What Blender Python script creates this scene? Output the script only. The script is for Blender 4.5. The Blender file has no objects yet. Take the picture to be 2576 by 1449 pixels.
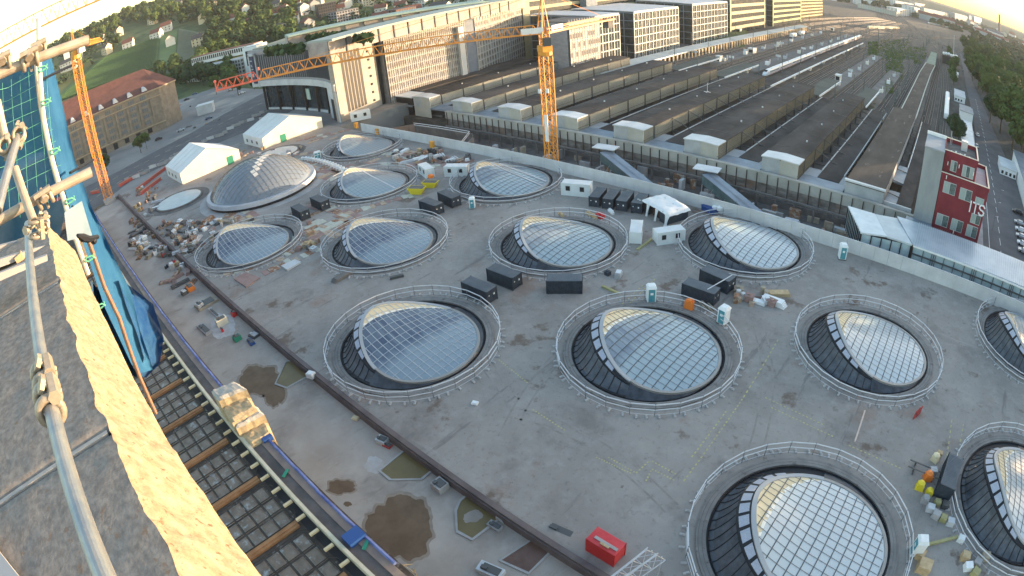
import bpy, bmesh, math, random
from mathutils import Vector, Matrix
import numpy as np
R = math.radians
C = bpy.context.scene.collection
scn = bpy.context.scene
random.seed(7)
# ------------------------------------------------------------------ camera
CAM_Z = 54.0
cam_d = bpy.data.cameras.new('camera'); cam = bpy.data.objects.new('camera', cam_d); C.objects.link(cam)
CM = Matrix(((0.739657, -0.30111, 0.601864), (0.668438, 0.432482, -0.605103), (-0.078093, 0.849878, 0.521161)))
cam.matrix_world = Matrix.Translation((0, 0, CAM_Z)) @ CM.to_4x4()
cam_d.type = 'PANO'
cam_d.sensor_width = 36.0; cam_d.sensor_height = 20.25; cam_d.sensor_fit = 'HORIZONTAL'
cam_d.panorama_type = 'FISHEYE_LENS_POLYNOMIAL'
cam_d.fisheye_fov = R(170)
KP = (0.0, 0.04800222569102074, 0.00014210732329913775, -1.934096424200076e-05, 1.0423201364437838e-06)
SG = -1
(cam_d.fisheye_polynomial_k0, cam_d.fisheye_polynomial_k1, cam_d.fisheye_polynomial_k2,
 cam_d.fisheye_polynomial_k3, cam_d.fisheye_polynomial_k4) = [SG * k for k in KP]
cam_d.clip_start = 0.05; cam_d.clip_end = 20000
scn.camera = cam

def ray(ox, oy):
    """direction of the sight line through a point of the (2576 px wide) photograph"""
    x = (ox - 1288) / 2576 * 36; y = -(oy - 724.5) / 2576 * 36
    r = math.hypot(x, y); th = sum(k * r**i for i, k in enumerate(KP))
    s = math.sin(th) / max(r, 1e-9)
    return CM @ Vector((x * s, y * s, -math.cos(th)))
def G(ox, oy, z=0.0):
    """where that sight line meets the level z"""
    v = ray(ox, oy); t = (z - CAM_Z) / v.z
    return Vector((v.x * t, v.y * t, z))
def PX(ox, oy, X):
    v = ray(ox, oy); t = X / v.x; return Vector((X, v.y * t, CAM_Z + v.z * t))
def PY(ox, oy, Y):
    v = ray(ox, oy); t = Y / v.y; return Vector((v.x * t, Y, CAM_Z + v.z * t))
def PD(ox, oy, dist):
    return Vector((0, 0, CAM_Z)) + ray(ox, oy).normalized() * dist
# ------------------------------------------------------------------ sky, sun, exposure
SUN_AZ = R(33); SUN_EL = R(2.8)          # azimuth measured from +Y towards +X
w = bpy.data.worlds.new('World'); scn.world = w; w.use_nodes = True
nt = w.node_tree; bg = nt.nodes['Background']
sky = nt.nodes.new('ShaderNodeTexSky'); sky.sky_type = 'NISHITA'; sky.sun_disc = False
sky.sun_elevation = SUN_EL; sky.sun_rotation = SUN_AZ; sky.air_density = 0.9; sky.dust_density = 0.9; sky.ozone_density = 1.1
nt.links.new(sky.outputs[0], bg.inputs[0]); bg.inputs[1].default_value = 0.15
sl = bpy.data.lights.new('sun', 'SUN'); sun = bpy.data.objects.new('sun', sl); C.objects.link(sun)
sl.energy = 2.0; sl.angle = R(0.6); sl.color = (1.0, 0.72, 0.45)
sd = Vector((math.sin(SUN_AZ) * math.cos(SUN_EL), math.cos(SUN_AZ) * math.cos(SUN_EL), math.sin(SUN_EL)))
sun.rotation_euler = (-sd).to_track_quat('-Z', 'Y').to_euler(); sun.location = (0, 0, 200)
vs = scn.view_settings; vs.view_transform = 'Standard'; vs.look = 'None'; vs.gamma = 1.0; vs.exposure = 2.95
scn.cycles.use_denoising = True
scn.cycles.max_bounces = 5; scn.cycles.diffuse_bounces = 3; scn.cycles.glossy_bounces = 2
scn.cycles.transparent_max_bounces = 8; scn.cycles.caustics_reflective = False; scn.cycles.caustics_refractive = False

# ------------------------------------------------------------------ materials
MATS = {}
def dirty(m, specs):
    """layer stains over a material: (colour, scale, from, width, strength, stretch)"""
    n = m.node_tree.nodes; l = m.node_tree.links; b = n['Principled BSDF']; src = b.inputs['Base Color'].links[0].from_socket
    g = n.new('ShaderNodeNewGeometry')
    for i, (c, sc, w0, wd, st, an) in enumerate(specs):
        mp = n.new('ShaderNodeMapping'); mp.inputs['Scale'].default_value = (*an, 1); mp.inputs['Location'].default_value = (i * 31.7, i * 17.3, 0); mp.inputs['Rotation'].default_value = (0, 0, i * .5); l.new(g.outputs['Position'], mp.inputs[0])
        t = n.new('ShaderNodeTexNoise'); t.inputs['Scale'].default_value = sc; t.inputs['Detail'].default_value = 9; t.inputs['Roughness'].default_value = .68; l.new(mp.outputs[0], t.inputs['Vector'])
        r = n.new('ShaderNodeMapRange'); r.inputs['From Min'].default_value = w0; r.inputs['From Max'].default_value = w0 + wd; r.inputs['To Max'].default_value = st; l.new(t.outputs['Fac'], r.inputs['Value'])
        x = n.new('ShaderNodeMix'); x.data_type = 'RGBA'; l.new(r.outputs[0], x.inputs[0]); l.new(src, x.inputs[6]); x.inputs[7].default_value = (*c, 1); src = x.outputs[2]
    l.new(src, b.inputs['Base Color'])
def mat(name, c1, c2=None, scale=0.4, rough=0.85, metal=0.0, bump=0.0, bscale=None, c3=None, s3=0.05, w3=0.5,
        lo=0.35, hi=0.65, spec=0.4, aniso=(1, 1, 1), emit=None, coat=0, alpha=1.0, obj=False, detail=5, sharp3=0.08):
    if name in MATS: return MATS[name]
    m = bpy.data.materials.new(name); m.use_nodes = True; n = m.node_tree.nodes; l = m.node_tree.links
    b = n['Principled BSDF']
    b.inputs['Roughness'].default_value = rough; b.inputs['Metallic'].default_value = metal
    b.inputs['Specular IOR Level'].default_value = spec; b.inputs['Coat Weight'].default_value = coat
    if alpha < 1: b.inputs['Alpha'].default_value = alpha
    def col(c): return (c[0], c[1], c[2], 1)
    b.inputs['Base Color'].default_value = col(c1)
    m.diffuse_color = col(c1)
    if c2 or bump or c3:
        if obj: co = n.new('ShaderNodeTexCoord').outputs['Object']
        else: co = n.new('ShaderNodeNewGeometry').outputs['Position']
        mp = n.new('ShaderNodeMapping'); mp.inputs['Scale'].default_value = aniso; l.new(co, mp.inputs[0])
        def noise(sc, dt=detail):
            t = n.new('ShaderNodeTexNoise'); t.inputs['Scale'].default_value = sc; t.inputs['Detail'].default_value = dt
            t.inputs['Roughness'].default_value = 0.6; l.new(mp.outputs[0], t.inputs['Vector']); return t
        last = None
        if c2:
            t = noise(scale); rp = n.new('ShaderNodeValToRGB'); rp.color_ramp.elements[0].position = lo; rp.color_ramp.elements[1].position = hi
            rp.color_ramp.elements[0].color = col(c1); rp.color_ramp.elements[1].color = col(c2)
            l.new(t.outputs['Fac'], rp.inputs[0]); last = rp.outputs[0]
        if c3:
            t = noise(s3, 6); mr = n.new('ShaderNodeMapRange'); mr.inputs['From Min'].default_value = w3; mr.inputs['From Max'].default_value = w3 + sharp3
            l.new(t.outputs['Fac'], mr.inputs['Value']); mx = n.new('ShaderNodeMix'); mx.data_type = 'RGBA'
            l.new(mr.outputs[0], mx.inputs[0]); mx.inputs[6].default_value = col(c1)
            if last: l.new(last, mx.inputs[6])
            mx.inputs[7].default_value = col(c3); last = mx.outputs[2]
        if last: l.new(last, b.inputs['Base Color'])
        if bump:
            t = noise(bscale or scale * 4); bp = n.new('ShaderNodeBump'); bp.inputs['Strength'].default_value = bump
            bp.inputs['Distance'].default_value = 0.3 / (bscale or scale * 4); l.new(t.outputs['Fac'], bp.inputs['Height']); l.new(bp.outputs[0], b.inputs['Normal'])
    if emit:
        b.inputs['Emission Color'].default_value = col(emit); b.inputs['Emission Strength'].default_value = 1.0
    MATS[name] = m; return m

# ------------------------------------------------------------------ mesh builder
class MB:
    def __init__(s): s.v = []; s.f = []; s.m = []; s.g = []
    def add(s, vs, fs, mi=0):
        k = len(s.v); s.g.append((k, len(s.f))); s.v += [tuple(v) for v in vs]; s.f += [tuple(i + k for i in f) for f in fs]; s.m += [mi] * len(fs); return s
    def quad(s, a, b, c, d, mi=0): return s.add([a, b, c, d], [(0, 1, 2, 3)], mi)
    def poly(s, pts, mi=0): return s.add(pts, [tuple(range(len(pts)))], mi)
    def hexa(s, p, mi=0):   # 4 bottom ccw, 4 top
        return s.add(p, [(3, 2, 1, 0), (4, 5, 6, 7), (0, 1, 5, 4), (1, 2, 6, 5), (2, 3, 7, 6), (3, 0, 4, 7)], mi)
    def box(s, x0, x1, y0, y1, z0, z1, mi=0):
        return s.hexa([(x0, y0, z0), (x1, y0, z0), (x1, y1, z0), (x0, y1, z0), (x0, y0, z1), (x1, y0, z1), (x1, y1, z1), (x0, y1, z1)], mi)
    def obox(s, c, sz, rz=0.0, mi=0, top=1.0):   # c = centre of the base
        ca, sa = math.cos(rz), math.sin(rz); P = []
        for z, k in ((0, 1.0), (sz[2], top)):
            for ax, ay in ((-1, -1), (1, -1), (1, 1), (-1, 1)):
                x, y = ax * sz[0] / 2 * k, ay * sz[1] / 2 * k
                P.append((c[0] + ca * x - sa * y, c[1] + sa * x + ca * y, c[2] + z))
        return s.hexa(P, mi)
    def prism(s, pts, z0, z1, mi=0, mtop=None):
        n = len(pts); a = sum(pts[i][0] * pts[(i + 1) % n][1] - pts[(i + 1) % n][0] * pts[i][1] for i in range(n))
        if a < 0: pts = pts[::-1]
        V = [(p[0], p[1], z0) for p in pts] + [(p[0], p[1], z1) for p in pts]
        s.add(V, [(i, (i + 1) % n, n + (i + 1) % n, n + i) for i in range(n)] + [tuple(range(n))[::-1]], mi)
        s.add(V[n:], [tuple(range(n))], mi if mtop is None else mtop); return s
    def tube(s, a, b, r, n=5, mi=0, r2=None):
        a = Vector(a); b = Vector(b); d = (b - a)
        if d.length < 1e-6: return s
        d.normalize(); u = d.orthogonal().normalized(); w_ = d.cross(u); r2 = r if r2 is None else r2; V = []
        for p, q in ((a, r), (b, r2)):
            for i in range(n):
                t = 2 * math.pi * i / n; V.append(p + u * math.cos(t) * q + w_ * math.sin(t) * q)
        return s.add(V, [(i, (i + 1) % n, n + (i + 1) % n, n + i) for i in range(n)] + [tuple(range(n))[::-1], tuple(range(n, 2 * n))], mi)
    def path(s, pts, r, n=8, mi=0):
        pts = [Vector(p) for p in pts]; V = []; u = None; N = len(pts)
        for i, p in enumerate(pts):
            d = (pts[min(i + 1, N - 1)] - pts[max(i - 1, 0)]).normalized()
            u = d.orthogonal().normalized() if u is None else (u - d * u.dot(d)).normalized()
            w_ = d.cross(u); rr = r[i] if isinstance(r, (list, tuple)) else r
            V += [p + u * math.cos(2 * math.pi * k / n) * rr + w_ * math.sin(2 * math.pi * k / n) * rr for k in range(n)]
        F = [(i * n + k, i * n + (k + 1) % n, (i + 1) * n + (k + 1) % n, (i + 1) * n + k) for i in range(N - 1) for k in range(n)]
        return s.add(V, F + [tuple(range(n))[::-1], tuple(range((N - 1) * n, N * n))], mi)
    def cyl(s, x, y, z0, z1, r0, r1=None, n=12, mi=0): return s.tube((x, y, z0), (x, y, z1), r0, n, mi, r1 if r1 is not None else r0)
    def ball(s, c, r, n=8, mi=0, sz=1.0):
        V = []; F = []; m = max(3, n // 2)
        for i in range(m + 1):
            t = math.pi * i / m
            for k in range(n): V.append((c[0] + r * math.sin(t) * math.cos(2 * math.pi * k / n), c[1] + r * math.sin(t) * math.sin(2 * math.pi * k / n), c[2] + r * sz * math.cos(t)))
        for i in range(m):
            for k in range(n): F.append((i * n + k, (i + 1) * n + k, (i + 1) * n + (k + 1) % n, i * n + (k + 1) % n))
        return s.add(V, F, mi)
    def ring(s, r0, r1, z, n=64, mi=0, c=(0, 0)):
        for i in range(n):
            a, b = 2 * math.pi * i / n, 2 * math.pi * (i + 1) / n
            s.quad((c[0] + r0 * math.cos(a), c[1] + r0 * math.sin(a), z), (c[0] + r1 * math.cos(a), c[1] + r1 * math.sin(a), z),
                   (c[0] + r1 * math.cos(b), c[1] + r1 * math.sin(b), z), (c[0] + r0 * math.cos(b), c[1] + r0 * math.sin(b), z), mi)
        return s
    def band(s, r0, z0, r1, z1, n=64, mi=0, c=(0, 0)):
        for i in range(n):
            a, b = 2 * math.pi * i / n, 2 * math.pi * (i + 1) / n
            s.quad((c[0] + r0 * math.cos(a), c[1] + r0 * math.sin(a), z0), (c[0] + r0 * math.cos(b), c[1] + r0 * math.sin(b), z0),
                   (c[0] + r1 * math.cos(b), c[1] + r1 * math.sin(b), z1), (c[0] + r1 * math.cos(a), c[1] + r1 * math.sin(a), z1), mi)
        return s
    def build_each(s, name, mats, parent=None):     # every piece that was added becomes a part of its own
        out = []
        for i, (v0, f0) in enumerate(s.g):
            v1, f1 = s.g[i + 1] if i + 1 < len(s.g) else (len(s.v), len(s.f)); q = MB(); q.v = s.v[v0:v1]; q.f = [tuple(k - v0 for k in f) for f in s.f[f0:f1]]; q.m = s.m[f0:f1]; out.append(q.build(name, mats, parent))
        return out
    def build(s, name, mats, parent=None, smooth=False, base=None, local=False):
        me = bpy.data.meshes.new(name)
        if local: o0 = Vector((0, 0, 0))
        elif parent is not None: o0 = Vector(parent['_loc'])
        elif base is not None: o0 = Vector(base)
        elif s.v:
            xs = [v[0] for v in s.v]; ys = [v[1] for v in s.v]; zs = [v[2] for v in s.v]
            o0 = Vector(((min(xs) + max(xs)) / 2, (min(ys) + max(ys)) / 2, min(zs)))
        else: o0 = Vector((0, 0, 0))
        me.from_pydata([(v[0] - o0.x, v[1] - o0.y, v[2] - o0.z) for v in s.v], [], s.f)
        if not isinstance(mats, (list, tuple)): mats = [mats]
        for m_ in mats: me.materials.append(m_)
        if len(mats) > 1: me.polygons.foreach_set('material_index', s.m)
        if smooth: me.polygons.foreach_set('use_smooth', [True] * len(s.f))
        me.update()
        o = bpy.data.objects.new(name, me); C.objects.link(o)
        o['_loc'] = tuple(o0)
        if parent is not None: o.parent = parent
        else: o.location = o0
        return o
def tag(o, label=None, cat=None, group=None, kind=None):
    if label: o['label'] = label
    if cat: o['category'] = cat
    if group: o['group'] = group
    if kind: o['kind'] = kind
    return o
def thing(name, label, cat, loc=(0, 0, 0), group=None):
    o = bpy.data.objects.new(name, None); C.objects.link(o); o.location = loc; o['_loc'] = tuple(loc)
    o.empty_display_size = 0.3
    return tag(o, label, cat, group)
def dup(root, loc, rz=0.0, label=None, group=None, sc=1.0, szz=None):
    r = root.copy(); C.objects.link(r); r.location = loc; r.rotation_euler = (0, 0, rz)
    r.scale = (sc, sc, sc if szz is None else szz)
    if label: r['label'] = label
    if group: r['group'] = group
    def rec(a, b):
        for ch in a.children:
            c = ch.copy(); C.objects.link(c); c.parent = b; rec(ch, c)
    rec(root, r); return r
def place(root, loc, rz, label, sc=1.0):     # moves the first copy itself
    root.location = loc; root.rotation_euler = (0, 0, rz); root.scale = (sc, sc, sc); root['label'] = label; return root
class Repeater:
    """first call places the original, later calls copy it"""
    def __init__(s, root): s.root = root; s.used = False
    def put(s, loc, rz=0.0, label=None, sc=1.0, group=None):
        if not s.used: s.used = True; r = place(s.root, loc, rz, label or s.root.get('label'), sc); 
        else: r = dup(s.root, loc, rz, label, group, sc)
        if group: r['group'] = group
        return r
def struct(o): o['kind'] = 'structure'; return o
# ------------------------------------------------------------------ shared materials
asph = mat('plaza_concrete', (.235, .217, .205), (.32, .298, .282), scale=.07, rough=.9, bump=.25, bscale=2.2, c3=(.15, .118, .098), s3=.13, w3=.60, sharp3=.05)
dirty(asph, [((.36, .345, .33), .4, .50, .22, .6, (1, 1)), ((.155, .14, .135), .09, .54, .1, .55, (1, 1)), ((.12, .105, .10), 1.3, .55, .18, .6, (1, 1)), ((.22, .13, .09), .055, .57, .1, .6, (1, 1)), ((.14, .13, .13), .35, .60, .06, .6, (1, .12)), ((.36, .34, .33), .3, .62, .05, .4, (.12, 1)), ((.16, .13, .115), .45, .64, .03, .8, (1, 1))])
sand = mat('site_ground', (.33, .29, .26), (.43, .39, .36), scale=.12, rough=.95, bump=.25, bscale=1.5, c3=(.19, .165, .15), s3=.07, w3=.55, sharp3=.2)
road_m = mat('asphalt', (.085, .085, .095), (.125, .122, .13), scale=.15, rough=.85)
dirty(sand, [((.46, .44, .42), .4, .55, .2, .5, (1, 1)), ((.19, .165, .15), .7, .57, .15, .6, (1, .3)), ((.33, .22, .17), .12, .6, .1, .4, (1, 1))])
ballast = mat('ballast', (.055, .053, .050), (.10, .095, .088), scale=.22, rough=.97, bump=.4, bscale=4, aniso=(1, .25, 1))
earth = mat('dry_ground', (.14, .13, .105), (.22, .2, .17), scale=.05, rough=.97)
conc = mat('concrete', (.30, .30, .31), (.40, .39, .39), scale=.3, rough=.85)
conc_l = mat('pale_concrete', (.47, .48, .50), (.58, .59, .61), scale=.25, rough=.8)
conc_d = mat('dark_concrete', (.10, .095, .095), (.17, .16, .155), scale=.3, rough=.9)
dark = mat('dark_metal', (.018, .024, .034), (.055, .065, .085), scale=.9, rough=.42, spec=.5)
black = mat('black_gap', (.012, .014, .02), rough=.6)
steel = mat('galvanised_steel', (.50, .52, .55), (.62, .64, .68), scale=2, rough=.45, metal=.35)
steel_d = mat('dark_steel', (.10, .105, .11), rough=.55, metal=.3)
white = mat('white_paint', (.72, .74, .76), (.80, .82, .83), scale=1.5, rough=.5)
alu = mat('pale_aluminium', (.60, .62, .65), rough=.35, metal=.4)
rust = mat('rusty_steel', (.22, .10, .06), (.33, .2, .13), scale=1.2, rough=.85, c3=(.42, .38, .33), s3=.8, w3=.52)
wood = mat('raw_timber', (.42, .30, .17), (.55, .42, .26), scale=1.5, rough=.8, aniso=(1, 1, 4))
wood_g = mat('weathered_timber', (.26, .22, .17), (.38, .33, .26), scale=1, rough=.85)
yel = mat('crane_yellow', (.62, .27, .035), (.74, .34, .05), scale=1, rough=.45)
orange = mat('signal_orange', (.75, .20, .03), rough=.5)
red = mat('red_paint', (.55, .03, .035), (.62, .045, .045), scale=1, rough=.45)
green_p = mat('green_paint', (.02, .22, .14), rough=.5)
blue_p = mat('blue_plastic', (.02, .07, .24), rough=.5)
yel_p = mat('yellow_paint', (.70, .55, .03), rough=.5)
grass = mat('grass', (.045, .075, .022), (.09, .13, .04), scale=.1, rough=.95)

# ------------------------------------------------------------------ ground sheets
PLZ_Y0, PLZ_Y1 = 26.2, 112.5
PILE_Y = 144.5
TR = -5.0          # level of the tracks
m = MB(); m.add([(-9000, -2500, -9), (9000, -2500, -9), (9000, 14000, -9), (-9000, 14000, -9)], [(0, 1, 2, 3)])
m.build('ground', earth, base=(0, 0, -9))['kind'] = 'structure'
m = MB(); m.prism([(-232, PLZ_Y0), (62, PLZ_Y0), (62, PLZ_Y1), (-232, PLZ_Y1)], -8.5, 0.0)
# openings for the eyes are covered by their own wells: cut the top as a sheet with holes below
PLAZA = m.build('plaza', asph); PLAZA['kind'] = 'structure'
m = MB(); m.box(-560, -232, -120, 150, -8.6, -.05); m.box(-232, -199, 112.5, 150, -8.6, -.05)
struct(m.build('street_ground', mat('street_ground', (.17, .17, .175), (.27, .265, .26), scale=.035, rough=.9, c3=(.36, .33, .29), s3=.03, w3=.56, sharp3=.1)))
m = MB(); m.box(-560, 40, -120, 25.9, -8.7, -1.0)
# ------- site strip at the foot of the plaza
struct(m.build('site_ground', sand))
m = MB(); m.box(-232, 62, 25.9, 26.6, -1.2, .55); m.box(-232, 62, 25.7, 25.9, -1.1, .2)
tag(struct(m.build('kerb', mat('kerb_dark', (.095, .075, .08), (.16, .13, .13), scale=.3, rough=.8))))

# ------------------------------------------------------------------ glass eyes
def rimh(a): return .5 + 4.2 * ((1 + math.cos(a - R(205))) / 2) ** 2.8
def rimr(a): return 9.7 + 1.0 * max(0., math.cos(a + R(12))) ** 1.5 - 2.9 * ((1 + math.cos(a - R(205))) / 2) ** 1.5
NA = 96
_h = np.array([rimh(2 * math.pi * i / NA) for i in range(NA)]); _F = np.fft.rfft(_h) / NA
def gz(x, y):
    a = math.atan2(y, x); r = math.hypot(x, y) / rimr(a); r = min(r, 1)
    z = _F[0].real
    for k in range(1, 7): z += 2 * (_F[k] * complex(math.cos(k * a), math.sin(k * a))).real * r ** k
    return z + .45 * (1 - r * r)
def rin(a):
    d = abs((math.degrees(a) - 165 + 180) % 360 - 180)
    return rimr(a) - .12 - (2.3 * math.cos(R(d * 90 / 66)) ** .75 if d < 66 else 0)
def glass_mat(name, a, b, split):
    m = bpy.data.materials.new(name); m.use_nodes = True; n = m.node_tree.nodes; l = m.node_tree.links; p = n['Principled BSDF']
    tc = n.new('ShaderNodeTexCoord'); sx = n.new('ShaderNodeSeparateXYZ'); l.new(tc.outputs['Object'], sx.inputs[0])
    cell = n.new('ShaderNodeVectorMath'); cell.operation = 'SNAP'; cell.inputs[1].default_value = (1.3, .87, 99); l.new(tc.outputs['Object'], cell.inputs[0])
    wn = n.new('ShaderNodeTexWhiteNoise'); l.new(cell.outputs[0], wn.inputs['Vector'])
    mr = n.new('ShaderNodeMapRange'); mr.inputs['From Min'].default_value = split - 1.2; mr.inputs['From Max'].default_value = split + 1.2  # dark to pale ramp over the panes: sky reflection painted into their colour
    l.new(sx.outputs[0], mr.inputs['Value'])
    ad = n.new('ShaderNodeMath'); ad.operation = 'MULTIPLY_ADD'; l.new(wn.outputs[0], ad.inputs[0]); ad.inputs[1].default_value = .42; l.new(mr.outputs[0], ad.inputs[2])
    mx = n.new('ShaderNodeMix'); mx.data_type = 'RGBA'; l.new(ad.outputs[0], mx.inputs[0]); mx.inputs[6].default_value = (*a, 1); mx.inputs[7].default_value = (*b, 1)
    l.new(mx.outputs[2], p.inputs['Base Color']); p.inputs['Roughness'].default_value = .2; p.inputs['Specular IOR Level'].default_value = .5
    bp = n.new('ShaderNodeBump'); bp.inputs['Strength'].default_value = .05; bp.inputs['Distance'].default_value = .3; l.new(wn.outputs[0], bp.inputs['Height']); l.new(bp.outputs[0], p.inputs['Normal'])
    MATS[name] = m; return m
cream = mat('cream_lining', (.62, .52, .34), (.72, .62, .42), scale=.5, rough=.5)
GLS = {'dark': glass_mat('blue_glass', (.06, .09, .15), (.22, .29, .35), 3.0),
       'pale': glass_mat('pale_sky_glass', (.34, .40, .44), (.50, .55, .58), -9),
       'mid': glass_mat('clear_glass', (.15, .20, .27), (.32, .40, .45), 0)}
bar_l = mat('white_bar', (.42, .46, .51), rough=.5); bar_d = mat('grey_bar', (.10, .11, .12), rough=.5)
louv = mat('vent_louvre', (.34, .36, .44), (.44, .46, .54), scale=6, rough=.4)
def make_eye(kind):
    t = thing('glass_eye', 'x', 'skylight')
    m = MB(); m.ring(11.35, 12.5, .28, 96); m.band(12.5, -.02, 12.5, .28, 96); m.band(11.35, .28, 11.3, -.9, 96)
    m.build('kerb', mat('eye_kerb', (.17, .165, .165), (.25, .24, .235), scale=.5, rough=.85, c3=(.12, .11, .105), s3=.9, w3=.58), t)
    m = MB()
    for r_ in (11.75, 12.2): m.ring(r_, r_ + .07, .285, 96)
    m.build('kerb_groove', conc_d, t)
    m = MB(); m.ring(7.0, 11.32, -.55 if False else .02, 96); m.band(11.0, .03, 11.05, .2, 96); m.build('gutter', black, t)
    # glass and lining
    g = MB(); ln = MB(); NR = 12
    for i in range(NA):
        a, b = 2 * math.pi * i / NA, 2 * math.pi * (i + 1) / NA
        ra, rb = rin(a), rin(b)
        for j in range(NR):
            q = [(j / NR * ra, a), ((j + 1) / NR * ra, a), ((j + 1) / NR * rb, b), (j / NR * rb, b)]
            P = [(r * math.cos(c), r * math.sin(c)) for r, c in q]
            if j == 0: g.add([(x, y, gz(x, y)) for x, y in (P[0], P[1], P[2])], [(0, 1, 2)])
            else: g.add([(x, y, gz(x, y)) for x, y in P], [(0, 1, 2, 3)])
        for j in range(3):
            s0 = j / 3; s1 = (j + 1) / 3; Ra, Rb = rimr(a) - .1, rimr(b) - .1
            q = [(ra + (Ra - ra) * s0, a), (ra + (Ra - ra) * s1, a), (rb + (Rb - rb) * s1, b), (rb + (Rb - rb) * s0, b)]
            if Ra - ra < .05 and Rb - rb < .05: continue
            ln.add([(r * math.cos(c), r * math.sin(c), gz(r * math.cos(c), r * math.sin(c)) - .02) for r, c in q], [(0, 1, 2, 3)])
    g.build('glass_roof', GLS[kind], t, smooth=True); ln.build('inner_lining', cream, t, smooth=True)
    # white edge band between lining and glass
    e = MB()
    for i in range(NA):
        a, b = 2 * math.pi * i / NA, 2 * math.pi * (i + 1) / NA
        if rimr(a) - rin(a) < .4: continue
        for sgn in (0,):
            P = []
            for r_, c in ((rin(a) - .05, a), (rin(a) + .4, a), (rin(b) + .4, b), (rin(b) - .05, b)):
                r_ = min(r_, rimr(c) - .15); P.append((r_ * math.cos(c), r_ * math.sin(c), gz(r_ * math.cos(c), r_ * math.sin(c)) + .03))
            if i % 4 != 3: e.add(P, [(0, 1, 2, 3)])
    e.build('inner_edge', mat('cream_white', (.78, .76, .70), rough=.5), t)
    # glazing bars
    bx = MB(); by = MB()
    def strip(mb, pts, wd, ax, h):
        for p, q in zip(pts[:-1], pts[1:]):
            d = (0, wd / 2) if ax == 'x' else (wd / 2, 0)
            mb.add([(p[0] - d[0], p[1] - d[1], p[2] + h), (p[0] + d[0], p[1] + d[1], p[2] + h), (q[0] + d[0], q[1] + d[1], q[2] + h), (q[0] - d[0], q[1] - d[1], q[2] + h)], [(0, 1, 2, 3)])
    def run(ax, c):
        pts = []; s = -11.0
        while s <= 11.0:
            x, y = (s, c) if ax == 'x' else (c, s)
            if math.hypot(x, y) < rimr(math.atan2(y, x)) - .05: pts.append((x, y, gz(x, y)))
            elif len(pts) > 1: break
            s += .4
        return pts
    k = -9.1
    while k < 10.6:
        strip(by, run('y', k), .12 if kind != 'dark' else .11, 'y', .06); k += 1.3
    k = -9.57
    while k < 10.2:
        strip(bx, run('x', k), .12 if kind == 'dark' else .085, 'x', .05); k += 1.1
    by.build('cross_bars', bar_d if kind != 'dark' else mat('mid_bar', (.42, .46, .5), rough=.5), t); bx.build('glazing_bars', bar_l if kind == 'dark' else mat('soft_bar', (.13, .15, .17), rough=.5), t)
    # rim, arch
    rm = MB(); ar = MB(); cl = MB(); vf = MB(); sk = MB(); seam = MB()
    A0, A1 = R(98), R(284)
    for i in range(NA):
        a, b = 2 * math.pi * i / NA, 2 * math.pi * (i + 1) / NA
        def P(c, dr, dz): r_ = rimr(c) + dr; return (r_ * math.cos(c), r_ * math.sin(c), rimh(c) + dz)
        tgt = ar if A0 < (a + b) / 2 < A1 else rm
        wd = .42 if tgt is ar else .3
        tgt.quad(P(a, -.12, .1), P(a, wd, .08), P(b, wd, .08), P(b, -.12, .1)); tgt.quad(P(a, wd, .08), P(a, wd, -.3), P(b, wd, -.3), P(b, wd, .08)); tgt.quad(P(a, -.12, -.05), P(a, -.12, .1), P(b, -.12, .1), P(b, -.12, -.05))
        if A0 < (a + b) / 2 < A1:
            def V(c, s):   # vent band then cladding
                hh = rimh(c); u = max(0., math.sin((c - A0) / (A1 - A0) * math.pi)); r0 = rimr(c) + .4; w1 = .25 + 1.25 * u; z1 = hh - .3 - .75 * u
                if s == 0: return (r0, hh - .15)
                if s == 1: return (r0 + w1, z1)
                r1 = r0 + w1; t_ = (s - 1) / 4.0; r = r1 + (11.1 - r1) * t_; z = .12 + (z1 - .12) * (1 - t_) ** 1.35
                return (r, z - .15 * (1 if s > 1 else 0))
            def W(c, s, dz=0): r, z = V(c, s); return (r * math.cos(c), r * math.sin(c), z + dz)
            vf.quad(W(a, 0), W(a, 1), W(b, 1), W(b, 0)); vf.quad(W(a, 1), W(a, 1, -.45), W(b, 1, -.45), W(b, 1))
            for s in range(1, 5): cl.quad(W(a, s, -.25), W(a, s + 1, 0 if s == 4 else -.25 + .0), W(b, s + 1, 0 if s == 4 else -.25), W(b, s, -.25))
            if i % 2 == 0:
                for s in range(1, 5):
                    p, q = Vector(W(a, s, -.2)), Vector(W(a, s + 1, .05 if s == 4 else -.2)); seam.tube(p, q, .07, 4)
        else:
            sk.quad(P(a, .3, -.25), (10.95 * math.cos(a), 10.95 * math.sin(a), .05), (10.95 * math.cos(b), 10.95 * math.sin(b), .05), P(b, .3, -.25))
    rm.build('rim', conc_d if False else mat('rim_metal', (.32, .31, .30), rough=.5, metal=.3), t); ar.build('arch_beam', mat('arch_grey', (.36, .38, .41), rough=.5), t)
    vf.build('vent_frame', black, t); cl.build('roof_cladding', mat('cladding_navy', (.040, .050, .066), (.085, .10, .125), scale=.8, rough=.45), t); seam.build('cladding_seams', black, t); sk.build('dark_skirt', dark, t)
    # louvre panels
    n = 11
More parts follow.
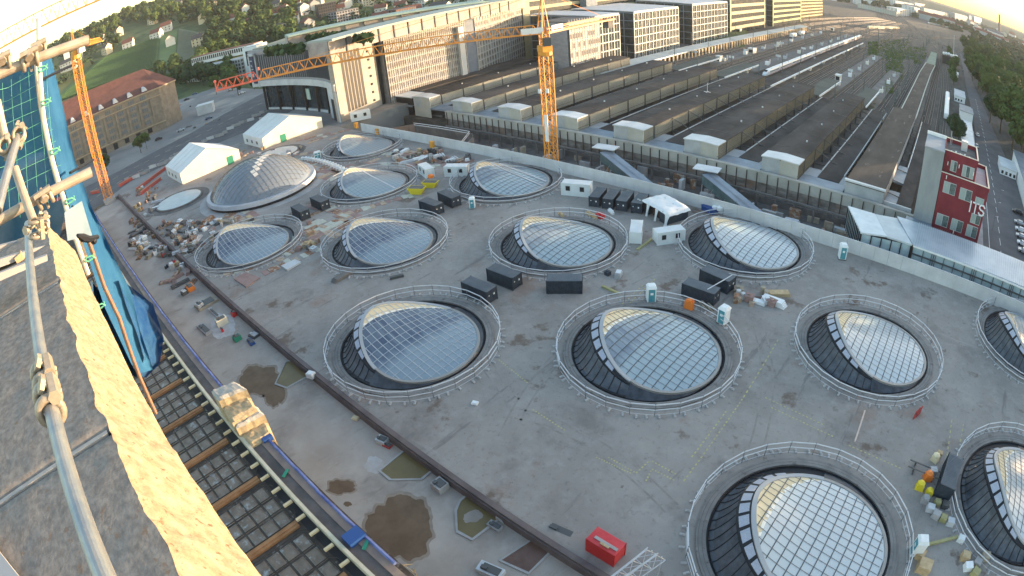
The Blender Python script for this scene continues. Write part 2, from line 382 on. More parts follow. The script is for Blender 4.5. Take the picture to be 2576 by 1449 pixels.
    for k in range(n):
        c0 = A0 + R(30) + (A1 - A0 - R(46)) * (k + .12) / n; c1 = A0 + R(30) + (A1 - A0 - R(46)) * (k + .88) / n; mb = MB()
        for q in range(3):
            ca = c0 + (c1 - c0) * q / 3; cb = c0 + (c1 - c0) * (q + 1) / 3
            def V2(c, s):
                hh = rimh(c); u = max(0., math.sin((c - A0) / (A1 - A0) * math.pi)); r0 = rimr(c) + .4; w1 = .25 + 1.25 * u; z1 = hh - .3 - .75 * u
                r = r0 + w1 * s; z = hh - .15 + (z1 - hh + .15) * s + .06; return (r * math.cos(c), r * math.sin(c), z)
            mb.quad(V2(ca, .14), V2(ca, .84), V2(cb, .84), V2(cb, .14))
        mb.build('louvre_panel', louv, t)
    return t
def make_fence(nseg=26, r=13.7):
    t = thing('guard_fence', 'x', 'fence'); pts = [(r * math.cos(2 * math.pi * i / nseg), r * math.sin(2 * math.pi * i / nseg)) for i in range(nseg)]
    for nm, z, rr in (('top_rail', 2.0, .08), ('middle_rail', 1.1, .07), ('bottom_rail', .25, .025)):
        m = MB()
        for i in range(nseg):
            p, q = pts[i], pts[(i + 1) % nseg]; m.tube((p[0], p[1], z), (q[0], q[1], z), rr, 4)
        m.build(nm, mat('fence_white', (.60, .61, .64), rough=.5), t)
    pm = MB(); pm.tube((0, 0, 0), (0, 0, 2.15), .06, 5); pm = pm.build('post', mat('post_grey', (.17, .18, .20), rough=.5), t, base=None)
    f = MB(); f.box(-.34, .34, -.14, .14, 0, .2); f.box(-.1, .1, -.08, .08, .2, .3); fo = f.build('foot', mat('foot_grey', (.36, .36, .37), (.46, .46, .47), scale=.4), t)
    first = True
    jr = random.Random(2)
    for i, p in enumerate(pts):
        a = 2 * math.pi * i / nseg
        if first: o = pm
        else: o = pm.copy(); C.objects.link(o); o.parent = t
        o.location = (p[0], p[1], 0); o.rotation_euler = (0, 0, a)
        for d in (-.075, .055):
            if first and d < 0: q = fo
            else: q = fo.copy(); C.objects.link(q); q.parent = t
            e_ = jr.uniform(-.03, .03); rr_ = r + jr.uniform(.15, .4); q.location = (rr_ * math.cos(a + d + e_), rr_ * math.sin(a + d + e_), 0); q.rotation_euler = (0, 0, a + jr.uniform(-.3, .3))
        first = False
    return t
EYES = [('a', -126.3, 40.8, 1.0, 'dark', 'round glass skylight nearest the site strip, beside the cluttered end of the plaza'),
        ('b', -96.9, 60.4, 1.02, 'dark', 'round glass skylight with dark panes between the rusty plates and the front dark container'),
        ('e', -64.4, 41.4, 1.04, 'dark', 'large glass skylight with dark blue panes beside the long plaza kerb'),
        ('c', -65.8, 80.2, 1.01, 'mid', 'glass skylight with pale panes beside the tilted white cabins'),
        ('f', -33.6, 61.2, 1.02, 'mid', 'large glass skylight between two portable toilets and the yellow lane marks'),
        ('d', -34.6, 101.2, 1.03, 'pale', 'glass skylight with white panes close under the grey wall beside the sheeted tent'),
        ('g', -3.4, 81.4, .97, 'pale', 'glass skylight with a bright yellow lit lining and white panes'),
        ('i', -.6, 41.9, 1.0, 'pale', 'very large glass skylight at the bottom edge of the picture'),
        ('j', 29.0, 61.5, 1.02, 'pale', 'cut off glass skylight beside the dark container and stacked pallets'),
        ('h', 29.5, 102.3, 1.0, 'pale', 'small part of a skylight at the picture edge under the grey wall'),
        ('m', -97.8, 99.6, 1.05, 'mid', 'glass skylight crossed by two pale strips beside the white cabin and grey wall'),
        ('l', -129.8, 79.6, .98, 'mid', 'glass skylight crossed by one pale strip beside the yellow skips'),
        ('k', -162.2, 99.4, .98, 'mid', 'far glass skylight reflecting the warm facade beside the white tent')]
FL = dict(a='the skylight nearest the cluttered end', b='the skylight beside the rusty plates', e='the dark blue skylight near the long kerb', c='the skylight beside the tilted white cabins', f='the skylight with two portable toilets', d='the skylight close under the grey wall', g='the skylight with bright yellow lining', i='the biggest skylight at the bottom edge', j='the cut off skylight by the pallets', h='the skylight at the picture edge', m='the skylight with two pale strips', l='the skylight with one pale strip', k='the farthest skylight by the white tent')
rep = {}
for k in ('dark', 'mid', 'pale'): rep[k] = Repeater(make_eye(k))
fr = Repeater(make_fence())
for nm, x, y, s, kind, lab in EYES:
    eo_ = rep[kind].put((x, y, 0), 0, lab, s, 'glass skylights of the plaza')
    for c_ in {'m': (1.8, 4.4), 'l': (1.6,)}.get(nm, ()):
        q_ = MB(); P_ = [(v * .5, c_) for v in range(-20, 21) if math.hypot(v * .5, c_) < rimr(math.atan2(c_, v * .5)) - .3]
        for a_, b_ in zip(P_[:-1], P_[1:]): q_.add([(a_[0], c_ - .24, gz(*a_) + .12), (a_[0], c_ + .24, gz(*a_) + .12), (b_[0], c_ + .24, gz(*b_) + .12), (b_[0], c_ - .24, gz(*b_) + .12)], [(3, 2, 1, 0)])
        q_.build('pale_strip', conc_l, eo_, local=True)
    fr.put((x + .15, y - .1, 0), R(5 * x % 14), 'ring fence round ' + FL[nm], s * (.99 if s > 1 else 1), 'guard fences round the skylights')
# ------------------------------------------------------------------ station: trench, roofs, tracks
def Z(x, y, z, X0, Y0, W_):      # a point read in an enlarged crop of the photograph, on level z
    s = 1932.0 / W_; return G((X0 + x / s) * .67083, (Y0 + y / s) * .67083, z)
m = MB(); m.box(-460, 420, PILE_Y + .3, 5200, -8.8, TR)
struct(m.build('track_field', ballast))
felt = mat('roof_felt', (.055, .050, .049), (.10, .091, .087), scale=.12, rough=.95, spec=.1, c3=(.12, .105, .095), s3=.35, w3=.62, sharp3=.15, aniso=(1, .5, 1), bump=.2, bscale=3)
felt2 = mat('roof_felt_grey', (.07, .08, .072), (.10, .115, .10), scale=.1, rough=.93)
zinc = mat('zinc_sheet', (.17, .21, .26), (.25, .30, .36), scale=.2, rough=.5, metal=.2)
fas = mat('cream_cladding', (.70, .68, .60), (.82, .80, .72), scale=.25, rough=.7, aniso=(1, 1, .3))
fas_r = mat('cladding_rib', (.16, .145, .11), rough=.7)
capm = mat('pale_roof_sheet', (.50, .53, .56), (.66, .68, .70), scale=.2, rough=.45)
gab = mat('gable_panel', (.34, .36, .38), (.44, .46, .48), scale=.3, rough=.7)
mast_m = mat('mast_grey', (.11, .13, .125), rough=.7)
# grey wall along the plaza
t = thing('site_wall', 'long pale grey panel wall standing between plaza and trench', 'wall', (-80, 112.6, 0))
x = -182.0; k = 0; pan = None
while x < 30:
    if pan is None:
        mb = MB(); mb.box(-1.58, 1.58, -.09, .09, 0, 2.95); mb.box(-1.58, 1.58, -.14, .14, 2.95, 3.05); pan = mb.build('panel', conc_l, t, local=True); o = pan
    else: o = pan.copy(); C.objects.link(o); o.parent = t
    o.location = (x + 1.6 + 80, 0, 0); x += 3.2
# retaining wall
t = thing('retaining_wall', 'tall retaining wall of dark posts and lagging under a pale parapet', 'wall', (-90, 144.5, -9))
mb = MB(); mb.box(-171, 6, 144.6, 145.2, -9, -.2); mb.build('lagging', mat('lagging', (.12, .10, .088), (.26, .24, .225), scale=.35, rough=.95, aniso=(1, 1, 2.2), c3=(.24, .15, .11), s3=.12, w3=.56), t)
mb = MB(); mb.box(-171, 6, 143.2, 144.5, -9, -6.4); mb.build('footing', conc_d, t)
mb = MB(); mb.box(-171, 6, 144.25, 145.4, -2.9, -.15); mb.box(-171, 6, 144.15, 145.5, -.15, .1); mb.build('parapet', mat('parapet', (.33, .32, .29), (.44, .43, .40), scale=.2, rough=.8), t)
bm_ = MB(); bm_.box(-.11, .11, -.3, 0, -9, 0.0); bm0 = None
x = -170
while x < 4:
    if bm0 is None: o = bm0 = bm_.build('steel_post', mat('pile_dark', (.045, .04, .04), (.09, .07, .06), scale=.6, rough=.8), t, local=True)
    else: o = bm0.copy(); C.objects.link(o); o.parent = t
    o.location = (x + 90, -.15 + (144.4 - 144.5), 9 - .3); x += 3.05
# trench details
mb = MB(); mb.box(-168, 10, 128, 143.4, -9.0, -8.2); struct(mb.build('trench_path', conc_d))
mb = MB()
for i in range(30): mb.box(-165 + i * 5.4, -164.5 + i * 5.4, 139.5, 140.0, -8.2, -4.2)
mb.box(-166, -2, 139.4, 140.1, -4.3, -3.8)
tag(mb.build('shoring', conc_d), 'row of stubby concrete props in the trench below the retaining wall', 'shoring')
rr = random.Random(15); tp_ = thing('trench_works', 'scaffold frames, blocks and boards standing on the trench floor', 'site works', (-80, 136, -8.2))
for k in range(70):
    x, y = rr.uniform(-135, -5), rr.uniform(129, 142); a = MB(); a.obox((x, y, -8.2), (rr.uniform(.8, 4), rr.uniform(.4, 1.4), rr.uniform(.4, 3.2)), rr.choice((0, .1, 1.57))); a.build('block', rr.choice((conc_l, conc, rust, wood_g, steel, conc_d)), tp_)
t = thing('sheet_pile_wall', 'brown sheet pile wall closing the trench beside the white trailer', 'wall', (-176, 118, -6))
mb = MB(); mb.prism([(-178.5, 113.5), (-178, 113.3), (-168.5, 127.5), (-169, 127.7)], -8.9, -.3); mb.build('sheets', mat('brown_sheet', (.19, .13, .10), (.27, .2, .16), scale=.5, rough=.9), t)
mb = MB(); mb.prism([(-169, 127.5), (-168.6, 127), (-140, 128.5), (-140, 129)], -8.9, -.8); mb.prism([(-140, 128.5), (-139.6, 129), (-133, 116), (-133.4, 115.8)], -8.9, -2); mb.build('inner_wall', conc_d, t)
mb = MB(); mb.path([(-169, 127, .3), (-155, 128, .2), (-141, 128.5, 0), (-134, 117, -.4)], .12, 5); mb.path([(-169, 127, -.4), (-155, 128, -.5), (-141, 128.5, -.7), (-134, 117, -1)], .12, 5); mb.build('handrail', steel, t)
# covered stairs across the trench
def covered_stair(p0, p1, lab):
    a = Vector(p0); b = Vector(p1); t = thing('covered_stair', lab, 'covered stair', (a.x, a.y, -9), 'covered stairs down from the station')
    d = (b - a); n = Vector((-d.y, d.x, 0)).normalized() * 1.9; up = Vector((0, 0, .18))
    mb = MB(); P = [a - n, b - n, b + n, a + n]; mb.hexa([p for p in P] + [p + up + (Vector((0, 0, .0))) for p in P]); mb.quad(a - n * .08 + up * 2, b - n * .08 + up * 2, b + n * .08 + up * 2, a + n * .08 + up * 2)
    mb.build('roof', zinc, t)
    mb = MB(); h = Vector((0, 0, -2.6))
    for s in (-1, 1): mb.quad(a + n * s * .95, b + n * s * .95, b + n * s * .95 + h, a + n * s * .95 + h)
    mb.build('side_panels', mat('teal_panel', (.06, .11, .12), (.12, .18, .19), scale=.4, rough=.4), t)
    mb = MB(); q = a - d.normalized() * 3.4
    u = Vector((.98, .2, 0)); v = Vector((-.2, .98, 0)); c = a - d.normalized() * 1.2 + Vector((0, 1.2, .5))
    mb.obox((c.x, c.y, c.z), (7.0, 4.2, .25), R(8)); mb.build('landing_canopy', capm, t)
    mb = MB()
    for i in range(7):
        p = a + d * (i / 6)
        for s in (-1, 1): mb.tube(p + n * s * .9 - Vector((0, 0, .1)), Vector((p.x, p.y, -9)) + n * s * .9, .09, 4)
    for i in range(6):
        p = a + d * (i / 6); q = a + d * ((i + 1) / 6); mb.tube(Vector((p.x, p.y, -8.5)) - n, q - n - Vector((0, 0, 1.5)), .06, 4)
    mb.build('scaffold_legs', steel, t)
covered_stair((-90.5, 133.8, -.3), (-60.5, 118.5, -4.2), 'covered stair with blue grey roof nearer the yellow crane')
covered_stair((-58.5, 134.5, -.3), (-31, 118.5, -4.2), 'covered stair with blue grey roof nearer the white trench pavilion')

# raised halls
HX = [-183.6, -159.2, -134.8, -110.4, -86.0, -61.6, -37.5]
HLAB = ['raised hall roof farthest left, beside the scaffolded office block', 'raised hall roof second from the scaffolded office block', 'third raised hall roof from the office block, passing behind the crane mast',
        'raised hall roof right behind the crane, with sun glints on its cladding', 'raised hall roof with a small mast standing on the felt', 'raised hall roof with diagonal struts, second left of the red building side', 'raised hall roof with pale stained felt nearest the flat brown roof']
Y0H = 147.5; Y1H = 260.0
def hall(Rx, lab, w=10.5, z0=-.9, z1=3.4, wall=True):
    t = thing('hall_roof', lab, 'station roof', (Rx - w / 2, 150, -5), 'raised roofs of the train shed')
    L = Rx - w; mid = Rx - w / 2
    mb = MB(); mb.hexa([(L - .3, 153.2, z1), (mid, 153.2, z1 + .35), (mid, Y1H, z1 + .35), (L - .3, Y1H, z1), (L - .3, 153.2, z1 + .25), (mid, 153.2, z1 + .6), (mid, Y1H, z1 + .6), (L - .3, Y1H, z1 + .25)])
    mb.hexa([(mid, 153.2, z1 + .35), (Rx + .3, 153.2, z1), (Rx + .3, Y1H, z1), (mid, Y1H, z1 + .35), (mid, 153.2, z1 + .6), (Rx + .3, 153.2, z1 + .25), (Rx + .3, Y1H, z1 + .25), (mid, Y1H, z1 + .6)])
    mb.build('roof', felt, t)
    mb = MB(); yy = 160.0
    while yy < Y1H: mb.hexa([(L - .3, yy, z1 + .2), (mid, yy, z1 + .55), (mid, yy + .22, z1 + .55), (L - .3, yy + .22, z1 + .2), (L - .3, yy, z1 + .3), (mid, yy, z1 + .65), (mid, yy + .22, z1 + .65), (L - .3, yy + .22, z1 + .3)]); mb.hexa([(mid, yy, z1 + .55), (Rx + .3, yy, z1 + .2), (Rx + .3, yy + .22, z1 + .2), (mid, yy + .22, z1 + .55), (mid, yy, z1 + .65), (Rx + .3, yy, z1 + .3), (Rx + .3, yy + .22, z1 + .3), (mid, yy + .22, z1 + .65)]); yy += 6.1 + 6.1 * ((int(yy) + int(-Rx)) % 3)
    mb.build('roof_seams', mat('seam_dark', (.03, .027, .026), (.16, .15, .14), scale=.3), t)
    for q_ in range(4): v_ = MB(); v_.cyl(Rx - 2.5 - (q_ * 37 + int(-Rx)) % 6, 168 + q_ * 24 + int(-Rx) % 9, z1 + .1, z1 + 1.0, .3, n=6); v_.build('roof_vent', capm, t)
    mb = MB(); mb.hexa([(L - .3, Y0H - .3, z1), (mid, Y0H - .3, z1 + .35), (mid, 153.1, z1 + .35), (L - .3, 153.1, z1), (L - .3, Y0H - .3, z1 + .3), (mid, Y0H - .3, z1 + .65), (mid, 153.1, z1 + .65), (L - .3, 153.1, z1 + .3)])
    mb.hexa([(mid, Y0H - .3, z1 + .35), (Rx + .3, Y0H - .3, z1), (Rx + .3, 153.1, z1), (mid, 153.1, z1 + .35), (mid, Y0H - .3, z1 + .65), (Rx + .3, Y0H - .3, z1 + .3), (Rx + .3, 153.1, z1 + .3), (mid, 153.1, z1 + .65)])
    mb.build('end_roof', capm, t)
    mb = MB(); mb.add([(L, Y0H, z0 + .3), (mid - .1, Y0H, z0 + .3), (mid - .1, Y0H, z1 + .3), (L, Y0H, z1)], [(0, 1, 2, 3)]); mb.add([(mid + .1, Y0H, z0 + .3), (Rx, Y0H, z0 + .3), (Rx, Y0H, z1), (mid + .1, Y0H, z1 + .3)], [(0, 1, 2, 3)], 1)
    mb.box(L, Rx, Y0H + .05, Y0H + .2, -4.9, z1 - .1, 1)
    mb.build('gable', [gab, mat('gable_cream', (.40, .39, .35), (.47, .46, .42), scale=.3)], t)
    for X, s in ((Rx, 1), (L, -1)):
        mb = MB(); mb.box(min(X, X - s * .2), max(X, X - s * .2), Y0H + .2, Y1H, z0, z1); mb.build('cladding', fas, t)
    mb = MB(); y = Y0H + .5
    while y < Y1H: mb.box(Rx, Rx + .12, y, y + .24, z0 + .1, z1 - .1); y += .62
    mb.box(Rx, Rx + .14, Y0H, Y1H, z0 + 1.0, z0 + 1.12)
    mb.build('cladding_ribs', fas_r, t)
    y = 154.0; p0 = None
    while y < Y1H + 2:
        if p0 is None:
            q = MB(); q.box(-.2, .35, -.2, .2, -3.6, 4.2); q.tube((.2, 0, -.5), (4.3, 0, -.4), .16, 4); o = p0 = q.build('frame_post', steel_d, t, local=True)
        else: o = p0.copy(); C.objects.link(o); o.parent = t
        o.location = (Rx - (Rx - w / 2), y - 150, 5 - .2 - .5); y += 12.2
    return t
HT = [hall(x, l) for x, l in zip(HX, HLAB)]
t_ = thing('end_box', 'dark low box with white roof left of the first raised hall', 'building', (-200, 150, -5)); mb = MB(); mb.box(-207, -195.5, 148, 156, -5, 2.6); mb.build('wall', black, t_); mb = MB(); mb.box(-207.3, -195.2, 147.7, 156.3, 2.6, 3.0); mb.build('roof', white, t_)
mb = MB(); mb.box(-212, -200.5, 157, 235, -.8, 3.4); tag(mb.build('first_hall_roof', felt), 'dark roof strip at the foot of the scaffolded slab', 'station roof')
t8 = thing('flat_roof', 'broad flat brown roof between the raised halls and the red building', 'station roof', (-18, 150, -5))
mb = MB(); mb.hexa([(-23.8, 147.2, 2.6), (-12.6, 147.2, 2.6), (-12.2, 262, 2.6), (-23.2, 262, 2.6), (-23.8, 147.2, 3.0), (-12.6, 147.2, 3.0), (-12.2, 262, 3.0), (-23.2, 262, 3.0)]); mb.build('roof', mat('roof_felt_brown', (.055, .045, .04), (.10, .083, .073), scale=.15, rough=.93, aniso=(1, .3, 1), c3=(.2, .17, .15), s3=.5, w3=.62), t8)
mb = MB(); mb.box(-24.0, -12.3, 146.9, 148.0, 2.9, 3.35); mb.build('eaves', capm, t8)
mb = MB(); mb.box(-23.7, -12.7, 147.4, 147.7, -4.9, 2.5); mb.box(-12.8, -12.5, 147.7, 262, -.6, 2.5); mb.box(-23.6, -23.3, 147.7, 262, -.6, 2.5); mb.build('walls', gab, t8)
mb = MB()
for i in range(9): mb.tube((-12.5, 156 + i * 12, 0), (-8.8, 156 + i * 12, -.4), .15, 4); mb.box(-12.9, -12.5, 155.8 + i * 12, 156.2 + i * 12, -5, 2.6)
mb.build_each('frame_post', steel_d, t8)
# lower roofs in between
def low_roof(x0, x1, lab, front=True, plain=False, y1=259.0):
    t = thing('lower_roof', lab, 'station roof', ((x0 + x1) / 2, 150, -5), 'lower roofs between the raised halls'); z = -.75
    mb = MB(); mb.hexa([(x0, 147.3, z), (x1, 147.3, z), (x1, 153.0, z), (x0, 153.0, z), (x0, 147.3, z + .2), (x1, 147.3, z + .2), (x1, 153.0, z + .2), (x0, 153.0, z + .2)]); mb.box(x0, x1, 146.9, 147.4, z - .35, z + .1); mb.build('zinc_roof', zinc, t)
    c0, c1 = x0 + 4.1, x0 + 10.6
    mb = MB(); mb.box(x0, c0 + .8, 153.1, 160 if not plain else 158, z, z + .22); mb.box(c1, x1, 153.1, 160, z, z + .22); mb.build_each('pale_panel', mat('pale_roof_panel', (.27, .30, .33), (.34, .37, .40), scale=.2, rough=.6), t)
    mb = MB(); mb.box(c0, c1, 153.2, y1, z + .05, z + .32); mb.build('felt_roof', felt, t)
    mb = MB(); mb.box(c0 - .35, c0, 160, y1, z, z + .5); mb.box(c1, c1 + .35, 160, y1, z, z + .5); mb.build_each('gutter', mat('gutter_pale', (.46, .46, .45), (.56, .56, .55), scale=.5), t)
    mb = MB(); y = 166
    while y < y1: mb.tube((x0, y, -.9), (c0, y, -.8), .14, 4); mb.tube((c1, y, -.9), (x1, y, -.8), .14, 4); mb.box(c0 + 3, c0 + 3.4, y, y + .4, -5, z); y += 12.2
    mb.build_each('cross_beam', steel_d, t)
    return t
for i, X in enumerate(HX):
    x1 = HX[i + 1] - 10.5 if i < 6 else -23.8
    low_roof(X + .4, x1 - .4, ['low grey and brown roof in the gap beside the scaffolded block', 'low roof gap between the second and third raised halls', 'low roof gap left of the crane mast', 'low roof gap right of the crane mast', 'low roof gap crossed by struts behind the first covered stair', 'low roof gap with diagonal struts behind the second covered stair', 'low brown roof strip with open sides beside the flat brown roof'][i])
low_roof(-214, -195, 'low roof at the foot of the scaffolded block')
mb = MB(); mb.box(-12.4, -8.6, 150, 170, -.9, -.6); mb.box(-9, -4.6, 150, 262, -.85, -.5)
tg = thing('platform_canopy', 'narrow weathered canopy with a pale panel left of the red building', 'station roof', (-8, 150, -5))
a = MB(); a.box(-9, -4.6, 150, 262, -.85, -.5); a.build('roof', felt, tg); a = MB(); a.box(-12.4, -9.0, 168, 186, -.85, -.45); a.box(-12.4, -9.0, 150, 160, -.9, -.5); a.build_each('pale_panel', zinc, tg); a = MB(); a.box(-12.6, -4.4, 149.4, 150, -1.3, -.3); a.box(-9.3, -9, 186, 262, -.9, -.3); a.build_each('gutter', capm, tg)
a = MB(); a.box(-12.4, -4.8, 150.2, 150.5, -4.9, -1.3)
for i in range(9): a.box(-7, -6.7, 155 + i * 12, 155.3 + i * 12, -5, -.8)
a.build_each('support', steel_d, tg)
# diagonal struts
st = None
for X in HX[4:]:
    for k in range(7):
        y = 166 + k * 12.2
        a = MB(); a.tube((X + .2, y, 3.3), (X + 6.2, y + 2.5, -.3), .14, 5); a.tube((X + 5.4, y + 2.5, -.35), (X + 7.2, y + 2.5, -.3), .1, 4)
        h = HT[HX.index(X)]; a.build('diagonal_strut', steel_d, h)
# small roof mast
a = MB(); p = Z(1245, 440, 3.9, 2240, 200, 640); a.tube((p.x, p.y, 3.8), (p.x, p.y, 7.6), .12, 5); a.box(p.x - 1.4, p.x + 1.4, p.y - .2, p.y + .2, 3.8, 4.1); a.box(p.x - .2, p.x + .2, p.y - 1.2, p.y + 1.2, 3.8, 4.1)
tag(a.build('roof_mast', steel), 'small pale mast on a cross foot standing on the brown roof', 'mast')

# canopies over the far platforms
def canopy(xr, w, y0, y1, lab, z=-.7, felt_=None, wide=.5):
    t = thing('platform_canopy', lab, 'station roof', (xr - w / 2, y0, TR), 'canopies over the open platforms')
    a = MB(); a.box(xr - w, xr - wide, y0, y1, z, z + .25); a.build('roof', felt_ or felt2, t)
    a = MB(); a.box(xr - wide, xr, y0, y1, z - .35, z + .4); a.build('edge_fascia', white, t)
    a = MB(); y = y0 + 2
    while y < y1: a.box(xr - w * .5 - .15, xr - w * .5 + .15, y, y + .3, -5, z); y += 9
    a.build_each('support', steel_d, t); return t
canopy(-131.6, 8.5, 262, 315, 'short green canopy behind the third raised hall'); canopy(-106.8, 8.8, 262, 312, 'short green canopy behind the sunlit raised hall')
canopy(-156.3, 8.5, 262, 322, 'short green canopy behind the second raised hall')
canopy(-82.6, 7.4, 261, 545, 'very long dark canopy with a bright edge beside the white express train', felt_=felt, wide=.7)
canopy(-58.8, 8.6, 261, 312, 'short canopy with a white box at its far end'); canopy(-36.3, 8.4, 261, 311, 'short green canopy near the weedy tracks')
t = thing('platform_canopy', 'long narrow brown canopy turning green at its far end', 'station roof', (-17, 280, TR), 'canopies over the open platforms')
P_ = [(-20.9, 264), (-20.8, 355), (-20.6, 440), (-18.9, 512)]; Q_ = [(-12.6, 264), (-12.6, 355), (-12, 440), (-10.2, 512)]
a = MB()
for i in range(3): a.hexa([(*P_[i], -.7), (*Q_[i], -.7), (*Q_[i + 1], -.7), (*P_[i + 1], -.7), (*P_[i], -.4), (*Q_[i], -.4), (*Q_[i + 1], -.4), (*P_[i + 1], -.4)])
a.build('roof', MATS['roof_felt_brown'], t)
a = MB(); a.hexa([(-18.9, 512.2, -.7), (-10.2, 512.2, -.7), (-11.5, 640, -.7), (-18.2, 640, -.7), (-18.9, 512.2, -.4), (-10.2, 512.2, -.4), (-11.5, 640, -.4), (-18.2, 640, -.4)]); a.build('green_roof', mat('moss_roof', (.17, .22, .17), (.23, .28, .22), scale=.08), t)
a = MB()
for i in range(3):
    for A_ in (P_, Q_): a.tube((*A_[i], -.35), (*A_[i + 1], -.35), .38, 4)
a.build('edge_fascia', mat('fascia_cream', (.52, .52, .46)), t)
# platforms and tracks
pm_ = mat('platform_paving', (.12, .118, .118), (.18, .175, .17), scale=.15, rough=.9)
plat = []
for i, X in enumerate([-208] + HX):
    y1 = [330, 420, 520, 590, 640, 560, 500, 430][i]
    a = MB(); a.box(X - 6.5, X + 3.4, 150, y1, TR, -4.15); a.box(X - 6.5, X - 6.0, 150, y1, -4.15, -4.09); a.box(X + 2.9, X + 3.4, 150, y1, -4.15, -4.09)
    struct(a.build('platform_path', pm_))
a = MB(); a.box(-22, -11, 150, 600, TR, -4.15); struct(a.build('platform_path', pm_))
rail_m = mat('rail_steel', (.24, .20, .18), (.36, .33, .30), scale=.5, rough=.65, metal=.1)
bed = mat('track_bed', (.040, .034, .030), (.075, .065, .058), scale=.6, rough=.97)
def track(pts, lab='rusty brown railway track running away between the platforms'):
    t = thing('railway_track', lab, 'track', (pts[0][0], pts[0][1], TR), 'railway tracks of the terminus')
    for s in (-.75, .75):
        a = MB()
        for p, q in zip(pts[:-1], pts[1:]):
            d = Vector((q[0] - p[0], q[1] - p[1], 0)); L = d.length; d.normalize(); n = Vector((-d.y, d.x, 0)) * s; w2 = Vector((-d.y, d.x, 0)) * .07
            A_ = Vector((p[0], p[1], TR + .05)) + n; B_ = Vector((q[0], q[1], TR + .05)) + n
            a.hexa([A_ - w2, A_ + w2, B_ + w2, B_ - w2] + [v + Vector((0, 0, .16)) for v in (A_ - w2, A_ + w2, B_ + w2, B_ - w2)])
        a.build('rail', rail_m, t)
    a = MB()
    for p, q in zip(pts[:-1], pts[1:]):
        d = Vector((q[0] - p[0], q[1] - p[1], 0)).normalized(); n = Vector((-d.y, d.x, 0)) * 1.35
        A_ = Vector((p[0], p[1], TR + .03)); B_ = Vector((q[0], q[1], TR + .03)); a.quad(A_ - n, B_ - n, B_ + n, A_ + n)
    a.build('sleeper_bed', bed, t)
for i, X in enumerate([-208] + HX):
    for dx in (5.8, 10.4, 15.0):
        x = X + dx
        if x > -24: continue
        b = (-100 - x) * .25
        track([(x, 150), (x, 560), (x + b * .25, 720), (x + b * .9, 900), (x + b * 2.2, 1150), (x + b * 2.8 - 60, 1500)])
track([(-9.5, 262), (-9.3, 400), (-8.0, 520), (-8.8, 654), (-14, 760), (-30, 900), (-70, 1150)]); track([(-6, 150), (-6, 330), (-6.6, 520), (-6, 700), (-9, 900), (-30, 1200)])
track([(-24.3, 262), (-24.5, 400), (-23, 500), (-21.3, 620), (-24, 800), (-50, 1100)]); track([(2.0, 240), (2.6, 400), (1, 520), (-3, 650), (-8, 900)]); track([(-1.8, 230), (-1.5, 400), (-3, 560), (-6, 700)])
# throat tracks sweeping across
for k in range(6):
    track([(-400, 830 + k * 22), (-250, 860 + k * 18), (-120, 870 + k * 14), (-10, 840 + k * 10), (120, 770 + k * 7), (300, 640 + k * 5)], 'track sweeping sideways beyond the station throat')
# trains
def train(pts_n, x, y0, y1, lab, mats_, w=2.9, h=3.9, L=26.4, nose=True, group='trains'):
    t = thing('train', lab, 'train', (x, y0, TR), group); y = y0; n = max(1, round((y1 - y0) / L)); L = (y1 - y0) / n
    for i in range(n):
        a = MB(); z0, z1 = TR + .95, TR + h; b = y + .3; e = y + L - .3; X0, X1 = x - w / 2, x + w / 2
        sec = [(X0, z0), (X1, z0), (X1, z1 - .9), (X1 - .35, z1 - .25), (x, z1), (X0 + .35, z1 - .25), (X0, z1 - .9)]
        ends = [(b, 1.0), (e, 1.0)]
        if nose and i == 0: ends = [(b, .25), (b + 2, .62), (b + 5, .9), (b + 7.5, 1.0), (e, 1.0)]
        if nose and i == n - 1: ends = [(b, 1.0), (e - 7, 1.0), (e - 4, .85), (e, .35)]
        V = []; 
        for yy, s in ends: V += [(x + (px - x) * (.55 + .45 * s), yy, z0 + (pz - z0) * s) for px, pz in sec]
        F = [(j * 7 + q, j * 7 + (q + 1) % 7, (j + 1) * 7 + (q + 1) % 7, (j + 1) * 7 + q) for j in range(len(ends) - 1) for q in range(7)] + [tuple(range(7))[::-1], tuple(range((len(ends) - 1) * 7, len(ends) * 7))]
        a.add(V, F); car = a.build('carriage', mats_[0], t)
        a = MB()
        for s in (-1, 1):
            yy = b + (7 if nose and i == 0 else 1.2)
            while yy < e - (7 if nose and i == n - 1 else 2): a.box(x + s * (w / 2 + .005) - .01, x + s * (w / 2 + .005) + .01, yy, yy + 1.3, TR + 2.1, TR + 2.85); yy += 1.9
        if nose and i == 0: a.add([(x - .8, b + 2.2, TR + 2.95), (x + .8, b + 2.2, TR + 2.95), (x + .95, b + 4.2, TR + 3.7), (x - .95, b + 4.2, TR + 3.7)], [(0, 1, 2, 3)])
        a.build('window_band', black, car, base=None) if False else a.build('window_band', black, t)
        a = MB(); a.box(X0 - .012, X1 + .012, b + (6 if nose and i == 0 else 0), e - (7 if nose and i == n - 1 else 0), TR + 1.35, TR + 1.55); a.build('stripe', mats_[1], t)
        a = MB()
        for yy in (b + 3.2, e - 3.2):
            for s in (-1, 1):
                for q in (-1.2, 1.2): a.tube((x + s * .75 - .06, yy + q, TR + .65), (x + s * .75 + .06, yy + q, TR + .65), .46, 10)
            a.box(x - 1, x + 1, yy - 1.9, yy + 1.9, TR + .5, TR + .9)
        a.build_each('bogie', steel_d, t)
        y += L
    return t
train(0, -100.2, 301, 640, 'long white express train with pointed nose at a far platform', (white, red))
train(0, 2.6, 306, 386, 'short white train standing behind the red building', (white, orange), nose=False)
cream_t = mat('train_cream', (.70, .62, .42), (.78, .7, .5), scale=.5)
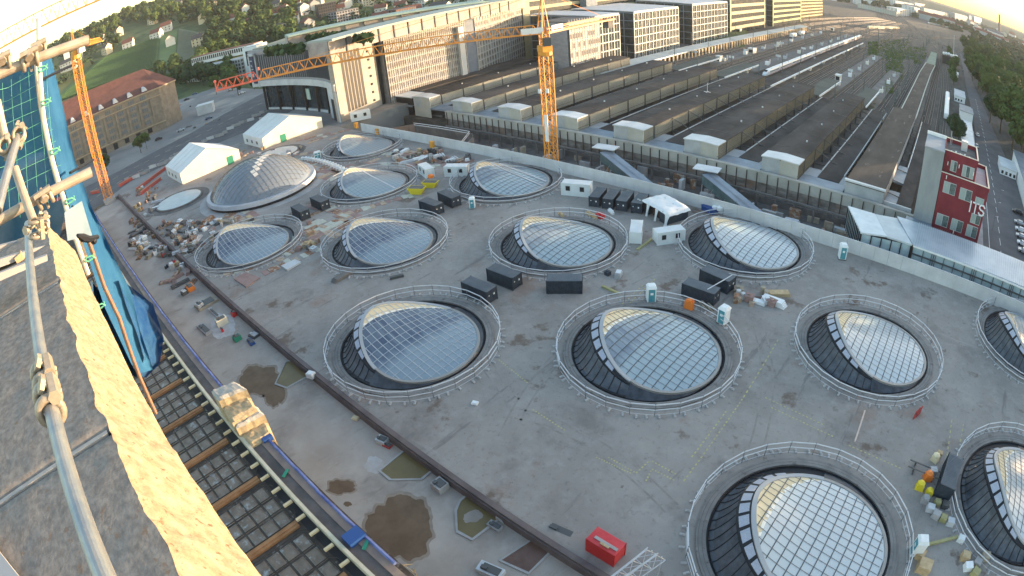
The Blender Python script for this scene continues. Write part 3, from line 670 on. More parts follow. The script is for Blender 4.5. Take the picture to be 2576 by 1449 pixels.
def sidetrain(x0, x1, y0, y1, lab, m_):
    a = Vector((x0, y0, TR)); b = Vector((x1, y1, TR)); d = b - a; n = 4; t = thing('train', lab, 'train', a, 'trains'); ang = math.atan2(d.y, d.x)
    for i in range(n):
        c = a + d * ((i + .5) / n); L = d.length / n - .8; q = MB(); q.obox((c.x, c.y, TR + .9), (L, 3, 2.9), ang, 0, .97); q.build('carriage', m_, t)
        q = MB(); q.obox((c.x, c.y, TR + 2.2), (L - 2, 3.06, .8), ang, 0); q.build('window_band', black, t)
        q = MB(); q.obox((c.x, c.y, TR), (L - 4, 2.2, .9), ang, 0); q.build_each('bogie', steel_d, t)
a = G(2183, 70, -4); b = G(2262, 72, -4); sidetrain(a.x, b.x, a.y, b.y, 'cream local train crossing the station throat', cream_t)
a = G(2335, 58, -4); b = G(2395, 72, -4); sidetrain(a.x, b.x, a.y, b.y, 'grey white train further right across the throat', MATS['pale_aluminium'])
# white wagons
for i, (px, py) in enumerate(((1130, 400), (1225, 375))):
    p = Z(px, py, -3, 2600, 0, 640); q = MB(); q.box(p.x - 1.5, p.x + 1.5, p.y - 7, p.y + 7, TR + 1, TR + 4); t = thing('wagon', ['white wagon with small doors, the nearer of the pair', 'white wagon with small doors, the farther of the pair'][i], 'wagon', (p.x, p.y, TR), 'white wagons'); q.build('body', white, t)
    q = MB(); q.box(p.x + 1.5, p.x + 1.53, p.y - 2, p.y - .5, TR + 1.3, TR + 3.2); q.box(p.x + 1.5, p.x + 1.53, p.y + 1, p.y + 2, TR + 1.3, TR + 3.2); q.build('door', steel_d, t)
    q = MB(); q.box(p.x - 1.2, p.x + 1.2, p.y - 5.5, p.y - 3, TR + .2, TR + .98); q.box(p.x - 1.2, p.x + 1.2, p.y + 3, p.y + 5.5, TR + .2, TR + .98); q.build_each('bogie', steel_d, t)
# shelters and lift boxes on the platforms
sh = [(480, 480, 3.2), (600, 450, 3.4), (665, 595, 4.0), (125, 445, 3), (262, 415, 3.0), (520, 365, 3), (1575, 345, 3), (290, 690, 2.6), (245, 540, 2.4), (1640, 905, 3)]
for i, (px, py, s) in enumerate(sh):
    p = Z(px, py, -4, 2600, 0, 640); t = thing('platform_shelter', 'small boxy platform shelter with pale flat roof', 'shelter', (p.x, p.y, -4.1), 'boxy shelters on the far platforms')
    q = MB(); q.box(p.x - s / 2, p.x + s / 2, p.y - s * .8, p.y + s * .8, -4.1, -1.0); q.build('walls', fas, t); q = MB(); q.box(p.x - s / 2 - .3, p.x + s / 2 + .3, p.y - s * .8 - .3, p.y + s * .8 + .3, -1.0, -.75); q.build('roof', capm, t)
    q = MB(); q.box(p.x - s / 2 + .3, p.x + s / 2 - .3, p.y - s * .8 - .03, p.y - s * .8, -3.8, -1.6); q.build('glass_front', black, t)
# white signs boards over platforms
# catenary masts
t = thing('catenary_mast', 'grey lattice mast carrying the overhead wires between the tracks', 'mast', (0, 0, 0))
q = MB(); q.tube((0, 0, 0), (0, 0, 9.5), .24, 5, 0, .16); q.build('pole', mast_m, t)
q = MB(); q.tube((0, 0, 6.8), (3.4, 0, 6.3), .06, 4); q.tube((0, 0, 7.9), (3.4, 0, 6.6), .045, 4); q.tube((3.4, 0, 5.4), (3.4, 0, 6.7), .05, 4); q.build('arm', mast_m, t)
q = MB(); q.box(-.35, .35, -.35, .35, 0, .35); q.build('footing', conc, t)
rp = Repeater(t); random.seed(3)
for i, X in enumerate([-208] + HX + [-27]):
    for k in range(14):
        y = 275 + k * 42 + (i % 3) * 11
        x = X + 8.0 + (1.2 if k % 2 else -1)
        if i == 4 and 270 < y < 660: x = X + 12.6
        if x > -26: x = -26.5
        rp.put((x, y, TR), R(180) if k % 3 == 0 else 0, 'grey overhead line mast ' + ['near', 'halfway along', 'far down'][min(2, k // 5)] + ' the track ' + ['beside the arcade', 'right of the arcade', 'behind the second raised hall', 'behind the third raised hall', 'left of the white express train', 'right of the long bright canopy', 'behind the strutted hall roof', 'left of the weedy tracks', 'at the brown canopy'][i], 1.0 + random.uniform(-.06, .12), 'catenary masts of the station')
for k in range(12): rp.put((-27 + 27 * k % 60, 620 + 27 * k, TR), R(180 * (k % 2)), 'grey overhead line mast beyond the green canopy end', 1.05)
for x, y in ((-26, 240), (-26, 300), (-9.9, 300), (-1, 268), (-26, 360), (4.8, 260), (5.2, 420), (-44, 300), (-44, 380)): rp.put((x, y, TR), 0, 'grey overhead line mast near the red building side of the tracks', 1.1)
for k in range(20):
    x = -230 + k * 22; rp.put((x, 830 + (k % 4) * 22, TR), R(90), 'grey overhead line mast in the far station throat', 1.1)
for k in range(95):
    px, py = random.uniform(1960, 2440), random.uniform(62, 185)
    if px > 2330 and py > 110 + (2440 - px) * .4: continue
    if py > 95 + (px - 1960) * .35: continue
    p = G(px, py, TR)
    if p.x > -2 and p.y < 900: continue
    rp.put((p.x, p.y, TR), random.choice((0, R(90), R(180))), 'grey overhead line mast in the crowded station throat', random.uniform(.9, 1.3))
for k in range(7): track([(-60 - k * 16, 700 + k * 18), (-40 - k * 9, 860 + k * 10), (-10 - k * 3, 1010), (30 + k * 5, 1250), (60 + k * 12, 1700)], 'track curving through the station throat')
# white boards and lamps over the platforms
for i, (px, py) in enumerate(((960, 635), (200, 510), (595, 572), (1245, 550), (640, 20), (1000, 490), (1310, 320), (940, 520), (430, 650), (1390, 670), (20, 590), (1780, 800))):
    p = Z(px, py, -1.5, 2600, 0, 640); q = MB(); q.box(p.x - 1.6, p.x + 1.6, p.y - .2, p.y + .2, -1.9, -.6); q.tube((p.x, p.y, TR + .5), (p.x, p.y, -.6), .12, 4)
    tag(q.build('platform_board', capm), 'pale board on a post over the far platforms', 'sign', 'pale boards over the platforms')
p0_ = TR
for i, X in enumerate([-208] + HX):
    for k in range(9):
        y = 300 + k * 37 + 9 * (i % 4); q = MB(); q.box(X - 1.2, X + 1.0, y, y + 2.2, -4.15, -2.4 + .5 * (k % 2)); q.box(X - .2, X + .2, y + 6, y + 6.4, -4.15, -1.2)
        if y < [330, 420, 520, 590, 640, 560, 500, 430][i]: tag(q.build('platform_cabinet', [fas, white, conc_l][k % 3]), ['cream', 'white', 'grey'][k % 3] + ' cabinet with post standing on a far platform', 'cabinet', 'cabinets on the far platforms')
# span wires
for k in range(7):
    y = 285 + k * 42 * 1.5; q = MB()
    q.tube((-200, y, TR + 8.6), (-26, y, TR + 8.6), .035, 3); q.tube((-200, y, TR + 6.4), (-26, y, TR + 6.4), .035, 3)
    tag(q.build('span_wire', mast_m), 'thin cross wires hung over all the tracks between masts', 'wires', 'cross wires over the tracks')
# ------------------------------------------------------------------ right side: pavilion, red building, road, park
t = thing('pavilion', 'white corrugated pavilion standing just behind the grey panel wall', 'building', (-12, 121, -9))
q = MB()
q.hexa([(-19.2, 128.6, 3.2), (-13.4, 116.2, 3.2), (-7.8, 118.6, 3.2), (-12.4, 128.8, 3.2), (-19.2, 128.6, 3.55), (-13.4, 116.2, 3.55), (-7.8, 118.6, 3.55), (-12.4, 128.8, 3.55)]); q.build('roof', mat('white_sheet_roof', (.55, .60, .63), (.70, .74, .77), scale=.3, rough=.4), t)
q = MB(); q.hexa([(-12.3, 128.8, 3.1), (-7.7, 118.6, 3.1), (-1.6, 118.8, 3.1), (-6.8, 130.6, 3.1), (-12.3, 128.8, 3.5), (-7.7, 118.6, 3.5), (-1.6, 118.8, 3.5), (-6.8, 130.6, 3.5)]); q.build('side_roof', mat('grey_sheet_roof', (.42, .47, .51), (.55, .6, .63), scale=.25, rough=.4), t)
q = MB(); q.quad((-19, 128.5, -2), (-13.3, 116.4, -2), (-13.3, 116.4, 3.2), (-19, 128.5, 3.2)); q.quad((-13.3, 116.4, -2), (-1.8, 119, -2), (-1.8, 119, 3.1), (-13.3, 116.4, 3.1)); q.build('glass_walls', mat('pale_glazing', (.30, .40, .44), (.42, .52, .56), scale=.4, rough=.15), t)
q = MB()
for i in range(11):
    k = i / 10; p = Vector((-19.05, 128.45, 0)).lerp(Vector((-13.45, 116.3, 0)), k); q.box(p.x - .12, p.x + .12, p.y - .12, p.y + .12, -2, 3.2)
for i in range(6):
    k = i / 5; p = Vector((-13.3, 116.2, 0)).lerp(Vector((-1.8, 118.8, 0)), k); q.box(p.x - .12, p.x + .12, p.y - .1, p.y + .1, -2, 3.15)
q.build('mullions', black, t)
t = thing('covered_walkway', 'long walkway with ribbed metal roof and glazed side below the red building', 'walkway', (13, 125, -9))
q = MB(); q.hexa([(-7.0, 130.8, 3.7), (-1.4, 118.8, 3.3), (32, 119.4, 3.3), (32, 132.0, 3.7), (-7, 130.8, 3.9), (-1.4, 118.8, 3.5), (32, 119.4, 3.5), (32, 132.0, 3.9)]); q.build('roof', mat('ribbed_roof', (.38, .44, .50), (.54, .59, .64), scale=.2, rough=.35, metal=.2), t)
q = MB(); x = -1.2
while x < 32:
    k = 0 if x > -1.2 else 0; q.hexa([(x, 118.9, 3.5), (x + .1, 118.9, 3.5), (x + .1, 131.4, 3.9), (x, 131.4, 3.9), (x, 118.9, 3.6), (x + .1, 118.9, 3.6), (x + .1, 131.4, 4.0), (x, 131.4, 4.0)]); x += .55
q.build('roof_ribs', alu, t)
q = MB(); q.box(-1.3, 32, 119.2, 119.35, -3, 3.3); q.build('glass_side', MATS['pale_glazing'], t)
q = MB(); x = -1.3; i = 0
while x < 32:
    q.box(x, x + .16, 119.0, 119.2, -3, 3.3); x += 2.6; i += 1
    if i % 4 == 2:
        for d in (-.5, .5): q.box(x + d, x + d + .14, 119.0, 119.2, -3, 3.3)
q.box(-1.3, 32, 118.9, 119.2, 1.3, 1.55); q.build('mullions', steel_d, t)
q = MB(); q.box(-1.3, 32, 118.7, 119.0, 3.05, 3.4); q.build('eaves', white, t)
# deck behind and beside
q = MB(); q.box(-6, 18, 131.5, 141.5, -5, -.2); q.box(-4.5, 40, 132.2, 144.4, -9, -3.2)
struct(q.build('service_path', conc_d))
# red building
RX0, RX1, RYF = 2.2, 15.8, 142.0
t = thing('red_building', 'dark red office building with big windows and rooftop terraces', 'building', (8, 150, -5))
redm = mat('wine_red_render', (.17, .020, .032), (.22, .03, .044), scale=.25, rough=.75)
q = MB(); q.box(RX0, 11.6, RYF + 2.0, 158, -5, 18.2); q.box(RX0, RX1, RYF, 162, -5, 13.2); q.build('walls', redm, t)
q = MB(); q.box(RX0 - .15, 11.75, RYF + 1.85, RYF + 2.15, 18.2, 19.3); q.box(RX0 - .15, RX0 + .15, RYF + 2, 158, 18.2, 19.3); q.box(11.45, 11.75, RYF + 2, 158, 18.2, 19.3); q.box(RX0, 11.6, 157.7, 158.1, 18.2, 19.3)
q.box(RX0 - .15, RX1 + .15, RYF - .15, RYF + .2, 13.2, 14.2); q.box(RX1 - .2, RX1 + .15, RYF, 162.1, 13.2, 14.2); q.box(11.6, RX1, 161.8, 162.1, 13.2, 14.2)
q.build('parapet', redm, t)
q = MB(); q.box(RX0 - .2, 11.8, RYF + 1.8, RYF + 2.2, 19.3, 19.42); q.box(11.4, 11.8, RYF + 2, 158, 19.3, 19.42); q.box(RX0, 11.6, 157.6, 158.2, 19.3, 19.45); q.box(RX0 - .2, RX1 + .2, RYF - .2, RYF + .25, 14.2, 14.34); q.box(RX1 - .25, RX1 + .2, RYF, 162.2, 14.2, 14.34); q.box(11.6, RX1, 161.7, 162.2, 14.2, 14.34); q.build('coping', mat('cream_coping', (.70, .66, .55)), t)
q = MB(); q.box(RX0 + .2, 11.3, RYF + 2.3, 157.6, 18.2, 18.3); q.build('roof_gravel', conc_d, t)
q = MB(); q.box(11.7, RX1 - .3, RYF + .3, 161.5, 13.2, 13.3); q.box(RX0 + .2, 11.6, RYF + .3, RYF + 1.9, 13.2, 13.3); q.build('terrace_deck', mat('deck_grey', (.42, .41, .42), (.5, .49, .5), scale=.5), t)
def win(par, x0, x1, z0, z1, y, n=3):
    f = MB(); f.box(x0, x1, y - .12, y - .0, z0, z1); fo = f.build('window', mat('window_frame_pale', (.45, .47, .48), rough=.5), par)
    g = MB(); w_ = (x1 - x0) / n
    for i in range(n): g.box(x0 + i * w_ + (.14 if i == 0 else .07), x0 + (i + 1) * w_ - .1, y - .16, y - .12, z0 + .15, z1 - .15, 0 if (i % 2 == 0) else 1)
    fo['_loc'] = tuple(par['_loc']); g.build('pane', [mat('curtain_pane', (.28, .34, .33), (.40, .46, .45), scale=4, rough=.25, aniso=(4, 1, .2)), mat('dark_pane', (.07, .10, .10), (.16, .2, .2), scale=1.5, rough=.1)], fo)
for x0, x1, z0, z1, y, n in ((4.2, 6.0, 14.6, 17.3, RYF + 2, 2), (7.6, 11.0, 14.3, 17.2, RYF + 2, 3), (3.2, 6.7, 9.4, 12.3, RYF, 2), (7.9, 11.4, 9.2, 12.1, RYF, 2),
                             (3.0, 6.4, .9, 3.9, RYF, 2), (7.3, 10.7, .9, 3.9, RYF, 2), (11.9, 15.1, .8, 3.8, RYF, 2), (12.4, 15.2, 4.4, 6.9, RYF, 2), (12.6, 15.1, 9.6, 11.2, RYF, 1)): win(t, x0, x1, z0, z1, y, n)
def letters(par, txt, x, z, h, y, material, sp=None):
    """block letters as raised bars; strokes given on a 4 x 6 grid"""
    ST = {'I': [((1.5, 0), (1.5, 6))], 'T': [((0, 6), (3.6, 6)), ((1.8, 0), (1.8, 6))],
          'S': [((3.4, 5.1), (2.6, 6)), ((2.6, 6), (.9, 6)), ((.9, 6), (.1, 5.2)), ((.1, 5.2), (.1, 4)), ((.1, 4), (.9, 3.2)), ((.9, 3.2), (2.6, 2.8)), ((2.6, 2.8), (3.4, 2)), ((3.4, 2), (3.4, .8)), ((3.4, .8), (2.6, 0)), ((2.6, 0), (.9, 0)), ((.9, 0), (.1, .9))]}
    s = h / 6.0; cx = x
    for ch in txt:
        q = MB(); off = 1.0 if ch == 'I' else 0
        for (ax, az), (bx_, bz) in ST[ch]:
            a = Vector((cx + (ax - off) * s, y, z + az * s)); b = Vector((cx + (bx_ - off) * s, y, z + bz * s)); d = (b - a).normalized() * s * .42; q.tube(a - d, b + d, s * .52, 4)
        q.build('letter', material, par); cx += (2.2 if ch == 'I' else 4.6) * s
letters(t, 'ITS', 11.4, 7.1, 2.5, RYF - .15, mat('white_letter', (.85, .85, .87)))
for lx, lz in ((3.4, 15.8), (6.6, 16.0), (10.9, 15.4), (3.6, 12.9), (8.5, .2)):
    q = MB(); yy = RYF - .1 if lz < 14 else RYF + 1.9; q.tube((lx, yy - .2, lz), (lx, yy - .2, lz + .9), .12, 5); q.build('wall_lamp', white, t)
q = MB(); q.box(6.8, 8.6, 153, 155, 18.3, 20.8); q.build('roof_unit', alu, t)
q = MB(); q.tube((3.5, 155, 18.3), (3.5, 155, 22.0), .08, 5); q.tube((3.9, 155.4, 18.3), (3.9, 155.4, 20.5), .06, 5); q.build('antenna', steel, t)
q = MB()
for i in range(5): q.cyl(4 + i * 1.3, 147 + i % 2, 18.3, 18.8, .25, n=6)
q.build_each('roof_vent', white, t)
# grey concrete wing left of it (stair tower)
t = thing('grey_annex', 'grey concrete annex attached along the left flank of the red building', 'building', (0, 150, -5))
q = MB(); q.box(-3.3, 2.05, 141.8, 156, -5, 18.9); q.build('walls', mat('annex_concrete', (.25, .27, .28), (.33, .35, .36), scale=.3, rough=.8, aniso=(1, 1, .3)), t)
q = MB(); q.box(-3.4, 2.15, 141.7, 156.1, 18.9, 19.2); q.build('roof', mat('annex_roof', (.30, .32, .35), (.36, .38, .41), scale=.3), t); q = MB(); q.box(-3.5, 2.25, 155.6, 156.2, 19.2, 20.0); q.build('coping', white, t)
t = thing('low_annex', 'low grey flat roofed annex at the foot of the grey wing', 'building', (-1, 137, -5))
q = MB(); q.box(-5, 2, 134.5, 141.6, -5, .3); q.build('walls', gab, t); q = MB(); q.box(-5.2, 2.1, 134.3, 141.7, .3, .6); q.build('roof', zinc, t)
# road, pavement, wall
q = MB(); q.prism([(18, 120), (40, 110), (38, 230), (33, 320), (27, 500), (22, 800), (20, 800), (19, 500), (20, 320), (19, 200)], TR - .2, TR + .45, 0); struct(q.build('road', road_m))
q = MB(); q.box(17.2, 19.2, 132, 300, TR, TR + .6); struct(q.build('pavement', conc))
q = MB()
for i in range(30): q.quad((25.4, 150 + i * 9, TR + .456), (25.55, 150 + i * 9, TR + .456), (25.4 - i * .02, 155 + i * 9, TR + .456), (25.25 - i * .02, 155 + i * 9, TR + .456))
q.box(21.3, 21.45, 140, 205, TR + .45, TR + .458); struct(q.build('road_marking', white))
t = thing('boundary_wall', 'low pale wall at the road side right of the red building foot', 'wall', (25, 132, -5))
q = MB(); q.box(14, 40, 131.8, 132.2, -9, 1.2); q.build('panels', conc, t)
# slender poles and pavement lamps beside the red building
# depot sheds behind
def shed(x0, x1, y0, y1, z0, h, lab, wm, rm, cat='shed'):
    t = thing('depot_shed', lab, cat, ((x0 + x1) / 2, y0, z0)); q = MB(); q.box(x0, x1, y0, y1, z0, z0 + h); q.build('walls', wm, t)
    q = MB(); q.box(x0 - .3, x1 + .3, y0 - .3, y1 + .3, z0 + h, z0 + h + .25); q.build('roof', rm, t)
    q = MB()
    for i in range(int((x1 - x0) / 2)): q.box(x0 + .5 + i * 2, x0 + 1.6 + i * 2, y0 - .04, y0, z0 + .9, z0 + 2.2)
    q.build_each('window', black, t); return t
shed(11.5, 17, 246, 300, TR, 4.4, 'long low shed with a pale grey roof behind the red building', white, capm)
shed(10.5, 18.2, 309, 326, TR, 7.2, 'two storey white container office beside the road', white, conc)
shed(11.0, 18.5, 334, 352, TR, 3.6, 'grey roofed shed just behind the white container office', white, conc)
shed(7.8, 15.5, 380, 410, TR, 3.6, 'farther grey roofed shed at the track edge', white, conc_l)
shed(5, 12, 500, 520, TR, 4.0, 'small white hut half hidden by the trees near the dark signal box', white, white)
shed(38.5, 52, 180, 262, TR, 6.5, 'long white building with window rows at the right picture edge', white, zinc, 'building')
shed(30, 38, 236, 252, TR, 3.5, 'white container with red markings beside the yellow skip', white, capm)
# signal box: dark tower-like house with dishes
t = thing('signal_box', 'dark signal box carrying white dishes and a slim mast', 'building', (3, 620, TR))
q = MB(); q.box(-4.5, 12, 600, 640, TR, 3.5); q.build('walls', mat('dark_brown', (.05, .045, .045), rough=.8), t)
for i in range(6):
    q = MB(); q.ball((-3 + i * 2.8, 601 + (i % 3) * 5, 5.2), 1.7, 8, 0, .9); q.tube((-3 + i * 2.8, 601 + (i % 3) * 5, 3.5), (-3 + i * 2.8, 601 + (i % 3) * 5, 4.5), .3, 5); q.build('dish', white, t)
q = MB(); q.tube((8, 620, 3.5), (8, 620, 26), .35, 5, 0, .15); q.build('mast', steel, t)
# cars
def make_car(col, nm):
    t = thing('parked_car', 'x', 'car'); 
    b = MB(); prof = [(-2.15, .32), (2.15, .32), (2.2, .62), (2.05, .82), (1.15, .92), (.55, 1.38), (-1.0, 1.42), (-1.75, 1.0), (-2.15, .92), (-2.22, .6)]
    n = len(prof); V = []
    for y, k in ((-.86, 1.0), (-.62, 1.0), (.62, 1.0), (.86, 1.0)):
        for x, z in prof:
            zz = z if abs(y) < .7 else min(z, .9); V.append((x, y, zz))
    for j in range(3): b.add(V[j * n:(j + 2) * n], [(i, (i + 1) % n, n + (i + 1) % n, n + i) for i in range(n)])
    b.add(V[:n], [tuple(range(n))]); b.add(V[3 * n:], [tuple(range(n))[::-1]]); b.build('body', col, t)
    g = MB(); g.quad((1.12, -.6, .95), (1.12, .6, .95), (.58, .56, 1.37), (.58, -.56, 1.37)); g.quad((-1.72, -.6, 1.03), (-1.72, .6, 1.03), (-1.05, .56, 1.41), (-1.05, -.56, 1.41))
    for s in (-1, 1): g.quad((.95, s * .76, .95), (-1.5, s * .76, .98), (-1.0, s * .68, 1.35), (.5, s * .68, 1.33))
    g.build_each('window', black, t)
    for x in (-1.35, 1.35):
        for s in (-1, 1): w_ = MB(); w_.tube((x, s * .72, .32), (x, s * .9, .32), .32, 10); w_.build('wheel', black, t)
    for s in (-.6, .6): h = MB(); h.box(2.12, 2.22, s - .16, s + .16, .58, .74); h.build('headlight', white, t)
    return t
carm = [mat('car_silver', (.45, .47, .5), rough=.3, metal=.5), mat('car_white', (.75, .76, .78), rough=.3), mat('car_black', (.03, .03, .035), rough=.25), mat('car_blue', (.08, .12, .2), rough=.3)]
CR = [Repeater(make_car(c, i)) for i, c in enumerate(carm)]; names = ['silver', 'white', 'black', 'dark blue']
cars = [(3760, 790, 95, 2, 'black car at the head of the row on the right roadside'), (3790, 812, 95, 0, 'silver car second in the row on the right roadside')]
q0 = [(3815, 800), (3822, 842), (3826, 868), (3829, 893), (3834, 920), (3838, 948)]
LB = ['black car first in the roadside row at the picture edge', 'silver car second in the roadside row at the picture edge', 'white car third in the roadside row at the picture edge', 'silver car fourth in the roadside row at the picture edge', 'white car fifth in the roadside row at the picture edge', 'silver car last in the roadside row at the picture edge']
for i, (px, py) in enumerate(q0):
    p = G(px * .67083, py * .67083, TR + .45); ci = (2, 0, 1, 0, 1, 0)[i]; CR[ci].put((p.x, p.y, TR + .46), R(178), LB[i], 1.0, 'cars parked along the road')
for i, (px, py, lab) in enumerate(((1405, 90, 'silver car parked beside the long low shed'), (1395, 215, 'silver car parked close behind the red building roof'))):
    p = Z(px, py, TR + .45, 3200, 480, 640); CR[0].put((p.x, p.y, TR + .46), R(95), lab)
p = Z(1240, 810, TR, 3200, 0, 640); CR[3].put((p.x, p.y, TR + .46), R(95), 'dark blue car far up the park road')
p = Z(1770, 545, TR, 3200, 480, 640); CR[1].put((p.x, p.y, TR + .46), R(30), 'white van like car behind the yellow skip')
# skip
def make_skip():
    t = thing('skip', 'x', 'skip'); b = MB(); b.hexa([(-1.2, -.85, 0), (1.2, -.85, 0), (1.2, .85, 0), (-1.2, .85, 0), (-2.0, -.95, 1.4), (2.0, -.95, 1.4), (2.0, .95, 1.4), (-2.0, .95, 1.4)]); b.build('body', yel_p, t)
    b = MB(); b.box(-1.75, 1.75, -.8, .8, 1.38, 1.46); b.build('contents', conc_d, t)
    b = MB(); b.box(-2.05, 2.05, -1.0, -.9, 1.3, 1.42); b.box(-2.05, 2.05, .9, 1.0, 1.3, 1.42); b.build('rim', yel_p, t); return t
SK = Repeater(make_skip()); p = Z(1735, 455, TR + .45, 3200, 480, 640); SK.put((p.x, p.y, TR + .46), R(60), 'yellow skip standing on the road beside the white container', 1.6)
# wood-topped bench like posts on the pavement edge
lp = thing('street_lamp', 'slender grey street lamp on the pavement right of the red building', 'street lamp', (0, 0, 0)); q = MB(); q.tube((0, 0, 0), (0, 0, 8.5), .09, 5, 0, .06); q.build('pole', steel_d, lp); q = MB(); q.tube((0, 0, 8.4), (1.5, 0, 8.6), .05, 4); q.box(1.3, 2.1, -.12, .12, 8.5, 8.65); q.build('lamp_head', white, lp)
LR = Repeater(lp)
for px, py in ((1640, 860), (1600, 1010), (1565, 1180), (1690, 650)):
    p = Z(px, py, TR, 3200, 480, 640); LR.put((p.x, p.y, TR + .4), R(0), None, .55, 'slender lamps beside the red building')

# ---------------- trees
bark = mat('bark', (.07, .05, .035), (.12, .09, .06), scale=2, rough=.95)
def leafm(nm, a, b):
    m_ = mat(nm, a, b, scale=.35, rough=.75, spec=.25, lo=.3, hi=.7); return m_
LM = [leafm('leaf_green', (.03, .06, .015), (.085, .13, .035)), leafm('leaf_olive', (.045, .08, .02), (.10, .15, .04)), leafm('leaf_dark', (.02, .045, .016), (.05, .09, .033))]
def make_tree(seed, h, cr, lm, nl=1700, ls=.75, nm='park_tree', cat='tree'):
    rnd = random.Random(seed); t = thing(nm, 'x', cat)
    k = MB(); k.tube((0, 0, 0), (.1, .1, h * .45), .38, 7, 0, .24); top = Vector((.1, .1, h * .45)); cl = []
    for i in range(9):
        a = 2 * math.pi * i / 9 + rnd.uniform(-.3, .3); e = rnd.uniform(.25, 1.25); L = cr * rnd.uniform(.45, .85)
        q = Vector((math.cos(a) * math.cos(e) * L, math.sin(a) * math.cos(e) * L, h * .42 + math.sin(e) * (h - h * .45) * .85)); k.tube(top * rnd.uniform(.7, 1), q, .13, 5, 0, .04); cl.append((q, cr * rnd.uniform(.34, .55)))
    for i in range(10):
        a = rnd.uniform(0, 6.28); r_ = cr * rnd.uniform(.2, .8); z = h * rnd.uniform(.38, .92); r_ *= math.sin(min(3.1, (z / h - .2) / .85 * math.pi)); cl.append((Vector((r_ * math.cos(a), r_ * math.sin(a), z)), cr * rnd.uniform(.28, .46)))
    k.build('trunk', bark, t); f = MB()
    for i in range(nl):
        c, r_ = cl[rnd.randrange(len(cl))]; u, v = rnd.uniform(-1, 1), rnd.uniform(0, 6.28); s = math.sqrt(1 - u * u); d = Vector((s * math.cos(v), s * math.sin(v), u * .85)); p = c + d * r_ * rnd.uniform(.75, 1.08)
        n = (d + Vector((rnd.uniform(-.7, .7), rnd.uniform(-.7, .7), rnd.uniform(-.3, .9)))).normalized(); a = n.orthogonal().normalized(); b = n.cross(a); z_ = rnd.uniform(.5, 1.2) * ls
        f.add([p - a * z_ * .5 - b * z_ * .35, p + a * z_ * .5 - b * z_ * .3, p + a * z_ * .35 + b * z_ * .4, p - a * z_ * .4 + b * z_ * .3], [(0, 1, 2, 3)])
    f.build('crown', lm, t); return t
PT = [Repeater(make_tree(1, 20, 7.0, LM[0], 3000, 1.1)), Repeater(make_tree(2, 24, 8.0, LM[1], 3400, 1.15)), Repeater(make_tree(3, 17, 5.5, LM[2], 2400, 1.0)), Repeater(make_tree(4, 22, 7.5, LM[0], 3200, 1.1)), Repeater(make_tree(5, 11, 4.2, LM[1], 1600, .9, 'small_tree'))]
LABT = ['broad green park tree in the wood right of the tracks', 'tall olive green park tree in the wood right of the tracks', 'dark green park tree in the wood right of the tracks', 'rounded green park tree in the wood right of the tracks']
random.seed(11); placed = []
def try_tree(x, y, dmin):
    for a, b in placed:
        if (a - x) ** 2 + (b - y) ** 2 < dmin * dmin: return False
    placed.append((x, y)); return True
cnt = 0
ZB = lambda x, y: 'near the white building at the right edge' if y < 360 else ('beside the park road' if x < 70 and y < 560 else ('deep in the middle of the wood' if y < 560 else 'at the hazy far end of the wood'))
for k in range(2600):
    y = 262 + 640 * random.random() ** 1.3; 
    x0 = 35 if y < 330 else (30 if y < 500 else 25)
    x = x0 + (230 + y * .15) * random.random() ** 1.25
    if y < 272 and x < 56: continue
    if not try_tree(x, y, 9.2 + x * .015): continue
    j = random.choice((0, 1, 2, 3)); s = random.uniform(.85, 1.25)
    PT[j].put((x, y, TR), random.uniform(0, 6.28), LABT[j].replace('in the wood right of the tracks', ZB(x, y)), s, 'trees of the park'); cnt += 1
    if cnt > 215: break
for k in range(1500):      # the park goes on behind the white building and shades the plaza
    x, y = random.uniform(64, 190), random.uniform(60, 262)
    if not try_tree(x, y, 13): continue
    j = random.choice((0, 1, 3)); PT[j].put((x, y, TR), random.uniform(0, 6.28), LABT[j].replace('in the wood right of the tracks', 'standing beyond the right picture edge'), random.uniform(.95, 1.2), 'trees of the park'); cnt += 1
    if cnt > 290: break
for px, py, s in ((1110, 820, 1.1), (1085, 650, 1.0), (1120, 900, 1.1), (1085, 600, .9), (1130, 960, .9), (1150, 780, 1.2), (1120, 720, 1.0)):
    p = Z(px, py, TR, 3200, 0, 640); PT[4].put((p.x, p.y, TR), px, 'small tree in the strip between the tracks and the park road', s, 'small trees by the park road')
for px, py, s in ((1120, 160, 1.0), (1180, 190, .9)):
    p = Z(px, py, TR, 3200, 480, 640); PT[2].put((p.x, p.y, TR), px, 'dark green tree right behind the red building', s * .75)
for i, (px, py, s) in enumerate(((2568, 418, 1.45), (2545, 378, 1.35), (2515, 335, 1.25), (2560, 352, 1.4), (2492, 272, 1.0), (2478, 232, .95), (2530, 290, 1.1), (2462, 200, .9))):
    p = G(px, py, TR); PT[(0, 1, 3)[i % 3]].put((p.x, p.y, TR), i * 1.3, ['broad park tree nearest the white building at the right edge', 'second park tree in the road side row', 'third park tree in the road side row', 'tall park tree at the picture edge above the road', 'fourth park tree in the road side row', 'fifth park tree in the road side row', 'park tree behind the road side row', 'sixth park tree in the road side row'][i], s, 'trees of the park')
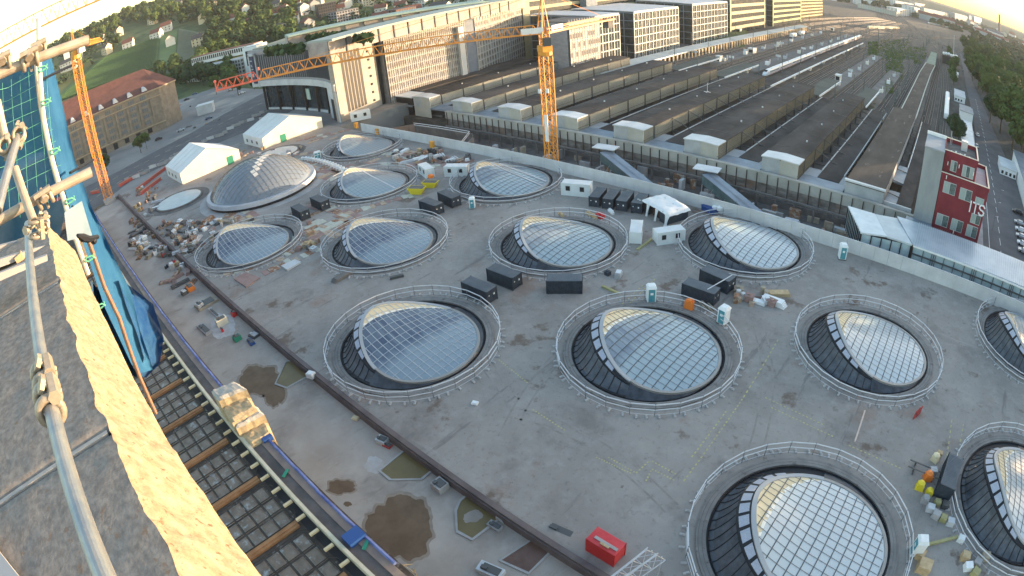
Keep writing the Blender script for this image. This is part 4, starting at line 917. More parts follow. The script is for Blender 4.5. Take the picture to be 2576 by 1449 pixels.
# far mass of the park beyond the single trees
def blobwood(name, pts, h, material, lab, kind='stuff', n=1400, ls=3.5, seed=5, z=TR, hz=None):
    rnd = random.Random(seed); f = MB(); xs = [p[0] for p in pts]; ys = [p[1] for p in pts]
    def inside(x, y):
        c = False
        for i in range(len(pts)):
            (x1, y1), (x2, y2) = pts[i], pts[(i + 1) % len(pts)]
            if (y1 > y) != (y2 > y) and x < (x2 - x1) * (y - y1) / (y2 - y1) + x1: c = not c
        return c
    k = 0
    while k < n:
        x, y = rnd.uniform(min(xs), max(xs)), rnd.uniform(min(ys), max(ys))
        if not inside(x, y): continue
        k += 1; r_ = h * rnd.uniform(.3, .5); zz = (hz(x, y) if hz else z)
        for q in range(14):
            u, v = rnd.uniform(-.1, 1), rnd.uniform(0, 6.28); s = math.sqrt(max(0, 1 - u * u)); p = Vector((x + s * math.cos(v) * r_, y + s * math.sin(v) * r_, zz + h * .35 + u * h * .6))
            nn = Vector((s * math.cos(v) + rnd.uniform(-.4, .4), s * math.sin(v) + rnd.uniform(-.4, .4), u + rnd.uniform(0, .6))).normalized(); a = nn.orthogonal().normalized(); b = nn.cross(a); e = ls * rnd.uniform(.6, 1.2)
            f.add([p - a * e - b * e * .7, p + a * e - b * e * .6, p + a * e * .8 + b * e * .7, p - a * e * .8 + b * e * .8], [(0, 1, 2, 3)])
    o = f.build(name, material); o['kind'] = 'stuff'; return o
blobwood('woodland', [(24, 860), (330, 700), (520, 1400), (380, 2200), (60, 1300)], 17, LM[2], '', n=1500, ls=2.6)
# weeds in the tracks
f = MB(); rnd = random.Random(9)
for x0, y0, x1, y1, n in ((2215, 100, 2290, 150, 500), (2230, 130, 2270, 200, 400), (2225, 205, 2245, 235, 300), (2185, 105, 2210, 140, 300), (2300, 150, 2315, 160, 60), (2290, 120, 2330, 150, 200), (2172, 265, 2200, 285, 120)):
    for k in range(n):
        p = G(rnd.uniform(x0, x1), rnd.uniform(y0, y1), TR)
        for q in range(2):
            a = rnd.uniform(0, 6.28); e = rnd.uniform(.4, 1.0); c = Vector((p.x + rnd.uniform(-.8, .8), p.y + rnd.uniform(-2, 2), TR)); d = Vector((math.cos(a), math.sin(a), 0)) * e
            f.add([c - d, c + d, c + d * .7 + Vector((0, .3, e * 1.1)), c - d * .7 + Vector((0, .3, e))], [(0, 1, 2, 3)])
f.build('weeds', mat('weed_green', (.07, .10, .025), (.13, .16, .045), scale=.3))['kind'] = 'stuff'
# ------------------------------------------------------------------ left side: hill, city, office blocks
def sst(a, b, x): t = min(1, max(0, (x - a) / (b - a))); return t * t * (3 - 2 * t)
def hz(x, y):
    d = math.hypot(x, y); az = math.degrees(math.atan2(x, y))
    if az > -20: return -9.2
    k = 1.0 if az < -80 else (.30 + .70 * sst(-30, -80, az))
    h = 128 * k * (sst(330, 1300, d) ** 1.25) + 5 * math.sin(x * .011) * math.cos(y * .009) * sst(450, 800, d)
    if az > -38: h *= sst(-20, -38, az)
    return -9.2 + h + 6 * sst(330, 480, d)
def T(px, py):
    v = ray(px, py).normalized(); t = 300.0
    while t < 3500:
        p = Vector((0, 0, CAM_Z)) + v * t
        if p.z < hz(p.x, p.y): return Vector((p.x, p.y, hz(p.x, p.y)))
        t += 4
    return None
verts = []; faces = []; na, nd = 90, 70
for i in range(na + 1):
    az = R(-128 + 110 * i / na)
    for j in range(nd + 1):
        d = 330 + (3300 - 330) * (j / nd) ** 1.4; x, y = math.sin(az) * d, math.cos(az) * d; verts.append((x, y, hz(x, y) if d < 1900 else hz(x, y) - (d - 1900) * .03))
for i in range(na):
    for j in range(nd): k = i * (nd + 1) + j; faces.append((k, k + nd + 1, k + nd + 2, k + 1))
m = MB(); m.add(verts, faces); struct(m.build('hills', mat('hill_green', (.06, .09, .03), (.12, .15, .06), scale=.012, rough=.97, c3=(.05, .08, .03), s3=.03), smooth=True, base=(0, 0, 0)))
# vineyard
def drape(pxs, lift, nm, material, n=24, kind='structure'):
    P = [T(*p) for p in pxs]; m = MB()     # quad patch a b c d
    a, b, c, d = P; V = []
    for i in range(n + 1):
        for j in range(n + 1):
            u, v = i / n, j / n; q = a.lerp(b, u).lerp(d.lerp(c, u), v); V.append((q.x, q.y, hz(q.x, q.y) + lift))
    m.add(V, [(i * (n + 1) + j, (i + 1) * (n + 1) + j, (i + 1) * (n + 1) + j + 1, i * (n + 1) + j + 1) for i in range(n) for j in range(n)]); o = m.build(nm, material, smooth=True); o['kind'] = kind; return o, P
vm = mat('vineyard_green', (.06, .12, .04), (.10, .17, .06), scale=.02, rough=.97)
drape([(120, 265), (395, 172), (402, 92), (255, 150)], 1.2, 'terrain', vm); drape([(397, 172), (440, 165), (448, 75), (404, 92)], 1.2, 'terrain', mat('vineyard_light', (.07, .14, .045), (.11, .17, .06), scale=.05)); drape([(442, 165), (508, 150), (520, 88), (450, 74)], 1.2, 'terrain', mat('vineyard_grey', (.12, .15, .09), (.17, .19, .12), scale=.05))
def rows(pxs, n, nm, material, h=1.5):
    a, b, c, d = [T(*p) for p in pxs]; m = MB()
    for i in range(n):
        u = (i + .5) / n; p = a.lerp(b, u); q = d.lerp(c, u); pts = [p.lerp(q, k / 8) for k in range(9)]
        for s, e in zip(pts[:-1], pts[1:]):
            dd = Vector((e.x - s.x, e.y - s.y, 0)).normalized(); nn = Vector((-dd.y, dd.x, 0)) * .5; z0, z1 = hz(s.x, s.y) + 1.0, hz(e.x, e.y) + 1.0
            m.hexa([(s.x - nn.x, s.y - nn.y, z0), (s.x + nn.x, s.y + nn.y, z0), (e.x + nn.x, e.y + nn.y, z1), (e.x - nn.x, e.y - nn.y, z1), (s.x - nn.x * .5, s.y - nn.y * .5, z0 + h), (s.x + nn.x * .5, s.y + nn.y * .5, z0 + h), (e.x + nn.x * .5, e.y + nn.y * .5, z1 + h), (e.x - nn.x * .5, e.y - nn.y * .5, z1 + h)])
    m.build(nm, material)['kind'] = 'stuff'
rows([(135, 262), (390, 173), (398, 96), (262, 150)], 60, 'vines', mat('vine_leaf', (.035, .09, .025), (.06, .13, .04), scale=.3)); rows([(444, 163), (506, 150), (516, 92), (452, 78)], 34, 'vines', mat('vine_wire', (.13, .17, .10), (.19, .2, .14), scale=.3), 1.2)
# hillside woods
wp = []
def inside_v(px, py): return (px > 110 and px < 525 and py > 62 and py < 275 and (py > 262 - (px - 120) * .8 if px < 300 else True) and py < 275 - (px - 120) * .3)
HT_ = [Repeater(make_tree(21, 15, 6.5, LM[2], 900, 1.9, 'hillside_tree')), Repeater(make_tree(22, 13, 6, LM[0], 800, 1.9, 'hillside_tree')), Repeater(make_tree(23, 16, 7, LM[1], 900, 2.0, 'hillside_tree'))]
HL = ['dark bushy tree on the slope above the long white office block', 'mid green tree on the slope between the hillside houses', 'lighter olive tree on the wooded slope behind the vineyard']
random.seed(5); n = 0; cells = set(); placed2 = []
for k in range(3000):
    px, py = random.uniform(125, 745), random.uniform(1, 225)
    if inside_v(px, py) or (px > 600 and py > 118) or (px < 400 and py > 120): continue
    if k < 300 and px < 500: continue
    p = T(px, py)
    if p is None: continue
    if any((p.x - a) ** 2 + (p.y - b) ** 2 < 90 for a, b in placed2): continue
    placed2.append((p.x, p.y)); j = random.randrange(3); HT_[j].put((p.x, p.y, p.z - .5), random.uniform(0, 6), HL[j].split(' tree')[0] + ' tree ' + ('high on the slope left of the date stamp corner' if px < 330 else ('on the slope right of the vineyard, upper part' if px < 580 and py < 70 else ('on the slope right of the vineyard, lower part' if px < 600 else ('among houses above the curved office, upper part' if py < 60 else 'behind the white office tower')))).replace(' left of the date stamp corner', ' above the leaning crane'), random.uniform(.8, 1.35), 'trees on the hillside'); n += 1
    if n >= 285: break
f = MB(); rnd = random.Random(77); k = 0
while k < 2600:
    az = R(rnd.uniform(-112, -40)); d = rnd.uniform(560, 1500); x, y = math.sin(az) * d, math.cos(az) * d; k += 1
    v = Vector((x, y, hz(x, y) - CAM_Z)); cv = CM.transposed() @ v.normalized()
    th = math.acos(max(-1, min(1, -cv.z))); r_ = 0; rr = th / KP[1]
    for _ in range(8): rr -= (sum(c * rr ** i for i, c in enumerate(KP)) - th) / (KP[1] + 2 * KP[2] * rr + 3 * KP[3] * rr ** 2 + 4 * KP[4] * rr ** 3)
    s_ = math.hypot(cv.x, cv.y); px = 1288 + cv.x / s_ * rr / 36 * 2576; py = 724.5 - cv.y / s_ * rr / 36 * 2576
    if inside_v(px, py) or (d < 700 and px < 560) or (rnd.random() < .45 and px > 560): continue
    R_ = rnd.uniform(4, 9); zz = hz(x, y)
    for q in range(12):
        u, w_ = rnd.uniform(-.1, 1), rnd.uniform(0, 6.28); s = math.sqrt(max(0, 1 - u * u)); p = Vector((x + s * math.cos(w_) * R_, y + s * math.sin(w_) * R_, zz + 4 + u * R_))
        nn = Vector((s * math.cos(w_) + rnd.uniform(-.4, .4), s * math.sin(w_) + rnd.uniform(-.4, .4), u + .3)).normalized(); a = nn.orthogonal().normalized(); b = nn.cross(a); e = rnd.uniform(1.4, 3.0)
        f.add([p - a * e - b * e * .7, p + a * e - b * e * .6, p + a * e * .8 + b * e * .7, p - a * e * .8 + b * e * .8], [(0, 1, 2, 3)])
f.build('woodland', LM[2])['kind'] = 'stuff'
# houses
roof_r = mat('roof_red', (.15, .055, .04), (.21, .085, .06), scale=.4, rough=.85); roof_d = mat('roof_dark', (.06, .055, .055), (.1, .09, .09), scale=.4, rough=.8)
wallm = [mat('house_white', (.62, .60, .55), (.70, .68, .63), scale=.3), mat('house_cream', (.60, .50, .34), (.68, .58, .4), scale=.3), mat('house_grey', (.40, .40, .39), (.48, .47, .45), scale=.3)]
def make_house(wm, rm, w, d, h, rh, nm='house', far=False):
    t = thing(nm, 'x', 'house'); b = MB(); b.box(-w / 2, w / 2, -d / 2, d / 2, -3, h); b.add([(-w / 2, -d / 2, h), (-w / 2, d / 2, h), (-w / 2, 0, h + rh - .1)], [(0, 1, 2)]); b.add([(w / 2, -d / 2, h), (w / 2, d / 2, h), (w / 2, 0, h + rh - .1)], [(0, 1, 2)]); b.build('wall', wm, t)
    b = MB(); o = .5; b.hexa([(-w / 2 - o, -d / 2 - o, h - .3), (w / 2 + o, -d / 2 - o, h - .3), (w / 2 + o, 0, h + rh - .3), (-w / 2 - o, 0, h + rh - .3), (-w / 2 - o, -d / 2 - o, h), (w / 2 + o, -d / 2 - o, h), (w / 2 + o, 0, h + rh), (-w / 2 - o, 0, h + rh)]); b.hexa([(-w / 2 - o, 0, h + rh - .3), (w / 2 + o, 0, h + rh - .3), (w / 2 + o, d / 2 + o, h - .3), (-w / 2 - o, d / 2 + o, h - .3), (-w / 2 - o, 0, h + rh), (w / 2 + o, 0, h + rh), (w / 2 + o, d / 2 + o, h), (-w / 2 - o, d / 2 + o, h)]); r_ = b.build('roof', rm, t)
    for s in (() if far else (-1, 1)):
        for lv in range(int(h // 3)):
            for i in range(max(2, int(w / 4))):
                x = -w / 2 + (i + .5) * w / max(2, int(w / 4)); g = MB(); g.box(x - .6, x + .6, s * d / 2 - .05, s * d / 2 + .05, .9 + lv * 3, 2.4 + lv * 3); g.build('window', black, t)
    g = MB(); g.box(w * .2, w * .2 + .8, -.4, .4, h + rh - 1, h + rh + 1); g.build('chimney', roof_r, r_); return t
HS = [Repeater(make_house(wallm[0], roof_r, 14, 11, 7.5, 4.5)), Repeater(make_house(wallm[1], roof_d, 12, 10, 9, 4)), Repeater(make_house(wallm[2], roof_r, 18, 12, 9, 4.5)), Repeater(make_house(wallm[0], roof_d, 22, 12, 10, 4))]
HN = ['white house with red tiled roof', 'cream house with dark roof', 'grey house with red tiled roof', 'long white house with dark roof']
hp = [(325, 122, 0), (430, 115, 0), (500, 118, 1), (395, 97, 0), (385, 60, 1), (420, 78, 0), (510, 58, 1), (530, 5, 1), (545, 18, 1), (560, 40, 0), (600, 22, 0), (618, 35, 0), (640, 12, 1), (665, 8, 1), (700, 28, 1), (715, 40, 0), (760, 35, 3), (790, 25, 2), (735, 60, 2), (800, 10, 0), (270, 135, 1), (255, 110, 0), (300, 90, 1), (195, 150, 0), (175, 175, 3), (205, 125, 1), (480, 40, 0), (450, 20, 1), (520, 30, 1), (570, 12, 0), (590, 60, 0), (640, 75, 2), (1010, 28, 0), (960, 35, 0), (990, 12, 2), (1040, 42, 2), (1060, 20, 3), (1110, 35, 3), (1150, 15, 0), (1190, 12, 3), (1080, 5, 1), (1135, 4, 2), (1230, 8, 0), (1000, 50, 2), (960, 62, 2), (930, 15, 1), (905, 8, 0), (870, 18, 0), (850, 40, 2), (830, 30, 0), (775, 75, 2), (745, 20, 0), (690, 50, 0)]
for i, (px, py, j) in enumerate(hp):
    p = T(px, py)
    if p is None: continue
    where = 'beside the vineyard' if 240 < px < 530 and py > 70 else ('high on the wooded slope near the picture top' if px < 560 else ('among the trees above the long white office block' if px < 720 else 'among roofs behind the curved office block'))
    HS[j].put((p.x, p.y, p.z), R((px * 7 + py * 13) % 90 - 20), HN[j] + ' ' + where, 1.0 if px > 720 else 1.15, 'houses on the hill and behind the offices')
# generic facade building from picture points
def elev_z(px, py, A): v = ray(px, py); return CAM_Z + math.hypot(A.x, A.y) * v.z / math.hypot(v.x, v.y)
def bldg(name, lab, b0, b1, top, depth, wm, rm, z0=-5.0, floors=5, cols=10, wmat=None, cat='building', style='grid', A=None, B=None, zt=None, roofh=0, frame=None, side=3):
    A = A or (G(*b0, z0) if not callable(z0) else T(*b0)); B = B or (G(*b1, z0) if not callable(z0) else T(*b1))
    if zt is None: zt = elev_z(*top, A)
    zb = min(A.z, B.z); d = Vector((B.x - A.x, B.y - A.y, 0)); L = d.length; d.normalize(); n = Vector((-d.y, d.x, 0))
    if n.dot(Vector((A.x, A.y, 0))) < 0: n = -n
    t = thing(name, lab, cat, (A.x, A.y, zb)); q = MB()
    P = [A, B, B + n * depth, A + n * depth]; q.prism([(p.x, p.y) for p in P], zb, zt); q.build('wall', wm, t)
    q = MB()
    if roofh:
        a, b, c, e = [Vector((p.x, p.y, zt)) for p in P]; r1 = (a + e) / 2 + d * depth * .4 + Vector((0, 0, roofh)); r2 = (b + c) / 2 - d * depth * .4 + Vector((0, 0, roofh)); q.quad(a, b, r2, r1); q.quad(c, e, r1, r2); q.poly([b, c, r2]); q.poly([e, a, r1])
    else: q.prism([((p - (A + B) / 2) * 1.0).to_2d().to_tuple() for p in []] or [(p.x, p.y) for p in P], zt + .01, zt + .5)
    q.build('roof', rm, t)
    H = zt - zb; fh = H / (floors + .3); wmat = wmat or black
    def facade(O, D, N, LL, cc):
        for f_ in range(floors):
            z = zb + .3 * fh + f_ * fh; g = MB()
            if style == 'band': o = O + D * (LL * .02) - N * .08; e = O + D * (LL * .98) - N * .08; g.quad(Vector((o.x, o.y, z + fh * .25)), Vector((e.x, e.y, z + fh * .25)), Vector((e.x, e.y, z + fh * .8)), Vector((o.x, o.y, z + fh * .8)))
            else:
                for c in range(cc):
                    o = O + D * (LL * (c + .18) / cc) - N * .08; e = O + D * (LL * (c + .82) / cc) - N * .08; g.quad(Vector((o.x, o.y, z + fh * .2)), Vector((e.x, e.y, z + fh * .2)), Vector((e.x, e.y, z + fh * .85)), Vector((o.x, o.y, z + fh * .85)))
            g.build('window_row', wmat, t)
    facade(A, d, n, L, cols)
    if side: facade(A, n, d, depth, side); facade(B, n, -d, depth, side)
    return t, A, B, d, n, zt
stone = mat('pale_stone', (.33, .30, .265), (.42, .385, .34), scale=.35, rough=.85, aniso=(1, 1, 2.5))
stone_g = mat('grey_stone', (.27, .27, .29), (.34, .34, .36), scale=.4, rough=.8, aniso=(1, 1, 2))
# --- stone tower with deep slots
t = thing('stone_office_tower', 'sunlit stone faced office tower end with six tall dark slots', 'building', (-207, 132, -5))
A = Vector((-203.3, 117.3, 0)); B = Vector((-211.6, 147.0, 0)); d = (B - A).normalized(); n = Vector((-d.y, d.x, 0)); LT = (B - A).length
if n.x > 0: n = -n
def FP(u, z, o=0.0): p = A + d * (LT * u) - n * o; return Vector((p.x, p.y, z))
q = MB(); q.prism([(FP(0, 0).x, FP(0, 0).y), (FP(.93, 0).x, FP(.93, 0).y), (FP(.93, 0, -3).x, FP(.93, 0, -3).y), (FP(0, 0, -2.6).x, FP(0, 0, -2.6).y)], -5, 32.6); q.build('wall', stone, t)
for i in range(6):
    u0 = .16 + i * .068; g = MB(); g.quad(FP(u0 - .008, 3.0, .06), FP(u0 + .044, 3.0, .06), FP(u0 + .044, 28.4, .06), FP(u0 - .008, 28.4, .06)); g.build('slot_window', black, t)
    g = MB(); p, q_ = FP(u0 - .002, 28.6, .1), FP(u0 + .036, 28.6, .1); g.quad(p, q_, q_ + Vector((0, 0, 3.0)), p + Vector((0, 0, 3.0))); g.build('slot_cap', mat('cream_cap', (.66, .60, .50)), t)
for i in range(7): g = MB(); c = FP(.70, 3 + i * 3.6, .08); g.box(c.x - .3, c.x + .4, c.y - .4, c.y + .4, c.z, c.z + .9); g.build('small_window', black, t)
g = MB(); g.quad(FP(.86, -2, .07), FP(.93, -2, .07), FP(.93, 29.5, .07), FP(.86, 29.5, .07)); g.build('glass_strip', black, t)
g = MB(); g.prism([(FP(-.005, 0, .15).x, FP(-.005, 0, .15).y), (FP(.935, 0, .15).x, FP(.935, 0, .15).y), (FP(.935, 0, -3).x, FP(.935, 0, -3).y), (FP(0, 0, -2.6).x, FP(0, 0, -2.6).y)], 32.62, 33.2); g.build('roof', mat('roof_gravel_red', (.20, .14, .12), (.28, .2, .18), scale=.4), t)
# --- curved wing
plan = [(-203.5, 117.1), (-210, 119.2), (-217, 121.2), (-226, 122.6), (-236, 123.0), (-247, 122.6), (-259, 121.4), (-270, 119.6), (-281, 117.2), (-285, 116.2)]
t = thing('curved_office', 'curved grey office wing with tall dark glass lobby beneath', 'building', (-240, 121, -5), None)
def extr(pts, dy0, dy1, z0, z1, nm, m_, par, i0=0, i1=None):
    q = MB(); i1 = i1 or len(pts)
    P = pts[i0:i1]; poly = [(x, y + dy0) for x, y in P] + [(x, y + min(dy1, max(.6 + dy0, (-203.9 - x) * 3.3))) for x, y in P[::-1]]; q.prism(poly, z0, z1); return q.build(nm, m_, par)
extr(plan, 0, 16, 16.2, 30.5, 'upper_wall', stone_g, t); extr(plan, -.7, 16, 13.2, 16.1, 'fascia_band', conc_l, t); extr(plan, -.3, 16, 30.5, 32.2, 'roof_edge', stone_g, t)
extr(plan, 3.5, 16, -5, 13.2, 'lobby_glass', mat('dark_glass', (.012, .02, .03), (.03, .05, .06), scale=.5, rough=.08, spec=.8), t, 1, 9)
extr([(x, y) for x, y in plan[1:9]], 2.6, 4.2, -5, .9, 'plinth', conc_l, t)
q = MB()
for (x0, y0), (x1, y1) in zip(plan[1:-2], plan[2:-1]):
    for k in range(6):
        u = (k + .3) / 6; x, y = x0 + (x1 - x0) * u, y0 + (y1 - y0) * u; q.box(x - .62, x + .62, y - .14, y - .02, 17, 29.6)
q.build_each('slit_window', mat('slit_dark', (.035, .045, .06), rough=.3), t); t.children
q = MB()
for x, y in plan[1:9]: q.cyl(x, y + 2.5, -5, 13.2, .7, n=8)
q.build_each('column', black, t)
q = MB(); q.box(-285.4, -284.2, 115.6, 116.0, 13, 30.5); q.box(-279.6, -278.6, 116.6, 117.1, 13, 30.5); q.box(-285.4, -278.6, 115.6, 117.0, 29.6, 30.8); q.build('end_frame', conc_l, t)
g = MB(); g.box(-284.1, -279.8, 115.9, 116.6, 15, 29.4); g.build('banner', mat('navy_banner', (.03, .045, .10), rough=.5), t)
g = MB(); g.tube((-282.8, 115.8, 27), (-281, 115.8, 27), .35, 5); g.tube((-282.8, 115.8, 25), (-281.6, 115.8, 23.8), .3, 5); g.tube((-281, 115.8, 22.6), (-282.6, 115.8, 22.6), .3, 5); g.box(-282.9, -281.1, 115.7, 115.85, 18.5, 20.3); g.build('banner_marks', conc_l, t)
g = MB(); g.box(-246.6, -243.0, 125.6, 125.95, 5.2, 10.4); g.build('white_screen', mat('screen_pale', (.5, .62, .58), rough=.3), t)
g = MB(); g.prism([(-203.3, 116.9), (-203.9, 116.7), (-217.5, 120.9), (-217.2, 121.6)], -5, 15.5); g.build('side_panel', conc_l, t)
g = MB(); g.prism([(-206, 117.4), (-206.3, 117.2), (-212.4, 119.1), (-212.2, 119.5)], -5, 9); g.build('dark_doorway', black, t)
# curved low wall in front of the lobby
pts = [(-209, 106), (-214, 108.5), (-214.5, 112.5), (-222, 113.5), (-236, 111.5), (-250, 108.5), (-258, 104.5)]
t = thing('curved_screen_wall', 'low pale curving fence in front of the glass lobby', 'wall', (-225, 110, 0)); g = MB()
for p, q_ in zip(pts[:-1], pts[1:]): dd = Vector((q_[0] - p[0], q_[1] - p[1], 0)).normalized(); nn = Vector((-dd.y, dd.x, 0)) * .12; g.hexa([(p[0] - nn.x, p[1] - nn.y, 0), (q_[0] - nn.x, q_[1] - nn.y, 0), (q_[0] + nn.x, q_[1] + nn.y, 0), (p[0] + nn.x, p[1] + nn.y, 0)] + [(p[0] - nn.x, p[1] - nn.y, 2.1), (q_[0] - nn.x, q_[1] - nn.y, 2.1), (q_[0] + nn.x, q_[1] + nn.y, 2.1), (p[0] + nn.x, p[1] + nn.y, 2.1)])
g.build('panels', conc, t)
# --- scaffolded slab
Z1 = 31.0; a0 = G(957, 86, Z1); a1 = G(1160, 44, Z1); a2 = G(1185, 40, Z1); a3 = G(1335, 2, Z1)
mesh_m = mat('scaffold_sheeting', (.225, .22, .215), (.32, .31, .30), scale=.25, rough=.9)
def slab(p, q_, z0, z1, dep, lab, nm='scaffolded_office', nx=30, nz=10, wm=None, shift=(0, 0)):
    d = Vector((q_.x - p.x, q_.y - p.y, 0)); L = d.length; d.normalize(); n = Vector((-d.y, d.x, 0)); n = n if n.x < 0 else -n
    t = thing(nm, lab, 'building', (p.x, p.y, z0)); g = MB(); g.prism([(v.x, v.y) for v in (p, q_, q_ + n * dep, p + n * dep)], z0, z1); g.build('wall', stone_g, t)
    g = MB(); g.prism([(v.x, v.y) for v in (p, q_, q_ + n * dep, p + n * dep)], z1 + .02, z1 + .5); g.build('roof', conc_d, t)
    g = MB(); o = -n * 1.4
    a, b = p + o, q_ + o; g.quad(Vector((a.x, a.y, z0)), Vector((b.x, b.y, z0)), Vector((b.x, b.y, z1 - 3)), Vector((a.x, a.y, z1 - 3))); g.build('scaffold_sheeting', wm or mesh_m, t)
    g = MB()
    for i in range(nx + 1): c = p + d * (L * i / nx) - n * 1.5; g.box(c.x - .09, c.x + .09, c.y - .09, c.y + .09, z0, z1 + (1.6 if nm != 'office_block' else 0))
    for j in range(nz + 1): z = z0 + (z1 - z0) * j / nz; a, b = p - n * 1.55, q_ - n * 1.55; g.tube((a.x, a.y, z), (b.x, b.y, z), .1, 4)
    g.build('scaffold_frame', mat('scaffold_pale', (.58, .55, .51), rough=.6), t)
    g = MB(); rnd = random.Random(int(L))
    for j in range(nz):
        for i in range(nx):
            if rnd.random() < .72:
                u0, u1 = (i + .22) / nx, (i + .7) / nx; z = z0 + (z1 - z0) * (j + .3) / nz; a, b = p + d * L * u0 - n * 1.46, p + d * L * u1 - n * 1.46; h = (z1 - z0) / nz * .5; g.quad(Vector((a.x, a.y, z)), Vector((b.x, b.y, z)), Vector((b.x, b.y, z + h)), Vector((a.x, a.y, z + h)))
    g.build('window_shapes', mat('veiled_window', (.12, .10, .095), (.19, .165, .15), scale=1), t)
    g = MB()
    for i in range(nx):
        a, b = p + d * L * (i + .1) / nx - n * 1.6, p + d * L * (i + .62) / nx - n * 1.6; g.quad(Vector((a.x, a.y, z1 - 2.8)), Vector((b.x, b.y, z1 - 2.8)), Vector((b.x, b.y, z1 - .2)), Vector((a.x, a.y, z1 - .2)))
    g.build('attic_panels', mat('attic_white', (.46, .43, .39), (.54, .51, .46), scale=1), t); return t, d, n, L
slab(a0, a1, -5, Z1, 18, 'long office slab wrapped in pale scaffold sheeting beside the stone tower', nx=40, nz=11)
slab(a2, a3, -5, Z1, 18, 'second scaffolded office slab behind the yellow crane mast', nx=26, nz=11)
dd = Vector((a2.x - a1.x, a2.y - a1.y, 0)); g = MB(); nn = Vector((-1, -.2, 0)); 
t = thing('stair_tower', 'smooth blue grey stair tower between the two scaffolded slabs', 'building', (a1.x, a1.y, -5)); g.prism([(v.x, v.y) for v in (a1 + Vector((1.2, -1, 0)), a2 + Vector((1.2, 1, 0)), a2 + Vector((-16, 1, 0)), a1 + Vector((-16, -1, 0)))], -5, Z1 - 1.5); g.build('wall', mat('blue_grey_panel', (.15, .18, .24), (.20, .235, .29), scale=.3, rough=.5), t)
g = MB(); c = a1 + Vector((2.6, -4, 0)); g.box(c.x - .8, c.x + .8, c.y - 1.6, c.y + 1.6, -5, Z1 - 4); g.build('sheeted_chute', mat('chute_white', (.6, .6, .6)), t)
# roof garden and long upper roofs behind
def strip_roof(p0, p1, z, w, lab, m_, h=1.2, hb=6):
    a, b = G(*p0, z), G(*p1, z); d = Vector((b.x - a.x, b.y - a.y, 0)).normalized(); n = Vector((-d.y, d.x, 0)); n = n if n.x < 0 else -n
    t = thing('penthouse_wing', lab, 'building', (a.x, a.y, z - hb)); g = MB(); g.prism([(v.x, v.y) for v in (a, b, b + n * w, a + n * w)], z - .5, z + .3); g.build('roof', m_, t)
    g = MB(); i = n * 2.5; g.prism([(v.x, v.y) for v in (a + i, b + i, b + n * w, a + n * w)], z - hb, z - .5); g.build('wall', mat('attic_glass', (.30, .26, .25), (.42, .37, .34), scale=.3), t)
    g = MB(); L = (b - a).length
    for k in range(int(L / 9)): c = a + d * (k * 9) + n * 2.3; g.box(c.x - .25, c.x + .25, c.y - .25, c.y + .25, z - hb, z - .5)
    g.build_each('post', steel_d, t)
strip_roof((835, 100), (1330, -8), 36, 14, 'long low penthouse roof above the scaffolded slabs', mat('green_grey_roof', (.28, .33, .31), (.36, .40, .38), scale=.1))
strip_roof((725, 92), (1230, 3), 37, 16, 'second long penthouse roof behind with green edge', mat('green_roof_edge', (.26, .36, .33), (.33, .44, .4), scale=.1))
t = thing('roof_garden', 'dark green bushes of the roof garden above the curved office', 'bushes', (-240, 140, 32)); f = MB(); rnd = random.Random(4)
for px, py, n_ in ((745, 118, 60), (795, 92, 160), (830, 90, 150), (860, 88, 110), (885, 86, 80), (690, 125, 50), (720, 120, 60), (915, 92, 50)):
    for k in range(n_ * 2):
        p = G(px + rnd.uniform(-22, 22), py + 8 + rnd.uniform(-4, 5), 33); a = Vector((rnd.uniform(-1, 1), rnd.uniform(-1, 1), rnd.uniform(-1, 1))).normalized(); b = a.orthogonal().normalized(); e = rnd.uniform(.5, 1.1); p.z += rnd.uniform(-.3, 2.2); f.add([p - a * e - b * e, p + a * e - b * e, p + a * e + b * e, p - a * e + b * e], [(0, 1, 2, 3)])
f.build('foliage', LM[2], t)
g = MB(); g.prism([(-212, 123), (-285, 119), (-300, 150), (-250, 185), (-214, 148)], 31.0, 32.8); g.build('roof_deck', mat('roof_garden_floor', (.20, .22, .16), (.3, .28, .22), scale=.1), t)
g = MB(); g.prism([(-214, 140), (-280, 136), (-296, 150), (-262, 215), (-240, 210)], -5, 31.0); g.build('block_wall', stone_g, t)
